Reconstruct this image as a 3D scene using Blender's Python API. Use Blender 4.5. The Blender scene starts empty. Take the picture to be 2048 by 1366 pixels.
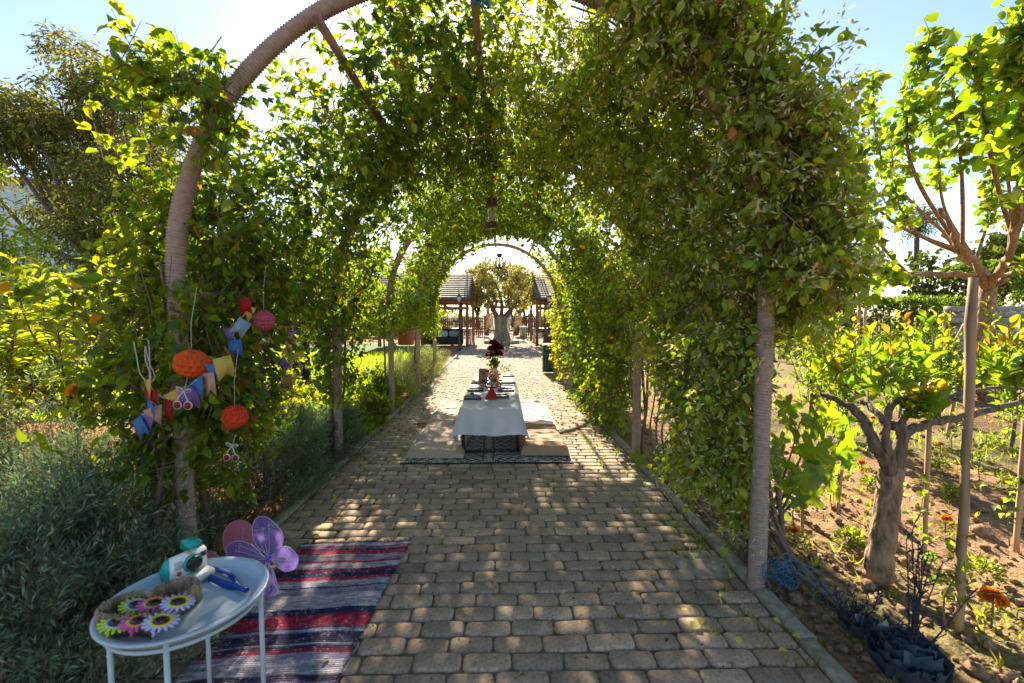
import bpy, math, random
import numpy as np
from mathutils import Vector, Matrix

sc = bpy.context.scene
COL = sc.collection
random.seed(11)
rng = np.random.default_rng(11)
rad = math.radians

# ------------------------------------------------------------------ camera
FPX, CX, CY, CH = 910.0, 1024.0, 683.0, 1.45          # focal length in photo pixels, centre, eye height
PITCH, YAW = math.atan(55 / 910), math.atan(21 / 910)
cam_d = bpy.data.cameras.new('camera')
cam = bpy.data.objects.new('camera', cam_d)
COL.objects.link(cam)
cam.location = (0, 0, CH)
cam.rotation_euler = (math.pi / 2 - PITCH, 0, -YAW)
cam_d.sensor_width = 36
cam_d.lens = 36 * FPX / 2048
cam_d.clip_start, cam_d.clip_end = 0.05, 900
cam_d.dof.use_dof = True
cam_d.dof.focus_distance = 5.5
cam_d.dof.aperture_fstop = 2.8
sc.camera = cam

# ------------------------------------------------------------------ sky, sun, exposure
SUN_EL, SUN_AZ = rad(29), rad(-4)                     # azimuth from +Y (along the path), positive to the right
world = bpy.data.worlds.new('World')
sc.world = world
world.use_nodes = True
wn, wl = world.node_tree.nodes, world.node_tree.links
sky = wn.new('ShaderNodeTexSky')
sky.sky_type = 'NISHITA'
sky.sun_disc = False
sky.sun_elevation = SUN_EL
sky.sun_rotation = SUN_AZ
sky.altitude = 50
sky.air_density, sky.dust_density, sky.ozone_density = 1.0, 0.5, 1.4
bg = wn['Background']
wl.new(sky.outputs[0], bg.inputs[0])
bg.inputs[1].default_value = 0.07
sun_d = bpy.data.lights.new('sun', 'SUN')
sun_d.energy = 5.0
sun_d.angle = rad(0.5)
sun_d.color = (1.0, 0.89, 0.72)
sun = bpy.data.objects.new('sun', sun_d)
COL.objects.link(sun)
sun.rotation_euler = (-(math.pi / 2 - SUN_EL), 0, -SUN_AZ)
sc.view_settings.view_transform = 'Standard'
sc.view_settings.look = 'None'
sc.view_settings.gamma = 1
sc.view_settings.use_curve_mapping = False
sc.view_settings.exposure = 1.93
sc.render.engine = 'CYCLES'
cy = sc.cycles
cy.max_bounces, cy.diffuse_bounces, cy.glossy_bounces = 8, 5, 2
cy.transmission_bounces, cy.transparent_max_bounces = 6, 8
cy.caustics_reflective = cy.caustics_refractive = False
cy.sample_clamp_indirect = 6
cy.use_denoising = True

# ------------------------------------------------------------------ pixel <-> world
_cp, _sp, _cy, _sy = math.cos(PITCH), math.sin(PITCH), math.cos(YAW), math.sin(YAW)
def ray(x, y):
    r, u, f = (x - CX) / FPX, (CY - y) / FPX, 1.0
    fh, uz = f * _cp + u * _sp, u * _cp - f * _sp      # undo the pitch
    return (r * _cy + fh * _sy, fh * _cy - r * _sy, uz)
def P(x, y, Y):                                        # photo pixel at a known distance along the path
    d = ray(x, y)
    return Vector((d[0] / d[1] * Y, Y, CH + d[2] / d[1] * Y))
def G(x, y, z=0.0):                                    # photo pixel on the ground
    d = ray(x, y)
    t = (z - CH) / d[2]
    return Vector((d[0] * t, d[1] * t, z))

# ------------------------------------------------------------------ object helpers
def tag(o, label=None, cat=None, group=None, kind=None):
    if label: o['label'] = label
    if cat: o['category'] = cat
    if group: o['group'] = group
    if kind: o['kind'] = kind
    return o
def empty(name, loc, label=None, cat=None, group=None, rz=0.0):
    o = bpy.data.objects.new(name, None)
    COL.objects.link(o)
    o.location = loc
    o.rotation_euler = (0, 0, rz)
    o.empty_display_size = 0.1
    return tag(o, label, cat, group)
def link(name, me, parent=None, mat=None, loc=None, rot=None, scale=None, world_coords=True):
    """One mesh object. With a parent and world_coords the mesh was made in world space."""
    o = bpy.data.objects.new(name, me)
    COL.objects.link(o)
    if mat is not None and len(me.materials) == 0:
        me.materials.append(mat)
    if loc is not None: o.location = loc
    if rot is not None: o.rotation_euler = rot
    if scale is not None: o.scale = scale
    if parent is not None:
        o.parent = parent
        if world_coords:
            o.matrix_parent_inverse = root_matrix(parent).inverted()
    return o
def root_matrix(o):
    m = Matrix.LocRotScale(o.location, o.rotation_euler, o.scale)
    if o.parent is not None:
        m = root_matrix(o.parent) @ o.matrix_parent_inverse @ m
    return m
def mesh_np(name, v, f_idx, f_len, mat=None, smooth=False, col=None, mat_idx=None):
    """v (n,3); f_idx flat vertex indices; f_len one count per face (array or int)."""
    v = np.ascontiguousarray(v, dtype=np.float32)
    f_idx = np.ascontiguousarray(f_idx, dtype=np.int32).ravel()
    nf = len(f_idx) // f_len if isinstance(f_len, int) else len(f_len)
    tot = np.full(nf, f_len, np.int32) if isinstance(f_len, int) else np.asarray(f_len, np.int32)
    start = np.zeros(nf, np.int32)
    start[1:] = np.cumsum(tot)[:-1]
    me = bpy.data.meshes.new(name)
    me.vertices.add(len(v)); me.vertices.foreach_set('co', v.ravel())
    me.loops.add(len(f_idx)); me.loops.foreach_set('vertex_index', f_idx)
    me.polygons.add(nf)
    me.polygons.foreach_set('loop_start', start)
    me.polygons.foreach_set('loop_total', tot)
    if smooth: me.polygons.foreach_set('use_smooth', np.ones(nf, bool))
    if mat is not None:
        for m in (mat if isinstance(mat, (list, tuple)) else [mat]): me.materials.append(m)
    if mat_idx is not None: me.polygons.foreach_set('material_index', np.asarray(mat_idx, np.int32))
    if col is not None:
        a = me.attributes.new('col', 'FLOAT_COLOR', 'POINT')
        c = np.ones((len(v), 4), np.float32); c[:, :3] = col
        a.data.foreach_set('color', c.ravel())
    me.update()
    return me

class MB:
    """Collects shapes into one mesh."""
    def __init__(s): s.v, s.f, s.c, s.cur = [], [], [], (1, 1, 1)
    def add(s, verts, faces):
        b = len(s.v)
        s.v += [tuple(p) for p in verts]
        s.f += [tuple(b + i for i in f) for f in faces]
        s.c += [s.cur] * len(verts)
        return s
    def box(s, c, size, rz=0.0, R=None, taper=1.0):
        hx, hy, hz = [q / 2 for q in size]
        R = R or Matrix.Rotation(rz, 3, 'Z')
        vs = [R @ Vector((x * hx * (taper if z > 0 else 1), y * hy * (taper if z > 0 else 1), z * hz)) + Vector(c)
              for z in (-1, 1) for x, y in ((-1, -1), (1, -1), (1, 1), (-1, 1))]
        return s.add(vs, [(3, 2, 1, 0), (4, 5, 6, 7), (0, 1, 5, 4), (1, 2, 6, 5), (2, 3, 7, 6), (3, 0, 4, 7)])
    def bevbox(s, c, size, b=0.01, R=None, rz=0.0):
        """box with chamfered edges"""
        hx, hy, hz = [q / 2 for q in size]
        b = min(b, hx * .9, hy * .9, hz * .9)
        R = R or Matrix.Rotation(rz, 3, 'Z')
        vs = []
        for z, ins in ((-hz, b), (-hz + b, 0), (hz - b, 0), (hz, b)):
            a, d = hx - ins, hy - ins
            k = b if ins == 0 else b * .6
            for x, y in ((-a + k, -d), (a - k, -d), (a, -d + k), (a, d - k), (a - k, d), (-a + k, d), (-a, d - k), (-a, -d + k)):
                vs.append(R @ Vector((x, y, z)) + Vector(c))
        fs = [tuple(range(7, -1, -1)), tuple(range(24, 32))]
        for r in range(3):
            for i in range(8):
                j = (i + 1) % 8
                fs.append((r * 8 + i, r * 8 + j, r * 8 + 8 + j, r * 8 + 8 + i))
        return s.add(vs, fs)
    def tube(s, pts, r, seg=8, cap=True, flat=1.0):
        pts = [Vector(p) for p in pts]
        n = len(pts)
        rs = r if isinstance(r, (list, tuple, np.ndarray)) else [r] * n
        vs, fs = [], []
        up = Vector((0.13, 0.31, 0.94)).normalized()
        a = None
        for i, p in enumerate(pts):
            t = (pts[min(i + 1, n - 1)] - pts[max(i - 1, 0)])
            t = t.normalized() if t.length > 1e-9 else Vector((0, 0, 1))
            if a is None:
                a = t.cross(up if abs(t.dot(up)) < .9 else Vector((1, 0, 0))).normalized()
            else:
                a = (a - t * a.dot(t)).normalized()
            b = t.cross(a)
            for k in range(seg):
                w = 2 * math.pi * k / seg
                vs.append(p + (a * math.cos(w) + b * math.sin(w) * flat) * rs[i])
        for i in range(n - 1):
            for k in range(seg):
                k2 = (k + 1) % seg
                fs.append((i * seg + k, i * seg + k2, i * seg + seg + k2, i * seg + seg + k))
        if cap:
            fs += [tuple(range(seg - 1, -1, -1)), tuple(range((n - 1) * seg, n * seg))]
        return s.add(vs, fs)
    def lathe(s, prof, c=(0, 0, 0), seg=16, sx=1.0, sy=1.0, R=None, close=True):
        vs, fs = [], []
        R = R or Matrix.Identity(3)
        for rr, z in prof:
            for k in range(seg):
                w = 2 * math.pi * k / seg
                vs.append(R @ Vector((rr * math.cos(w) * sx, rr * math.sin(w) * sy, z)) + Vector(c))
        for i in range(len(prof) - 1):
            for k in range(seg):
                k2 = (k + 1) % seg
                fs.append((i * seg + k, i * seg + k2, i * seg + seg + k2, i * seg + seg + k))
        if close:
            fs += [tuple(range(seg - 1, -1, -1)), tuple(range((len(prof) - 1) * seg, len(prof) * seg))]
        return s.add(vs, fs)
    def prism(s, outline, d, c=(0, 0, 0), R=None):
        """outline (x,y) extruded by d along local z"""
        R = R or Matrix.Identity(3)
        n = len(outline)
        vs = [R @ Vector((x, y, z)) + Vector(c) for z in (-d / 2, d / 2) for x, y in outline]
        fs = [tuple(range(n - 1, -1, -1)), tuple(range(n, 2 * n))]
        fs += [(i, (i + 1) % n, n + (i + 1) % n, n + i) for i in range(n)]
        return s.add(vs, fs)
    def mesh(s, name, mat=None, smooth=False):
        idx = [i for f in s.f for i in f]
        return mesh_np(name, np.array(s.v, np.float32).reshape(-1, 3), np.array(idx, np.int32), [len(f) for f in s.f], mat, smooth,
                       np.array(s.c, np.float32).reshape(-1, 3))
    def build(s, name, mat, parent=None, smooth=False, **k):
        return link(name, s.mesh(name, mat, smooth), parent, **k)

def bez(pts, n=24):
    """smooth polyline through control points (Catmull-Rom)"""
    p = [Vector(q) for q in pts]
    p = [p[0] * 2 - p[1]] + p + [p[-1] * 2 - p[-2]]
    out = []
    m = len(p) - 3
    for i in range(m):
        k = max(2, n // m)
        for j in range(k):
            t = j / k
            a, b, c, d = p[i:i + 4]
            out.append(0.5 * ((2 * b) + (c - a) * t + (2 * a - 5 * b + 4 * c - d) * t * t + (3 * b - a - 3 * c + d) * t ** 3))
    out.append(p[-2])
    return out
def lin(a, b, n): return [a + (b - a) * i / (n - 1) for i in range(n)]

# ------------------------------------------------------------------ materials
def new_mat(name):
    m = bpy.data.materials.new(name)
    m.use_nodes = True
    nt = m.node_tree
    nt.nodes.clear()
    out = nt.nodes.new('ShaderNodeOutputMaterial')
    return m, nt, out
def mat(name, color=(.5, .5, .5), rough=.7, scale=20, amt=.25, bump=.0, attr=False, metal=0.0, spec=.4, detail=5, stretch=None, bscale=None,
        translucent=0.0, bdist=.01):
    m, nt, out = new_mat(name)
    N, L = nt.nodes, nt.links
    bs = N.new('ShaderNodeBsdfPrincipled')
    bs.inputs['Roughness'].default_value = rough
    bs.inputs['Metallic'].default_value = metal
    bs.inputs['Specular IOR Level'].default_value = spec
    tc = N.new('ShaderNodeTexCoord')
    mp = N.new('ShaderNodeMapping')
    if stretch: mp.inputs['Scale'].default_value = stretch
    L.new(tc.outputs['Object'], mp.inputs[0])
    nz = N.new('ShaderNodeTexNoise')
    nz.inputs['Scale'].default_value = scale
    nz.inputs['Detail'].default_value = detail
    L.new(mp.outputs[0], nz.inputs['Vector'])
    mr = N.new('ShaderNodeMapRange')
    mr.inputs['From Min'].default_value, mr.inputs['From Max'].default_value = .3, .7
    mr.inputs['To Min'].default_value, mr.inputs['To Max'].default_value = 1 - amt, 1 + amt
    L.new(nz.outputs['Fac'], mr.inputs['Value'])
    vm = N.new('ShaderNodeVectorMath'); vm.operation = 'SCALE'
    if attr:
        at = N.new('ShaderNodeAttribute'); at.attribute_name = 'col'
        mul = N.new('ShaderNodeVectorMath'); mul.operation = 'MULTIPLY'
        L.new(at.outputs['Vector'], mul.inputs[0]); mul.inputs[1].default_value = color
        L.new(mul.outputs[0], vm.inputs[0])
    else:
        vm.inputs[0].default_value = color
    L.new(mr.outputs[0], vm.inputs['Scale'])
    L.new(vm.outputs[0], bs.inputs['Base Color'])
    if bump:
        bp = N.new('ShaderNodeBump')
        bp.inputs['Strength'].default_value = min(1, bump)
        bp.inputs['Distance'].default_value = bdist
        if bscale:
            n2 = N.new('ShaderNodeTexNoise'); n2.inputs['Scale'].default_value = bscale; n2.inputs['Detail'].default_value = 6
            L.new(mp.outputs[0], n2.inputs['Vector']); L.new(n2.outputs['Fac'], bp.inputs['Height'])
        else:
            L.new(nz.outputs['Fac'], bp.inputs['Height'])
        L.new(bp.outputs[0], bs.inputs['Normal'])
    if translucent:
        tr = N.new('ShaderNodeBsdfTranslucent')
        L.new(vm.outputs[0], tr.inputs['Color'])
        mx = N.new('ShaderNodeMixShader'); mx.inputs[0].default_value = translucent
        L.new(bs.outputs[0], mx.inputs[1]); L.new(tr.outputs[0], mx.inputs[2])
        L.new(mx.outputs[0], out.inputs[0])
    else:
        L.new(bs.outputs[0], out.inputs[0])
    return m
def leaf_mat(name, tint=(1.75, 1.5, .32), trans=.5, gloss=.05, rough=.38, base=(1.48, 1.45, .7)):
    m, nt, out = new_mat(name)
    N, L = nt.nodes, nt.links
    at = N.new('ShaderNodeAttribute'); at.attribute_name = 'col'
    df = N.new('ShaderNodeBsdfDiffuse')
    m2 = N.new('ShaderNodeVectorMath'); m2.operation = 'MULTIPLY'
    L.new(at.outputs['Vector'], m2.inputs[0]); m2.inputs[1].default_value = base
    L.new(m2.outputs[0], df.inputs['Color'])
    mul = N.new('ShaderNodeVectorMath'); mul.operation = 'MULTIPLY'
    L.new(at.outputs['Vector'], mul.inputs[0]); mul.inputs[1].default_value = tint
    tr = N.new('ShaderNodeBsdfTranslucent'); L.new(mul.outputs[0], tr.inputs['Color'])
    a = N.new('ShaderNodeMixShader'); a.inputs[0].default_value = trans
    L.new(df.outputs[0], a.inputs[1]); L.new(tr.outputs[0], a.inputs[2])
    gl = N.new('ShaderNodeBsdfGlossy'); gl.inputs['Roughness'].default_value = rough
    b = N.new('ShaderNodeMixShader'); b.inputs[0].default_value = gloss
    L.new(a.outputs[0], b.inputs[1]); L.new(gl.outputs[0], b.inputs[2])
    L.new(b.outputs[0], out.inputs[0])
    return m
M = dict(
    leaf=leaf_mat('leaf', (3.75, 3.3, .28), .58, .02), leaf_dull=leaf_mat('leaf_dull', (2.8, 2.3, .5), .45, .03, .5), leaf_waxy=leaf_mat('leaf_waxy', (3.6, 3.4, .28), .54, .028, .35),
    needle=leaf_mat('needle', (1.9, 2.1, 1.0), .38, .015, .5, (2.5, 2.65, 2.35)), petal=leaf_mat('petal', (1.2, 1.05, .8), .45, .02, .5, (1, 1, 1)),
    bark=mat('bark', (.15, .11, .08), .9, 34, .6, 1.0, stretch=(1, 1, .35), bdist=.03), bark_pale=mat('bark_pale', (.27, .175, .105), .9, 30, .55, 1.0, stretch=(1, 1, .4), bdist=.03),
    stem=mat('vine_stem', (.16, .11, .075), .85, 40, .4, .5, stretch=(1, 1, .5)), twig=mat('green_twig', (.12, .13, .05), .7, 30, .3),
    rope=mat('rope', (.34, .255, .2), .9, 40, .18, .4, bscale=300), pole=mat('round_pole', (.28, .19, .14), .8, 25, .3, .4, stretch=(1, .2, 1)),
    wood=mat('stake_wood', (.38, .25, .14), .85, 18, .45, .6, stretch=(1, 1, .12)), wood_red=mat('red_timber', (.22, .085, .04), .6, 12, .3, .3, stretch=(1, 1, .15)),
    wood_old=mat('old_timber', (.2, .16, .125), .85, 14, .35, .5), paver=mat('paver', (1, 1, 1), .9, 60, .28, .55, attr=True, bscale=220, spec=.25),
    kerb=mat('kerb_concrete', (.30, .255, .18), .9, 22, .35, .6, bscale=120), concrete=mat('concrete', (.33, .3, .25), .9, 14, .3, .5, bscale=90),
    white_paint=mat('tray_paint', (.44, .53, .56), .32, 6, .05, spec=.5), cloth=mat('white_cloth', (.78, .78, .82), .85, 8, .05, .25, bscale=500, translucent=.12),
    paper=mat('paper', (1, 1, 1), .8, 30, .05, attr=True, translucent=.3), tissue=mat('tissue_paper', (1, 1, 1), .75, 30, .08, attr=True, translucent=.45),
    fabric=mat('fabric', (1, 1, 1), .95, 60, .12, .35, attr=True, bscale=320), plastic=mat('plastic', (1, 1, 1), .35, 5, .03, attr=True), paint=mat('paint', (1, 1, 1), .5, 10, .12, .1, attr=True),
    metal=mat('brown_metal', (.09, .055, .04), .5, 30, .3, .2, spec=.5), steel=mat('steel', (.5, .5, .5), .3, 20, .1, metal=1.0),
    skin=mat('skin', (.5, .3, .22), .6, 10, .06), wall=mat('render_wall', (.72, .72, .7), .9, 3, .06, .1),
)
def glass_mat():
    m, nt, out = new_mat('lamp_glass')
    g = nt.nodes.new('ShaderNodeBsdfGlass'); g.inputs['Roughness'].default_value = .02; g.inputs['IOR'].default_value = 1.2
    t = nt.nodes.new('ShaderNodeBsdfTransparent')
    mx = nt.nodes.new('ShaderNodeMixShader'); mx.inputs[0].default_value = .6
    nt.links.new(g.outputs[0], mx.inputs[1]); nt.links.new(t.outputs[0], mx.inputs[2]); nt.links.new(mx.outputs[0], out.inputs[0])
    return m
M['glass'] = glass_mat()
def gauze_mat(name, c, op):
    m, nt, out = new_mat(name)
    N, L = nt.nodes, nt.links
    d = N.new('ShaderNodeBsdfDiffuse'); d.inputs[0].default_value = (*c, 1)
    tr = N.new('ShaderNodeBsdfTranslucent'); tr.inputs[0].default_value = (*c, 1)
    a = N.new('ShaderNodeMixShader'); a.inputs[0].default_value = .5
    L.new(d.outputs[0], a.inputs[1]); L.new(tr.outputs[0], a.inputs[2])
    t = N.new('ShaderNodeBsdfTransparent')
    mx = N.new('ShaderNodeMixShader'); mx.inputs[0].default_value = op
    L.new(t.outputs[0], mx.inputs[1]); L.new(a.outputs[0], mx.inputs[2]); L.new(mx.outputs[0], out.inputs[0])
    return m

# ------------------------------------------------------------------ leaves
def nrm(a): return a / np.maximum(np.linalg.norm(a, axis=-1, keepdims=True), 1e-9)
# templates: (verts x=width y=length z=normal, faces)
T_OVATE = (np.array([(0, 0, 0), (.33, .40, .10), (0, .45, -.03), (-.33, .40, .10), (0, 1.05, -.2)], float),
           [(0, 1, 2), (0, 2, 3), (2, 1, 4), (2, 4, 3)])
T_OVATE8 = (np.array([(0, 0, 0), (.21, .17, .06), (.33, .42, .11), (.2, .75, .03), (0, 1.05, -.24), (-.2, .75, .03), (-.33, .42, .11), (-.21, .17, .06),
                      (0, .3, 0), (0, .68, -.06)], float),
            [(0, 1, 8), (1, 2, 8), (8, 2, 9), (2, 3, 9), (9, 3, 4), (9, 4, 5), (9, 5, 6), (8, 9, 6), (8, 6, 7), (0, 8, 7)])
T_DIAMOND = (np.array([(0, 0, 0), (.36, .45, .06), (0, 1, -.08), (-.36, .45, .06)], float), [(0, 1, 2), (0, 2, 3)])
T_LANCE = (np.array([(0, 0, 0), (.11, .3, .06), (.1, .65, -.02), (0, 1, -.34), (-.1, .65, -.02), (-.11, .3, .06), (0, .3, .01), (0, .65, -.08)], float),
           [(0, 1, 6), (0, 6, 5), (6, 1, 2), (6, 2, 7), (5, 6, 7), (5, 7, 4), (7, 2, 3), (7, 3, 4)])
T_NEEDLE = (np.array([(-.07, 0, 0), (.07, 0, 0), (.05, .6, .03), (0, 1, .0), (-.05, .6, .03)], float), [(0, 1, 2), (0, 2, 4), (4, 2, 3)])
T_NEEDLE2 = (np.array([(0, 0, 0), (.095, .5, .04), (0, 1, 0), (-.095, .5, .04)], float), [(0, 1, 2), (0, 2, 3)])
T_BLADE = (np.array([(-.03, 0, 0), (.03, 0, 0), (-.025, .5, .05), (.025, .5, .05), (0, 1, -.12)], float), [(0, 1, 3), (0, 3, 2), (2, 3, 4)])
def t_compound(base, n=5, spread=150, l0=1.0):
    v, f = base
    V, F = [], []
    for k in range(n):
        a = rad(-spread / 2 + spread * k / (n - 1))
        s = l0 * (1 - .28 * abs(k - (n - 1) / 2) / ((n - 1) / 2))
        c, sn = math.cos(a), math.sin(a)
        o = len(V)
        V += [((x * c + y * sn) * s, (-x * sn + y * c) * s + .25, z * s - .02 * abs(k - 2)) for x, y, z in v]
        F += [tuple(o + i for i in q) for q in f]
    return np.array(V), F
T_CREEPER = t_compound(T_OVATE)
def t_lobed(n=5, depth=.32):
    pts = []
    m = 34
    for i in range(m):
        a = -math.pi / 2 + 2 * math.pi * i / m
        r = .52 + depth * .5 * (math.cos(n * (a - math.pi / 2))) + .05 * (1 if i % 2 else -1)
        if abs(a + math.pi / 2) < .35 or abs(a - 1.5 * math.pi) < .35: r *= .45
        pts.append((r * math.cos(a), .42 + r * math.sin(a), -.12 * r * r + .05 * math.sin(3 * a)))
    inner = []
    for i, q in enumerate(pts):
        a = -math.pi / 2 + 2 * math.pi * i / m
        inner.append((q[0] * .5, .35 + (q[1] - .35) * .5, .03 - .055 * max(0, math.cos(n * (a - math.pi / 2))) + .012 * (i % 2)))
    V = np.array([(0, .35, -.02)] + inner + pts)
    F = [(0, 1 + i, 1 + (i + 1) % m) for i in range(m)]
    for i in range(m):
        j = (i + 1) % m
        F += [(1 + i, 1 + m + i, 1 + m + j), (1 + i, 1 + m + j, 1 + j)]
    return V, F
T_GRAPE = t_lobed()
T_ROUND = (np.array([(0, 0, 0), (.38, .16, .05), (.5, .5, .08), (.28, .82, .0), (0, 1.02, -.14), (-.28, .82, .0), (-.5, .5, .08), (-.38, .16, .05), (0, .5, -.04)], float),
           [(8, i, (i + 1) % 8) for i in range(8)])

def leaf_verts(T, pos, axis, normal, size):
    v, f = T
    y = nrm(axis)
    z = nrm(normal - y * np.sum(normal * y, -1, keepdims=True))
    x = np.cross(y, z)
    B = np.stack([x, y, z], -1)                        # columns
    out = np.einsum('nij,vj->nvi', B, v) * np.asarray(size).reshape(-1, 1, 1) + pos[:, None, :]
    n, k = out.shape[:2]
    F = np.asarray(f, np.int64)
    idx = (np.arange(n)[:, None, None] * k + F[None]).reshape(-1, F.shape[1])
    return out.reshape(-1, 3), idx, k
def leaves(name, T, pos, axis, normal, size, cols, m, parent=None, kind='stuff'):
    if len(pos) == 0: return None
    v, idx, k = leaf_verts(T, pos, axis, normal, size)
    me = mesh_np(name, v, idx, idx.shape[1], m, False, np.repeat(cols, k, 0))
    o = link(name, me, parent)
    if kind: o['kind'] = kind
    return o
def palette(n, cs, w=None, jit=.22):
    cs = np.array(cs, float)
    i = rng.choice(len(cs), n, p=None if w is None else np.array(w) / np.sum(w))
    return np.clip(cs[i] * (1 + jit * rng.standard_normal((n, 1))) * (1 + .08 * rng.standard_normal((n, 3))), .004, .9)
def rand_unit(n): return nrm(rng.standard_normal((n, 3)))
UP = np.array([0, 0, 1.0])
def sprigs(A, D, length, k, spread=.9, droop=.35, up=.7, nrand=.55, outward=None, ow=.4, curve=.12):
    """k leaves along each shoot. Returns pos, axis, normal (each n*k,3) and sprig index."""
    n = len(A)
    t = (np.arange(k) + .6) / k
    length = np.broadcast_to(np.asarray(length, float), (n,))
    pos = A[:, None, :] + D[:, None, :] * (length[:, None] * t[None])[:, :, None]
    pos[:, :, 2] -= curve * length[:, None] * t[None] ** 2
    R = rand_unit(n * k).reshape(n, k, 3)
    R = R - D[:, None, :] * np.sum(R * D[:, None, :], -1, keepdims=True)
    R = nrm(R)
    ax = nrm(D[:, None, :] * .55 + R * spread - UP * droop)
    no = UP * up + rng.standard_normal((n, k, 3)) * nrand
    if outward is not None: no = no + outward[:, None, :] * ow
    pos = pos + R * .012
    return pos.reshape(-1, 3), ax.reshape(-1, 3), no.reshape(-1, 3), np.repeat(np.arange(n), k)
def prisms(name, A, B, r0, m, parent=None, r1=None):
    """thin three sided twigs from A to B as one mesh"""
    n = len(A)
    if n == 0: return None
    t = nrm(B - A)
    a = nrm(np.cross(t, np.array([.31, .77, .55])))
    b = np.cross(t, a)
    r0 = np.broadcast_to(np.asarray(r0, float), (n,)).reshape(-1, 1)
    r1 = r0 * .5 if r1 is None else np.broadcast_to(np.asarray(r1, float), (n,)).reshape(-1, 1)
    vs = []
    for c, r in ((A, r0), (B, r1)):
        for k in range(3):
            w = 2 * math.pi * k / 3
            vs.append(c + (a * math.cos(w) + b * math.sin(w)) * r)
    v = np.stack(vs, 1).reshape(-1, 3)
    F = np.array([(0, 1, 4, 3), (1, 2, 5, 4), (2, 0, 3, 5)])
    idx = (np.arange(n)[:, None, None] * 6 + F[None]).reshape(-1, 4)
    o = link(name, mesh_np(name, v, idx, 4, m, True), parent)
    o['kind'] = 'stuff'
    return o
def fbm(p, scale, seed=0, octs=3):
    """cheap smooth noise in about -1..1 from summed sines"""
    r = np.random.default_rng(seed)
    out, amp, tot = 0, 1.0, 0
    for o in range(octs):
        for _ in range(4):
            k = r.standard_normal(p.shape[-1]) * scale * 2 ** o
            out = out + amp * np.sin(p @ k + r.uniform(0, 6.28))
        tot += amp * 2.0
        amp *= .55
    return out / tot

# ================================================================== SETTING: ground, path
PL, PR = -1.53, 1.315                                  # inner faces of the two kerbs
def axis_coords(lo, hi, step, far, g=1.22):
    a = list(np.arange(lo, hi + 1e-6, step))
    s, x = step, hi
    while x < far: s *= g; x += s; a.append(x)
    s, x = step, lo
    while x > -far: s *= g; x -= s; a.insert(0, x)
    return np.array(a)
def soil_h(X, Y):
    p = np.stack([X, Y], -1)
    h = .022 * fbm(p, 1.1, 3) + .016 * fbm(p, 4.5, 4) + .016 * np.abs(fbm(p, 14, 5)) + .010 * fbm(p, 34, 6, 2)
    d = np.maximum(PL - .1 - X, X - PR - .1)             # distance outside the kerbs
    k = np.clip(d / .25, 0, 1)
    far = np.clip((14 - np.hypot(X, Y - 2)) / 6, 0, 1)
    ridge = .03 * np.sin(Y * 4.2 + .6 * np.sin(X)) * (X > PR) * np.clip((X - 1.9) / .6, 0, 1) * far
    return np.where(d < 0, -.09, -.045 + (h * far + ridge + .012) * k)
gx = axis_coords(-4.0, 5.2, .034, 380)
gy = axis_coords(1.0, 7.4, .04, 420)
GX, GY = np.meshgrid(gx, gy)
GZ = soil_h(GX, GY)
nx, ny = len(gx), len(gy)
ii = (np.arange(ny - 1)[:, None] * nx + np.arange(nx - 1)[None]).ravel()
gp = np.stack([GX, GY], -1)
lawn = ((GX < -2.6) & (GY > 6.3) & (GY < 22)) * 1.0
lawn = np.maximum(lawn, np.clip((np.hypot(GX, GY) - 26) / 10, 0, 1) * .7)
weedy = np.clip(fbm(gp, .8, 9) * .9 + (GY - 4.5) * .09 - .12, 0, .55) * (GX > 1.6)
k = np.clip(np.maximum(lawn, weedy), 0, 1)[..., None]
soil_c = np.array([.31, .17, .088]) * (1 + .16 * fbm(gp, 2.0, 12)[..., None]) + (GX < -1.6)[..., None] * np.array([.05, -.012, -.03])
soil_c = soil_c * (1 - .3 * np.clip(fbm(gp, .9, 15), 0, 1)[..., None])
gcol = soil_c * (1 - k) + np.array([.09, .14, .03]) * k
M['soil'] = mat('soil', (1, 1, 1), .95, 45, .45, 1.0, attr=True, spec=.15, detail=8, bscale=75)
ground = link('ground', mesh_np('ground', np.stack([GX, GY, GZ], -1).reshape(-1, 3), np.stack([ii, ii + 1, ii + 1 + nx, ii + nx], -1), 4, M['soil'], True, gcol.reshape(-1, 3)))
tag(ground, 'brown tilled garden soil on both sides of the path', 'ground', kind='structure')

# --- path with pavers
PITCH_X, PITCH_Y = .205, .1035
M['joint'] = mat('joint_soil', (.15, .112, .07), 1.0, 40, .5, .6, bscale=120)
mb = MB(); mb.box(((PL + PR) / 2, 19.0, -.035), (PR - PL, 37.6, .05))
path = tag(mb.build('path', M['joint']), 'long straight path of rounded grey brown paving blocks', 'path', kind='structure')
def paver_geo(w, d, r, hi=True, h=.05, ch=.007):
    """outline rounded rectangle w x d, top at z=0, chamfered"""
    n = 3 if hi else 2
    def ring(ins, z):
        o = []
        rr = max(r - ins, .002)
        for cx_, cy_, a0 in ((w / 2 - r, d / 2 - r, 0), (-w / 2 + r, d / 2 - r, 90), (-w / 2 + r, -d / 2 + r, 180), (w / 2 - r, -d / 2 + r, 270)):
            for i in range(n):
                a = rad(a0 + 90 * i / (n - 1))
                o.append((cx_ + rr * math.cos(a), cy_ + rr * math.sin(a), z))
        return o
    R = [ring(0, -h), ring(0, -ch), ring(ch * 1.3, 0)]
    m = len(R[0])
    V = [p for q in R for p in q]
    F = [tuple(range(2 * m, 3 * m))]
    for j in range(2):
        for i in range(m): F.append((j * m + i, j * m + (i + 1) % m, (j + 1) * m + (i + 1) % m, (j + 1) * m + i))
    return np.array(V), F
PAV = [(.42, .30, .20), (.38, .28, .19), (.45, .32, .208), (.40, .275, .18), (.34, .25, .175), (.30, .222, .16)]
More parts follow.
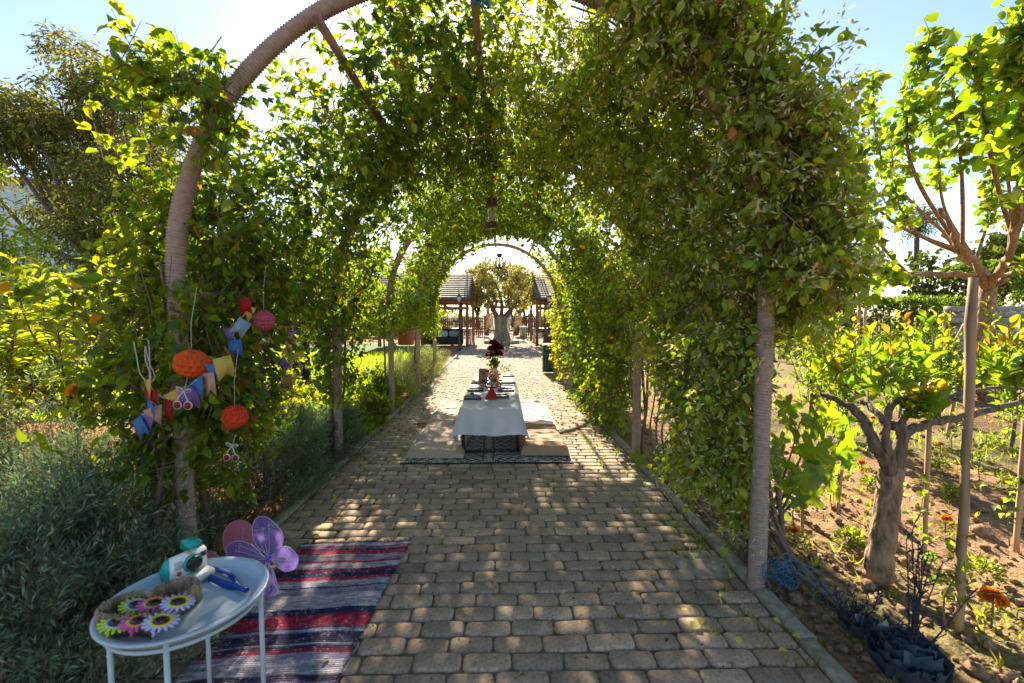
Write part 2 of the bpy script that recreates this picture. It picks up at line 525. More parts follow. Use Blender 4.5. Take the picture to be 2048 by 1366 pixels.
def pav_col():
    c = np.array(random.choice(PAV)) * random.uniform(.8, 1.18)
    return tuple(c)
GAP = .008
cells = []                                              # x0, x1, yc, row
row = 0
y = 1.15
while y < 34:
    x = PL - (PITCH_X / 2 if row % 2 else 0) - .06 + random.uniform(-.02, .02)
    while x < PR:
        w_ = PITCH_X * random.uniform(.93, 1.07)
        a, b = max(x, PL + .004), min(x + w_, PR - .004)
        if b - a > .03: cells.append((a, b, y + PITCH_Y / 2))
        x += w_
    y += PITCH_Y; row += 1
variants = {}
near = [c for c in cells if 1.72 < c[2]][:300]
for a, b, yc in near:
    full = b - a > .17
    key = (random.randrange(34) if full else (round(b - a, 2), random.randrange(2)))
    if key not in variants:
        w_ = (PITCH_X if full else b - a) - GAP
        V, F = paver_geo(w_, PITCH_Y - GAP, min(.021, w_ * .35))
        V = V + np.random.default_rng(len(variants)).normal(0, .0011, V.shape) * np.array([1, 1, .3])
        g = MB(); g.cur = pav_col(); g.add(V, F)
        variants[key] = g.mesh('paver', M['paver'], False)
    o = link('paver', variants[key], path, loc=((a + b) / 2, yc, random.gauss(0, .003)),
             rot=(random.gauss(0, .014), random.gauss(0, .012), random.gauss(0, .016)), world_coords=False)
    if full: o.scale = ((b - a) / PITCH_X, 1, 1)
rest = [c for c in cells if c not in set(near)]
def join_cells(cs, hi, name):
    T, F = paver_geo(1, 1, .2 if hi else .16, hi)
    Tn = np.array(T)
    nf = [len(f) for f in F]
    fl = np.array([i for f in F for i in f])
    c = np.array(cs)
    w_, d_ = c[:, 1] - c[:, 0] - GAP, PITCH_Y - GAP
    # rebuild outlines so corner radii stay round
    base, _ = paver_geo(.197, .0955, .021, hi)
    V = np.repeat(base[None], len(c), 0)
    V[:, :, 0] = np.sign(V[:, :, 0]) * np.maximum(np.abs(V[:, :, 0]) - (.197 - w_[:, None]) / 2, .003)
    V[:, :, 0] += ((c[:, 0] + c[:, 1]) / 2)[:, None]
    V[:, :, 1] += c[:, 2][:, None]
    V[:, :, 2] += rng.uniform(-.003, .003, (len(c), 1)) + rng.normal(0, .0006, V.shape[:2])
    k = len(base)
    idx = (np.arange(len(c))[:, None] * k + fl[None]).ravel()
    cl = np.repeat(np.array([pav_col() for _ in cs]), k, 0)
    o = link(name, mesh_np(name, V.reshape(-1, 3), idx, np.tile(nf, len(c)), M['paver'], False, cl), path)
    o['kind'] = 'stuff'
join_cells([c for c in rest if c[2] < 9], True, 'paver_field')
join_cells([c for c in rest if 9 <= c[2] < 15], False, 'paver_field')
fc = np.array([c for c in rest if c[2] >= 15])
V = np.array([(-1, -1, -.03), (1, -1, -.03), (1, 1, -.03), (-1, 1, -.03), (-.96, -.92, 0), (.96, -.92, 0), (.96, .92, 0), (-.96, .92, 0)])[None] * np.stack([(fc[:, 1] - fc[:, 0] - GAP) / 2, np.full(len(fc), (PITCH_Y - GAP) / 2), np.ones(len(fc))], -1)[:, None]
V = V + np.stack([(fc[:, 0] + fc[:, 1]) / 2, fc[:, 2], np.zeros(len(fc))], -1)[:, None]
ix = (np.arange(len(fc))[:, None, None] * 8 + np.array([(4, 5, 6, 7), (0, 1, 5, 4), (1, 2, 6, 5), (2, 3, 7, 6), (3, 0, 4, 7)])[None]).reshape(-1, 4)
link('paver_field', mesh_np('paver_field', V.reshape(-1, 3), ix, 4, M['paver'], False, np.repeat(np.array([pav_col() for _ in fc]), 8, 0)), path)['kind'] = 'stuff'
# --- kerbs
def kerb(side):
    y = .9
    while y < 34:
        L_ = .98 + random.uniform(-.04, .04)
        g = MB()
        w_ = .075
        x0 = (PL - w_ / 2 if side < 0 else PR + w_ / 2) + random.uniform(-.006, .006)
        ys = np.linspace(-L_ / 2 + .004, L_ / 2 - .004, 9)
        prof = [(-w_ / 2, -.1), (-w_ / 2, .012), (-w_ / 2 + .012, .024), (w_ / 2 - .012, .024), (w_ / 2, .012), (w_ / 2, -.1)]
        V = [(px + random.gauss(0, .0025), yy, pz + (random.gauss(0, .003) if pz > 0 else 0)) for yy in ys for px, pz in prof]
        F = [(i * 6 + j, i * 6 + j + 1, i * 6 + 7 + j, i * 6 + 6 + j) for i in range(8) for j in range(5)]
        F += [tuple(range(5, -1, -1)), tuple(range(48, 54))]
        g.add(V, F)
        g.build('kerb_stone', M['kerb'], path, loc=(x0, y + L_ / 2, random.uniform(-.006, .004)), rot=(random.uniform(-.004, .004), 0, random.uniform(-.006, .006)), world_coords=False)
        y += L_ if y < 15 else L_
kerb(-1); kerb(1)
# concrete smear on the paving beside the kerb
g = MB()
c0 = G(1450, 1128)
out = [(.33 * math.cos(a) * (1 + .22 * math.sin(3 * a + 1)) * .55, .33 * math.sin(a) * (1 + .15 * math.cos(5 * a)) * .42) for a in np.linspace(0, 2 * math.pi, 27)[:-1]]
V = [(0, 0, .010)] + [(x * .7, y * .7, .009 + random.gauss(0, .001)) for x, y in out] + [(x, y, -.004) for x, y in out]
F = [(0, 1 + i, 1 + (i + 1) % 26) for i in range(26)] + [(1 + i, 27 + i, 27 + (i + 1) % 26, 1 + (i + 1) % 26) for i in range(26)]
g.add(V, F); g.build('mortar_patch', M['kerb'], path, smooth=True, loc=(PR - .16, c0.y, 0), world_coords=False)

# ================================================================== ARBOR
XL, XR, ZS = -1.60, 1.345, 1.62
XC, RA = (XL + XR) / 2, (XR - XL) / 2
S_L, S_A = ZS, math.pi * RA
S_T = 2 * S_L + S_A
ARCH_Y = [2.29, 4.45, 6.6, 8.75, 10.9]
def shell(s):
    """arc length from the left foot -> x, z, outward normal x, z"""
    s = np.asarray(s, float)
    a = np.clip((s - S_L) / RA, 0, math.pi)
    x = XC - RA * np.cos(a)
    z = ZS + RA * np.sin(a)
    z = np.where(s < S_L, s, np.where(s > S_L + S_A, S_T - s, z))
    return x, z, -np.cos(a), np.where((s < S_L) | (s > S_L + S_A), 0, np.sin(a))
arbor = empty('garden_arbor', (XC, ARCH_Y[0], 0), 'long rope wrapped arched arbor of five hoops standing over the path', 'arbor')
def rope_tube(y, r, seg, pitch, amp, jitter):
    """a hoop wound with rope: a ridged tube, ridges follow a helix"""
    per = 4 if y < 3 else 3
    n = int(S_T / pitch) * per
    s = np.linspace(-.03, S_T + .03, n)
    th = np.arange(seg) / seg * 2 * math.pi
    S, TH = np.meshgrid(s, th, indexing='ij')
    x, z, nx_, nz_ = shell(np.clip(S, 0, S_T))
    z = np.where(S < 0, S, np.where(S > S_T, S_T - S, z))
    wob = jitter * np.sin(S * 3.1 + y) + jitter * np.sin(S * 7.7)
    ph = (S / pitch - TH / (2 * math.pi)) * 2 * math.pi
    rr = r + amp * (np.abs(np.sin(ph / 2)) - .5) + wob
    X = x + nx_ * np.cos(TH) * rr
    Z = z + nz_ * np.cos(TH) * rr
    Y = y + np.sin(TH) * rr
    V = np.stack([X, Y, Z], -1).reshape(-1, 3)
    i = np.arange(n - 1)[:, None] * seg
    a = np.arange(seg)[None]
    b = (a + 1) % seg
    F = np.stack([i + a, i + b, i + seg + b, i + seg + a], -1).reshape(-1, 4)
    return mesh_np('arch', V, F, 4, M['rope'], True)
for i, y in enumerate(ARCH_Y):
    link('arch', rope_tube(y, .040, 18 if i == 0 else 10, .016 if i < 1 else .022 if i < 2 else .04, .0065 if i < 1 else .006 if i < 2 else .004, .0015), arbor)
for s in (1.55, S_L + S_A * .33, S_L + S_A * .5, S_L + S_A * .675, S_T - 1.62):
    x, z, a, b = [float(q) for q in shell(s)]
    g = MB()
    pts = [Vector((x + a * -.02 + random.gauss(0, .008), yy, z - b * .06 + random.gauss(0, .008))) for yy in np.linspace(2.19, 11.05, 12)]
    g.tube(pts, [.021 + random.gauss(0, .0012) for _ in pts], 10)
    g.build('purlin', M['pole'], arbor, smooth=True)

# ================================================================== VINES ON THE ARBOR
def smooth(a, b, x):
    t = np.clip((x - a) / (b - a), 0, 1)
    return t * t * (3 - 2 * t)
def vine_density(s, Y):
    """how leafy the arbor is at (arc length, distance)"""
    left, right = s < S_L, s > S_L + S_A
    ang = np.clip((s - S_L) / RA, 0, math.pi)            # 0 left spring .. pi right spring
    z = np.where(left, s, np.where(right, S_T - s, ZS + RA * np.sin(ang)))
    p = np.stack([s * 1.0, Y * 1.0], -1)
    hole = np.where(Y > 5.3, smooth(-.22, .06, fbm(p, 1.35, 21)), smooth(-.45, -.12, fbm(p, 1.35, 21)))
    # roof
    fl = smooth(2.50, 2.85, Y + .12 * fbm(p, 5, 22))
    fr = smooth(2.0, 2.25, Y + .12 * fbm(p, 5, 23))
    k = smooth(1.35, 1.95, ang)
    roof = (fl * (1 - k) + fr * k) * (np.where(Y > 5.3, .03, .25) + np.where(Y > 5.3, .97, .75) * hole)
    roof = roof * (1 - .22 * smooth(3.6, 6.0, Y))
    roof = roof * (1 - .55 * smooth(10.6, 11.0, Y))
    # haunch of the left hoop, in front
    haunch = np.exp(-((ang - .55) / .12) ** 2) * smooth(2.62, 2.2, Y) * .35
    roof = np.maximum(roof, haunch)
    # left wall: hanging skirts and columns
    lw = smooth(1.15, 1.5, z + .2 * fbm(p, 3, 24))
    lw = np.maximum(lw, np.exp(-((Y - 2.52) / .30) ** 2) * smooth(.42, .75, z) * 1.0)
    lw = np.maximum(lw, np.exp(-((Y - 4.5) / .30) ** 2) * smooth(.55, .9, z) * .95)
    lw = np.maximum(lw, np.exp(-((Y - 9.9) / .7) ** 2) * smooth(.9, 1.3, z) * .8)
    lw = lw * (.45 + .55 * hole)
    lw = lw * np.where((Y > 3.0) & (Y < 4.05), smooth(1.35, 1.6, z), 1)
    # right wall
    rw = smooth(1.05, 1.4, z + .2 * fbm(p, 3, 25))
    rw = np.maximum(rw, smooth(2.30, 2.42, Y) * smooth(3.45, 3.0, Y) * smooth(.3, .45, z))
    rw = np.maximum(rw, smooth(5.0, 5.35, Y) * smooth(8.5, 8.1, Y) * smooth(-.02, .1, z))
    rw = np.maximum(rw, smooth(8.85, 9.2, Y) * smooth(11.1, 10.7, Y) * smooth(.12, .35, z))
    rw = np.maximum(rw, np.exp(-((Y - 4.4) / .25) ** 2) * smooth(1.2, 1.4, z))
    rw = rw * (.62 + .38 * hole)
    d = np.where(left, lw, np.where(right, rw, roof))
    return d
NCAND = 29000
cs = rng.uniform(0, S_T, NCAND)
cY = rng.uniform(1.98, 11.15, NCAND)
keep = rng.uniform(0, 1, NCAND) < vine_density(cs, cY)
cs, cY = cs[keep], cY[keep]
# extra growth: the bulging jasmine over the first right hoop, the thick creeper by the first left post
def extra(n, s_lo, s_hi, y_lo, y_hi): return rng.uniform(s_lo, s_hi, n), rng.uniform(y_lo, y_hi, n)
ex = [extra(780, S_L + S_A * .64, S_L + S_A + .03, 2.02, 2.32), extra(1150, S_L + S_A * .62, S_L + S_A + .25, 2.2, 3.8), extra(420, S_T - 1.5, S_T - .4, 2.42, 3.3),
      extra(420, .8, 2.15, 2.36, 3.0), extra(110, .75, 1.3, 2.12, 2.4), extra(80, S_L + S_A * .15, S_L + S_A * .21, 2.12, 2.4), extra(150, 1.5, 3.2, 2.7, 4.4), extra(170, 1.0, 2.9, 10.6, 11.05), extra(170, S_T - 3.0, S_T - .8, 10.6, 11.05)]
cs = np.concatenate([cs] + [e[0] for e in ex]); cY = np.concatenate([cY] + [e[1] for e in ex])
x, z, nx_, nz_ = shell(cs)
cang = np.clip((cs - S_L) / RA, 0, math.pi)
rightish = smooth(1.9, 2.6, cang)
leftish = smooth(1.0, .4, cang)
frontness = smooth(4.2, 2.3, cY)
sd = .09 + .05 * (z > 1.5) + .16 * rightish * frontness * (z > .9) + .10 * leftish * frontness * (z > .9)
mu = .05 + .16 * rightish * frontness * smooth(1.2, 1.7, z) + .10 * leftish * frontness * smooth(1.2, 1.7, z)
off = np.clip(mu + sd * rng.standard_normal(len(cs)), -.22, np.where(cang < 1.5, .34, np.where(cY < 2.4, .28, .42)))
off = np.where((z < 1.0) & (cs > S_L), np.clip(off, -.2, .2), off)
off = np.where((cs > S_L + S_A) & (z < 1.4) & (cY < 4.2), np.clip(off, -.22, .0) - .02, off)
off = np.where((cY > 8.4) & (z > 1.6), np.abs(off) * np.where(cY > 10.4, .6, 1) + np.where(cY > 10.4, -.03, .04), off)
off = np.where((cY < 2.3) & (z > 1.5) & (cs > 2.5), np.abs(off) * .8 - .06, off)
cA = np.stack([x + nx_ * off, cY + .05 * rng.standard_normal(len(cs)), z + nz_ * off], -1)
cN = np.stack([nx_, np.zeros_like(nx_), nz_], -1)
# the near right column stays behind its post and on the path side of it
front_post = (cs > S_L + S_A) & (cY < 3.4) & (z < 1.55)
cA[front_post, 1] = np.maximum(cA[front_post, 1], 2.40)
cD = nrm(cN * np.where((z < 1.4) & (cY < 4.2) & (cs > S_L + S_A), -.2, .5)[:, None] + rand_unit(len(cs)) * .8 + np.array([0, -.18, .12]))
inner = off < 0
cD[inner] = nrm(rand_unit(inner.sum()) * .7 + np.array([0, -.1, -.6]))
bay = np.clip(np.searchsorted(np.array(ARCH_Y[1:4]), cY), 0, 3)
side = (cang > 1.62).astype(int)
JAS = [(.14, .19, .04), (.11, .16, .034), (.175, .22, .045), (.22, .235, .045), (.24, .12, .025)]
JASW = [4, 4, 3, 1.2, .12]
CRE = [(.075, .125, .025), (.055, .10, .02), (.10, .15, .028), (.14, .165, .025), (.22, .12, .02)]
CREW = [4, 3.4, 3, 1.3, .1]
names = {(0, 0): 'leafy creeper vine hung with bunting over the first left hoop beside the tray table',
         (0, 1): 'dense star jasmine vine with cream blossom bulging over the first right hoop',
         (1, 0): 'creeper vine hanging down the second left post by the grey bushes',
         (1, 1): 'creeper vine over the second right post beside the grapevine stakes',
         (2, 0): 'creeper vine above the bare third left post beside the floor mattresses',
         (2, 1): 'dark ivy like vine clothing the right posts down to the paving',
         (3, 0): 'sunlit creeper vine at the far left end of the arbor',
         (3, 1): 'yellow green vine column at the far right end by the green bin'}
vine_root = {}
for (b, sd_), lab in names.items():
    vine_root[(b, sd_)] = empty('climbing_vine', ((XL if sd_ == 0 else XR), ARCH_Y[b] + .1, 0), lab, 'vine', 'vines growing over the arbor')
leaf_pool = []
T_LEAF2 = (T_DIAMOND[0] * np.array([.95, 1, 1.2]), T_DIAMOND[1])
T_CRE_HI = t_compound(T_OVATE8)
for (b, sd_), root in vine_root.items():
    q = np.where((bay == b) & (side == sd_))[0]
    if not len(q): continue
    jas = (sd_ == 1 and b == 0)
    k = 8
    L_ = rng.uniform(.12, .24, len(q))
    p_, ax, no, si = sprigs(cA[q], cD[q], L_, k, spread=.95, droop=.5, up=.55, nrand=.6, outward=cN[q] + np.array([0, -.25, 0]), ow=.5)
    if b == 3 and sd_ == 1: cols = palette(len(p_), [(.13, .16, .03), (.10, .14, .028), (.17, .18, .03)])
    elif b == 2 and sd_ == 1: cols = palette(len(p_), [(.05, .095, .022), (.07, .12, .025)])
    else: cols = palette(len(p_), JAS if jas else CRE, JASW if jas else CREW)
    # tips of outer shoots are young and yellow green
    young = np.clip((off[q][si] - .12) * 2.2, 0, .7) * rng.uniform(.2, 1, len(p_))
    cols = cols * (1 - young[:, None]) + np.array([.19, .20, .035]) * young[:, None]
    if jas:
        leaves('foliage', T_OVATE8, p_, ax, no, rng.uniform(.028, .066, len(p_)), cols, M['leaf_waxy'], root)
        leaf_pool.append((root, T_OVATE8, p_, ax, no, .085, 'jas'))
        # star shaped cream blossoms in small heads
        fq = q[rng.uniform(0, 1, len(q)) < .8]
        fp = cA[fq] + cD[fq] * .2 + rng.normal(0, .012, (len(fq), 3))
        fp = np.repeat(fp, 12, 0) + rng.normal(0, .024, (len(fq) * 12, 3))
        fa = rand_unit(len(fp)) + np.array([0, -.5, -.2])
        leaves('blossom', (T_NEEDLE2[0] * np.array([1.7, 1, 1]), T_NEEDLE2[1]), fp, fa, rand_unit(len(fp)), rng.uniform(.022, .038, len(fp)), palette(len(fp), [(.58, .57, .26), (.68, .66, .38), (.48, .52, .18)]), M['petal'], root)
    else:
        cm = rng.uniform(0, 1, len(p_)) < (.14 if b == 0 else .11)
        sgl = ~cm
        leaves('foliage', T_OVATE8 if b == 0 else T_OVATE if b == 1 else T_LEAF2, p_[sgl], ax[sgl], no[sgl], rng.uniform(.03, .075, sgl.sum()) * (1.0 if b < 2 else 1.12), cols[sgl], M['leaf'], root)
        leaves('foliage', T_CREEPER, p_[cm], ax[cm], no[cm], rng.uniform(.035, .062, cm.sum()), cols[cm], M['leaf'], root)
        if b < 2: leaf_pool.append((root, T_CRE_HI, p_, ax, no, .085, 'cre'))
        if b == 0:
            fq = q[rng.uniform(0, 1, len(q)) < .25]
            fp = np.repeat(cA[fq] + cD[fq] * .2, 7, 0) + rng.normal(0, .02, (len(fq) * 7, 3))
            leaves('blossom', T_NEEDLE2, fp, rand_unit(len(fp)) - UP * .3, rand_unit(len(fp)), rng.uniform(.014, .024, len(fp)), palette(len(fp), [(.36, .38, .13), (.42, .42, .18)]), M['petal'], root)
    prisms('twigs', cA[q] - cD[q] * .10, cA[q] + cD[q] * L_[:, None] * .9, .0028, M['stem'], root)
    # woody stems up the post and over the hoop
    ns = 5 if b < 2 else 3
    smax = 1.9 if (b, sd_) == (0, 0) else 3.9
    for n_ in range(ns):
        yy = ARCH_Y[b] + (random.uniform(-.1, .25) if n_ < 3 else random.uniform(.3, 1.9))
        s_end = random.uniform(min(2.2, smax - .4), smax)
        pts = []
        for t in np.linspace(0 if n_ < 3 else random.uniform(1.5, 1.9), s_end, 20):
            s_ = t if sd_ == 0 else S_T - t
            X_, Z_, a_, b_ = [float(v) for v in shell(s_)]
            w_ = .05 * math.sin(t * 4 + n_ * 2) + .03 * math.sin(t * 9 + n_)
            o_ = .05 + .03 * math.sin(t * 2.3 + n_)
            pts.append(Vector((X_ + a_ * o_, yy + w_ + .1 * t * (n_ - 1) * .5, Z_ + b_ * o_)))
        g = MB(); g.tube(pts, list(np.linspace(.016 if n_ < 3 else .009, .005, 20)), 7)
        g.build('stem', M['stem'], root, smooth=True)
# hanging and upright free shoots that break the outline
for (b, sd_), n_ in (((0, 0), 34), ((0, 1), 40), ((1, 0), 18), ((1, 1), 14)):
    root = vine_root[(b, sd_)]
    ss = rng.uniform(1.4, 3.9, n_)
    ss = ss if sd_ == 0 else S_T - ss
    X_, Z_, a_, b_ = shell(ss)
    yy = ARCH_Y[b] + rng.uniform(.0 if sd_ else .45, 1.8, n_)
    A = np.stack([X_ + a_ * .15, yy, Z_ + b_ * .15], -1)
    D = nrm(np.stack([a_, -.25 + 0 * a_, b_ * 1.2 + .25], -1) + .45 * rng.standard_normal((n_, 3)))
    L_ = rng.uniform(.2, .42, n_) * (.8 if sd_ == 0 else 1)
    p_, ax, no, si = sprigs(A, D, L_, 12, spread=1.0, droop=.3, up=.5, curve=.25)
    leaves('foliage', T_OVATE8, p_, ax, no, rng.uniform(.035, .065, len(p_)), palette(len(p_), [(.16, .19, .035), (.11, .16, .03)]), M['leaf'], root)
    Bm = A + D * L_[:, None] * .55; Bm[:, 2] -= .075 * L_
    Be = A + D * L_[:, None]; Be[:, 2] -= .25 * L_
    prisms('shoots', A, Bm, .003, M['stem'], root); prisms('shoots', Bm, Be, .0018, M['stem'], root)
# strands hanging into the tunnel
for (b, sd_), root in vine_root.items():
    if b > 2: continue
    n_ = 26
    ss = rng.uniform(1.4, 3.6, n_); ss = ss if sd_ == 0 else S_T - ss
    X_, Z_, a_, b_ = shell(ss)
    A = np.stack([X_ - a_ * .03, ARCH_Y[b] + rng.uniform(.25, 2.1, n_), Z_ - b_ * .03], -1)
    D = nrm(np.stack([-.25 * a_, 0 * a_, -1 + 0 * a_], -1) + .22 * rng.standard_normal((n_, 3)))
    L_ = rng.uniform(.15, .5, n_)
    p_, ax, no, si = sprigs(A, D, L_, 9, spread=1.0, droop=.6, up=.4, nrand=.6)
    leaves('foliage', T_CREEPER, p_, ax, no, rng.uniform(.03, .07, len(p_)), palette(len(p_), CRE, CREW), M['leaf'], root)
    prisms('shoots', A, A + D * L_[:, None], .003, M['stem'], root)
# the largest leaves facing the camera, one object each
var = {}
def leaf_variant(T, key, cols, m):
    if key not in var:
        var[key] = []
        for c in cols:
            F = np.array(T[1])
            var[key].append(mesh_np('leaf', T[0], F, F.shape[1], m, False, np.tile(np.array(c), (len(T[0]), 1))))
    return random.choice(var[key])
def place_leaf(root, me, p, ax, no, size):
    y = Vector(ax).normalized(); n = Vector(no)
    z = (n - y * n.dot(y)).normalized(); x = y.cross(z)
    R = Matrix((x, y, z)).transposed().to_4x4()
    o = bpy.data.objects.new('leaf', me)
    COL.objects.link(o)
    o.parent = root
    o.matrix_parent_inverse = root_matrix(root).inverted()
    o.matrix_basis = Matrix.Translation(Vector(p)) @ R @ Matrix.Diagonal((size, size, size, 1))
    return o
for root, T, p_, ax, no, sz, key in leaf_pool:
    d = np.linalg.norm(p_ - np.array([0, 0, CH]), axis=1)
    cand = np.argsort(d)[:1400]
    cand = rng.choice(cand, min(150, len(cand)), replace=False)
    for i in cand:
        me = leaf_variant(T, key, [(.09, .14, .03), (.07, .115, .025), (.12, .165, .03), (.06, .10, .022), (.15, .18, .03), (.24, .09, .02)], M['leaf_waxy'] if key == 'jas' else M['leaf'])
        place_leaf(root, me, p_[i], ax[i] + np.array([0, 0, -.2]), no[i] + np.array([0, -.7, .3]), sz * random.uniform(.7, 1.0) * (.8 if key == 'jas' else .68))

# ================================================================== HANGING LANTERNS
def lantern(px, py_top, py_bot, Y, lab, round_=False):
    top, bot = P(px, py_top, Y), P(px, py_bot, Y)
    H = top.z - bot.z
    r = empty('hanging_lantern', bot, lab, 'lantern')
    x, y_, z0 = bot
    g = MB()
    if not round_:
        g.lathe([(.036, 0), (.05, .004), (.05, .055), (.045, .06)], bot, 20); g.build('base', M['metal'], r, True)
        g = MB(); g.lathe([(.046, .2), (.052, .205), (.052, .25), (.056, .255), (.05, .285), (.035, .29)], bot, 20); g.build('cap', M['metal'], r, True)
        g = MB(); g.lathe([(.041, .06), (.041, .2)], bot, 20, close=False); g.build('glass_chimney', M['glass'], r, True)
        g = MB(); g.cur = (.8, .74, .6); g.lathe([(.022, .062), (.022, .15), (.018, .155)], bot, 14); g.build('candle', M['paint'], r, True)
        g = MB()
        for s in (-1, 1):
            g.tube(bez([(x + s * .05, y_, z0 + .02), (x + s * .07, y_, z0 + .1), (x + s * .066, y_, z0 + .18), (x + s * .05, y_, z0 + .24)], 14), .004, 6)
        g.build('side_rail', M['metal'], r, True)
        ztop = z0 + .29
    else:
        R_ = .105
        for k in range(4):
            g = MB()
            a = math.pi * k / 4
            g.tube([Vector((x + R_ * math.cos(t) * math.cos(a), y_ + R_ * math.cos(t) * math.sin(a), z0 + .12 + R_ * math.sin(t))) for t in np.linspace(-1.25, math.pi + 1.25, 30)], .006, 6)
            g.build('hoop', M['metal'], r, True)
        g = MB(); g.lathe([(.06, .0), (.062, .03), (.045, .035)], bot, 16); g.build('base', M['metal'], r, True)
        g = MB(); g.lathe([(.04, .04), (.058, .10), (.05, .17), (.035, .2)], bot, 16, close=False); g.build('glass_chimney', M['glass'], r, True)
        g = MB(); g.cur = (.8, .74, .6); g.lathe([(.024, .036), (.024, .1), (.01, .104)], bot, 12); g.build('candle', M['paint'], r, True)
        g = MB(); g.lathe([(.035, .225), (.06, .27), (.055, .285), (.02, .29)], bot, 16); g.build('cap', M['metal'], r, True)
        ztop = z0 + .29
    g = MB()
    zz, k = ztop, 0
    zend = ZS + RA - .05
    while zz < zend - .02:
        a = k % 2 * math.pi / 2
        g.tube([Vector((x + .006 * math.cos(t) * math.cos(a), y_ + .006 * math.cos(t) * math.sin(a), zz + .014 + .017 * math.sin(t))) for t in np.linspace(0, 2 * math.pi, 9)], .0022, 4, cap=False)
        zz += .027; k += 1
    g.build('chain', M['metal'], r)
lantern(984, 398, 457, 4.45, 'brown metal cylinder lantern with glass chimney hung from the second hoop')
lantern(999, 508, 538, 8.75, 'round caged candle lantern hung from the fourth hoop', True)

# ================================================================== LOW TABLE AND PICNIC SEATS
TX, TW, TY0, TY1, TZ = -.118, .61, 4.62, 7.15, .468
tb = empty('low_table', (TX, (TY0 + TY1) / 2, 0), 'long low dark framed dining table under the white cloth', 'table')
g = MB()
for i in range(5):
    w_ = TW / 5
    g = MB(); g.bevbox((TX - TW / 2 + w_ * (i + .5), (TY0 + TY1) / 2, TZ - .018), (w_ - .004, TY1 - TY0, .03), .003); g.build('tabletop_board', M['wood_old'], tb)
dark = mat('black_steel', (.02, .02, .022), .5, 20, .2)
for y_ in (TY0 + .05, (TY0 + TY1) / 2, TY1 - .05):
    for s in (-1, 1):
        g = MB(); g.bevbox((TX + s * (TW / 2 - .025), y_, (TZ - .035) / 2 + .008), (.035, .035, TZ - .05), .004); g.build('leg', dark, tb)
    g = MB(); g.bevbox((TX, y_, .026), (TW - .09, .03, .03), .004); g.build('stretcher', dark, tb)
# cloth: flat on top, hanging on four sides with pointed corners
def cloth_mesh():
    du = .262
    u = np.concatenate([np.linspace(-TW / 2 - du, -TW / 2 - .004, 16), np.linspace(-TW / 2, TW / 2, 26), np.linspace(TW / 2 + .004, TW / 2 + du, 16)])
    hy = (TY1 - TY0) / 2
    v = np.concatenate([np.linspace(-hy - du, -hy - .004, 16), np.linspace(-hy, hy, 96), np.linspace(hy + .004, hy + du, 16)])
    U, V = np.meshgrid(u, v)
    eu, ev = np.maximum(np.abs(U) - TW / 2, 0), np.maximum(np.abs(V) - hy, 0)
    drop = np.hypot(eu, ev)
    su, sv = np.sign(U), np.sign(V)
    corner = (eu > 0) & (ev > 0)
    cu, cv = np.clip(U, -TW / 2, TW / 2), np.clip(V, -hy, hy)
    fold = .022 * np.sin(V * 9 + 1.3 * np.sin(V * 3)) + .012 * np.sin(V * 23)
    foldv = .028 * np.sin(U * 11 + 1) + .012 * np.sin(U * 29)
    X = cu + su * (.012 + .13 * drop) * (eu > 0) + (eu > 0) * su * fold * np.clip(drop / .2, 0, 1) * ~corner
    Y = cv + sv * (.012 + .10 * drop) * (ev > 0) + (ev > 0) * sv * foldv * np.clip(drop / .2, 0, 1) * ~corner
    tw = np.arctan2(ev, eu + 1e-9) / (math.pi / 2)
    X = np.where(corner, cu + su * (.012 + drop * (.13 + .16 * np.sin(tw * math.pi))), X)
    Y = np.where(corner, cv + sv * (.012 + drop * (.10 + .14 * np.sin(tw * math.pi))), Y)
    Z = TZ + .004 - drop * .985 + .0012 * np.sin(V * 31) * np.sin(U * 17)
    Z = np.maximum(Z, .02)
    n, m = U.shape
    i = (np.arange(n - 1)[:, None] * m + np.arange(m - 1)[None]).ravel()
    return mesh_np('tablecloth', np.stack([X + TX, Y + (TY0 + TY1) / 2, Z], -1).reshape(-1, 3), np.stack([i, i + 1, i + 1 + m, i + m], -1), 4, M['cloth'], True)
tag(link('tablecloth', cloth_mesh()), 'white cloth with pointed corners draped over the low table', 'tablecloth')
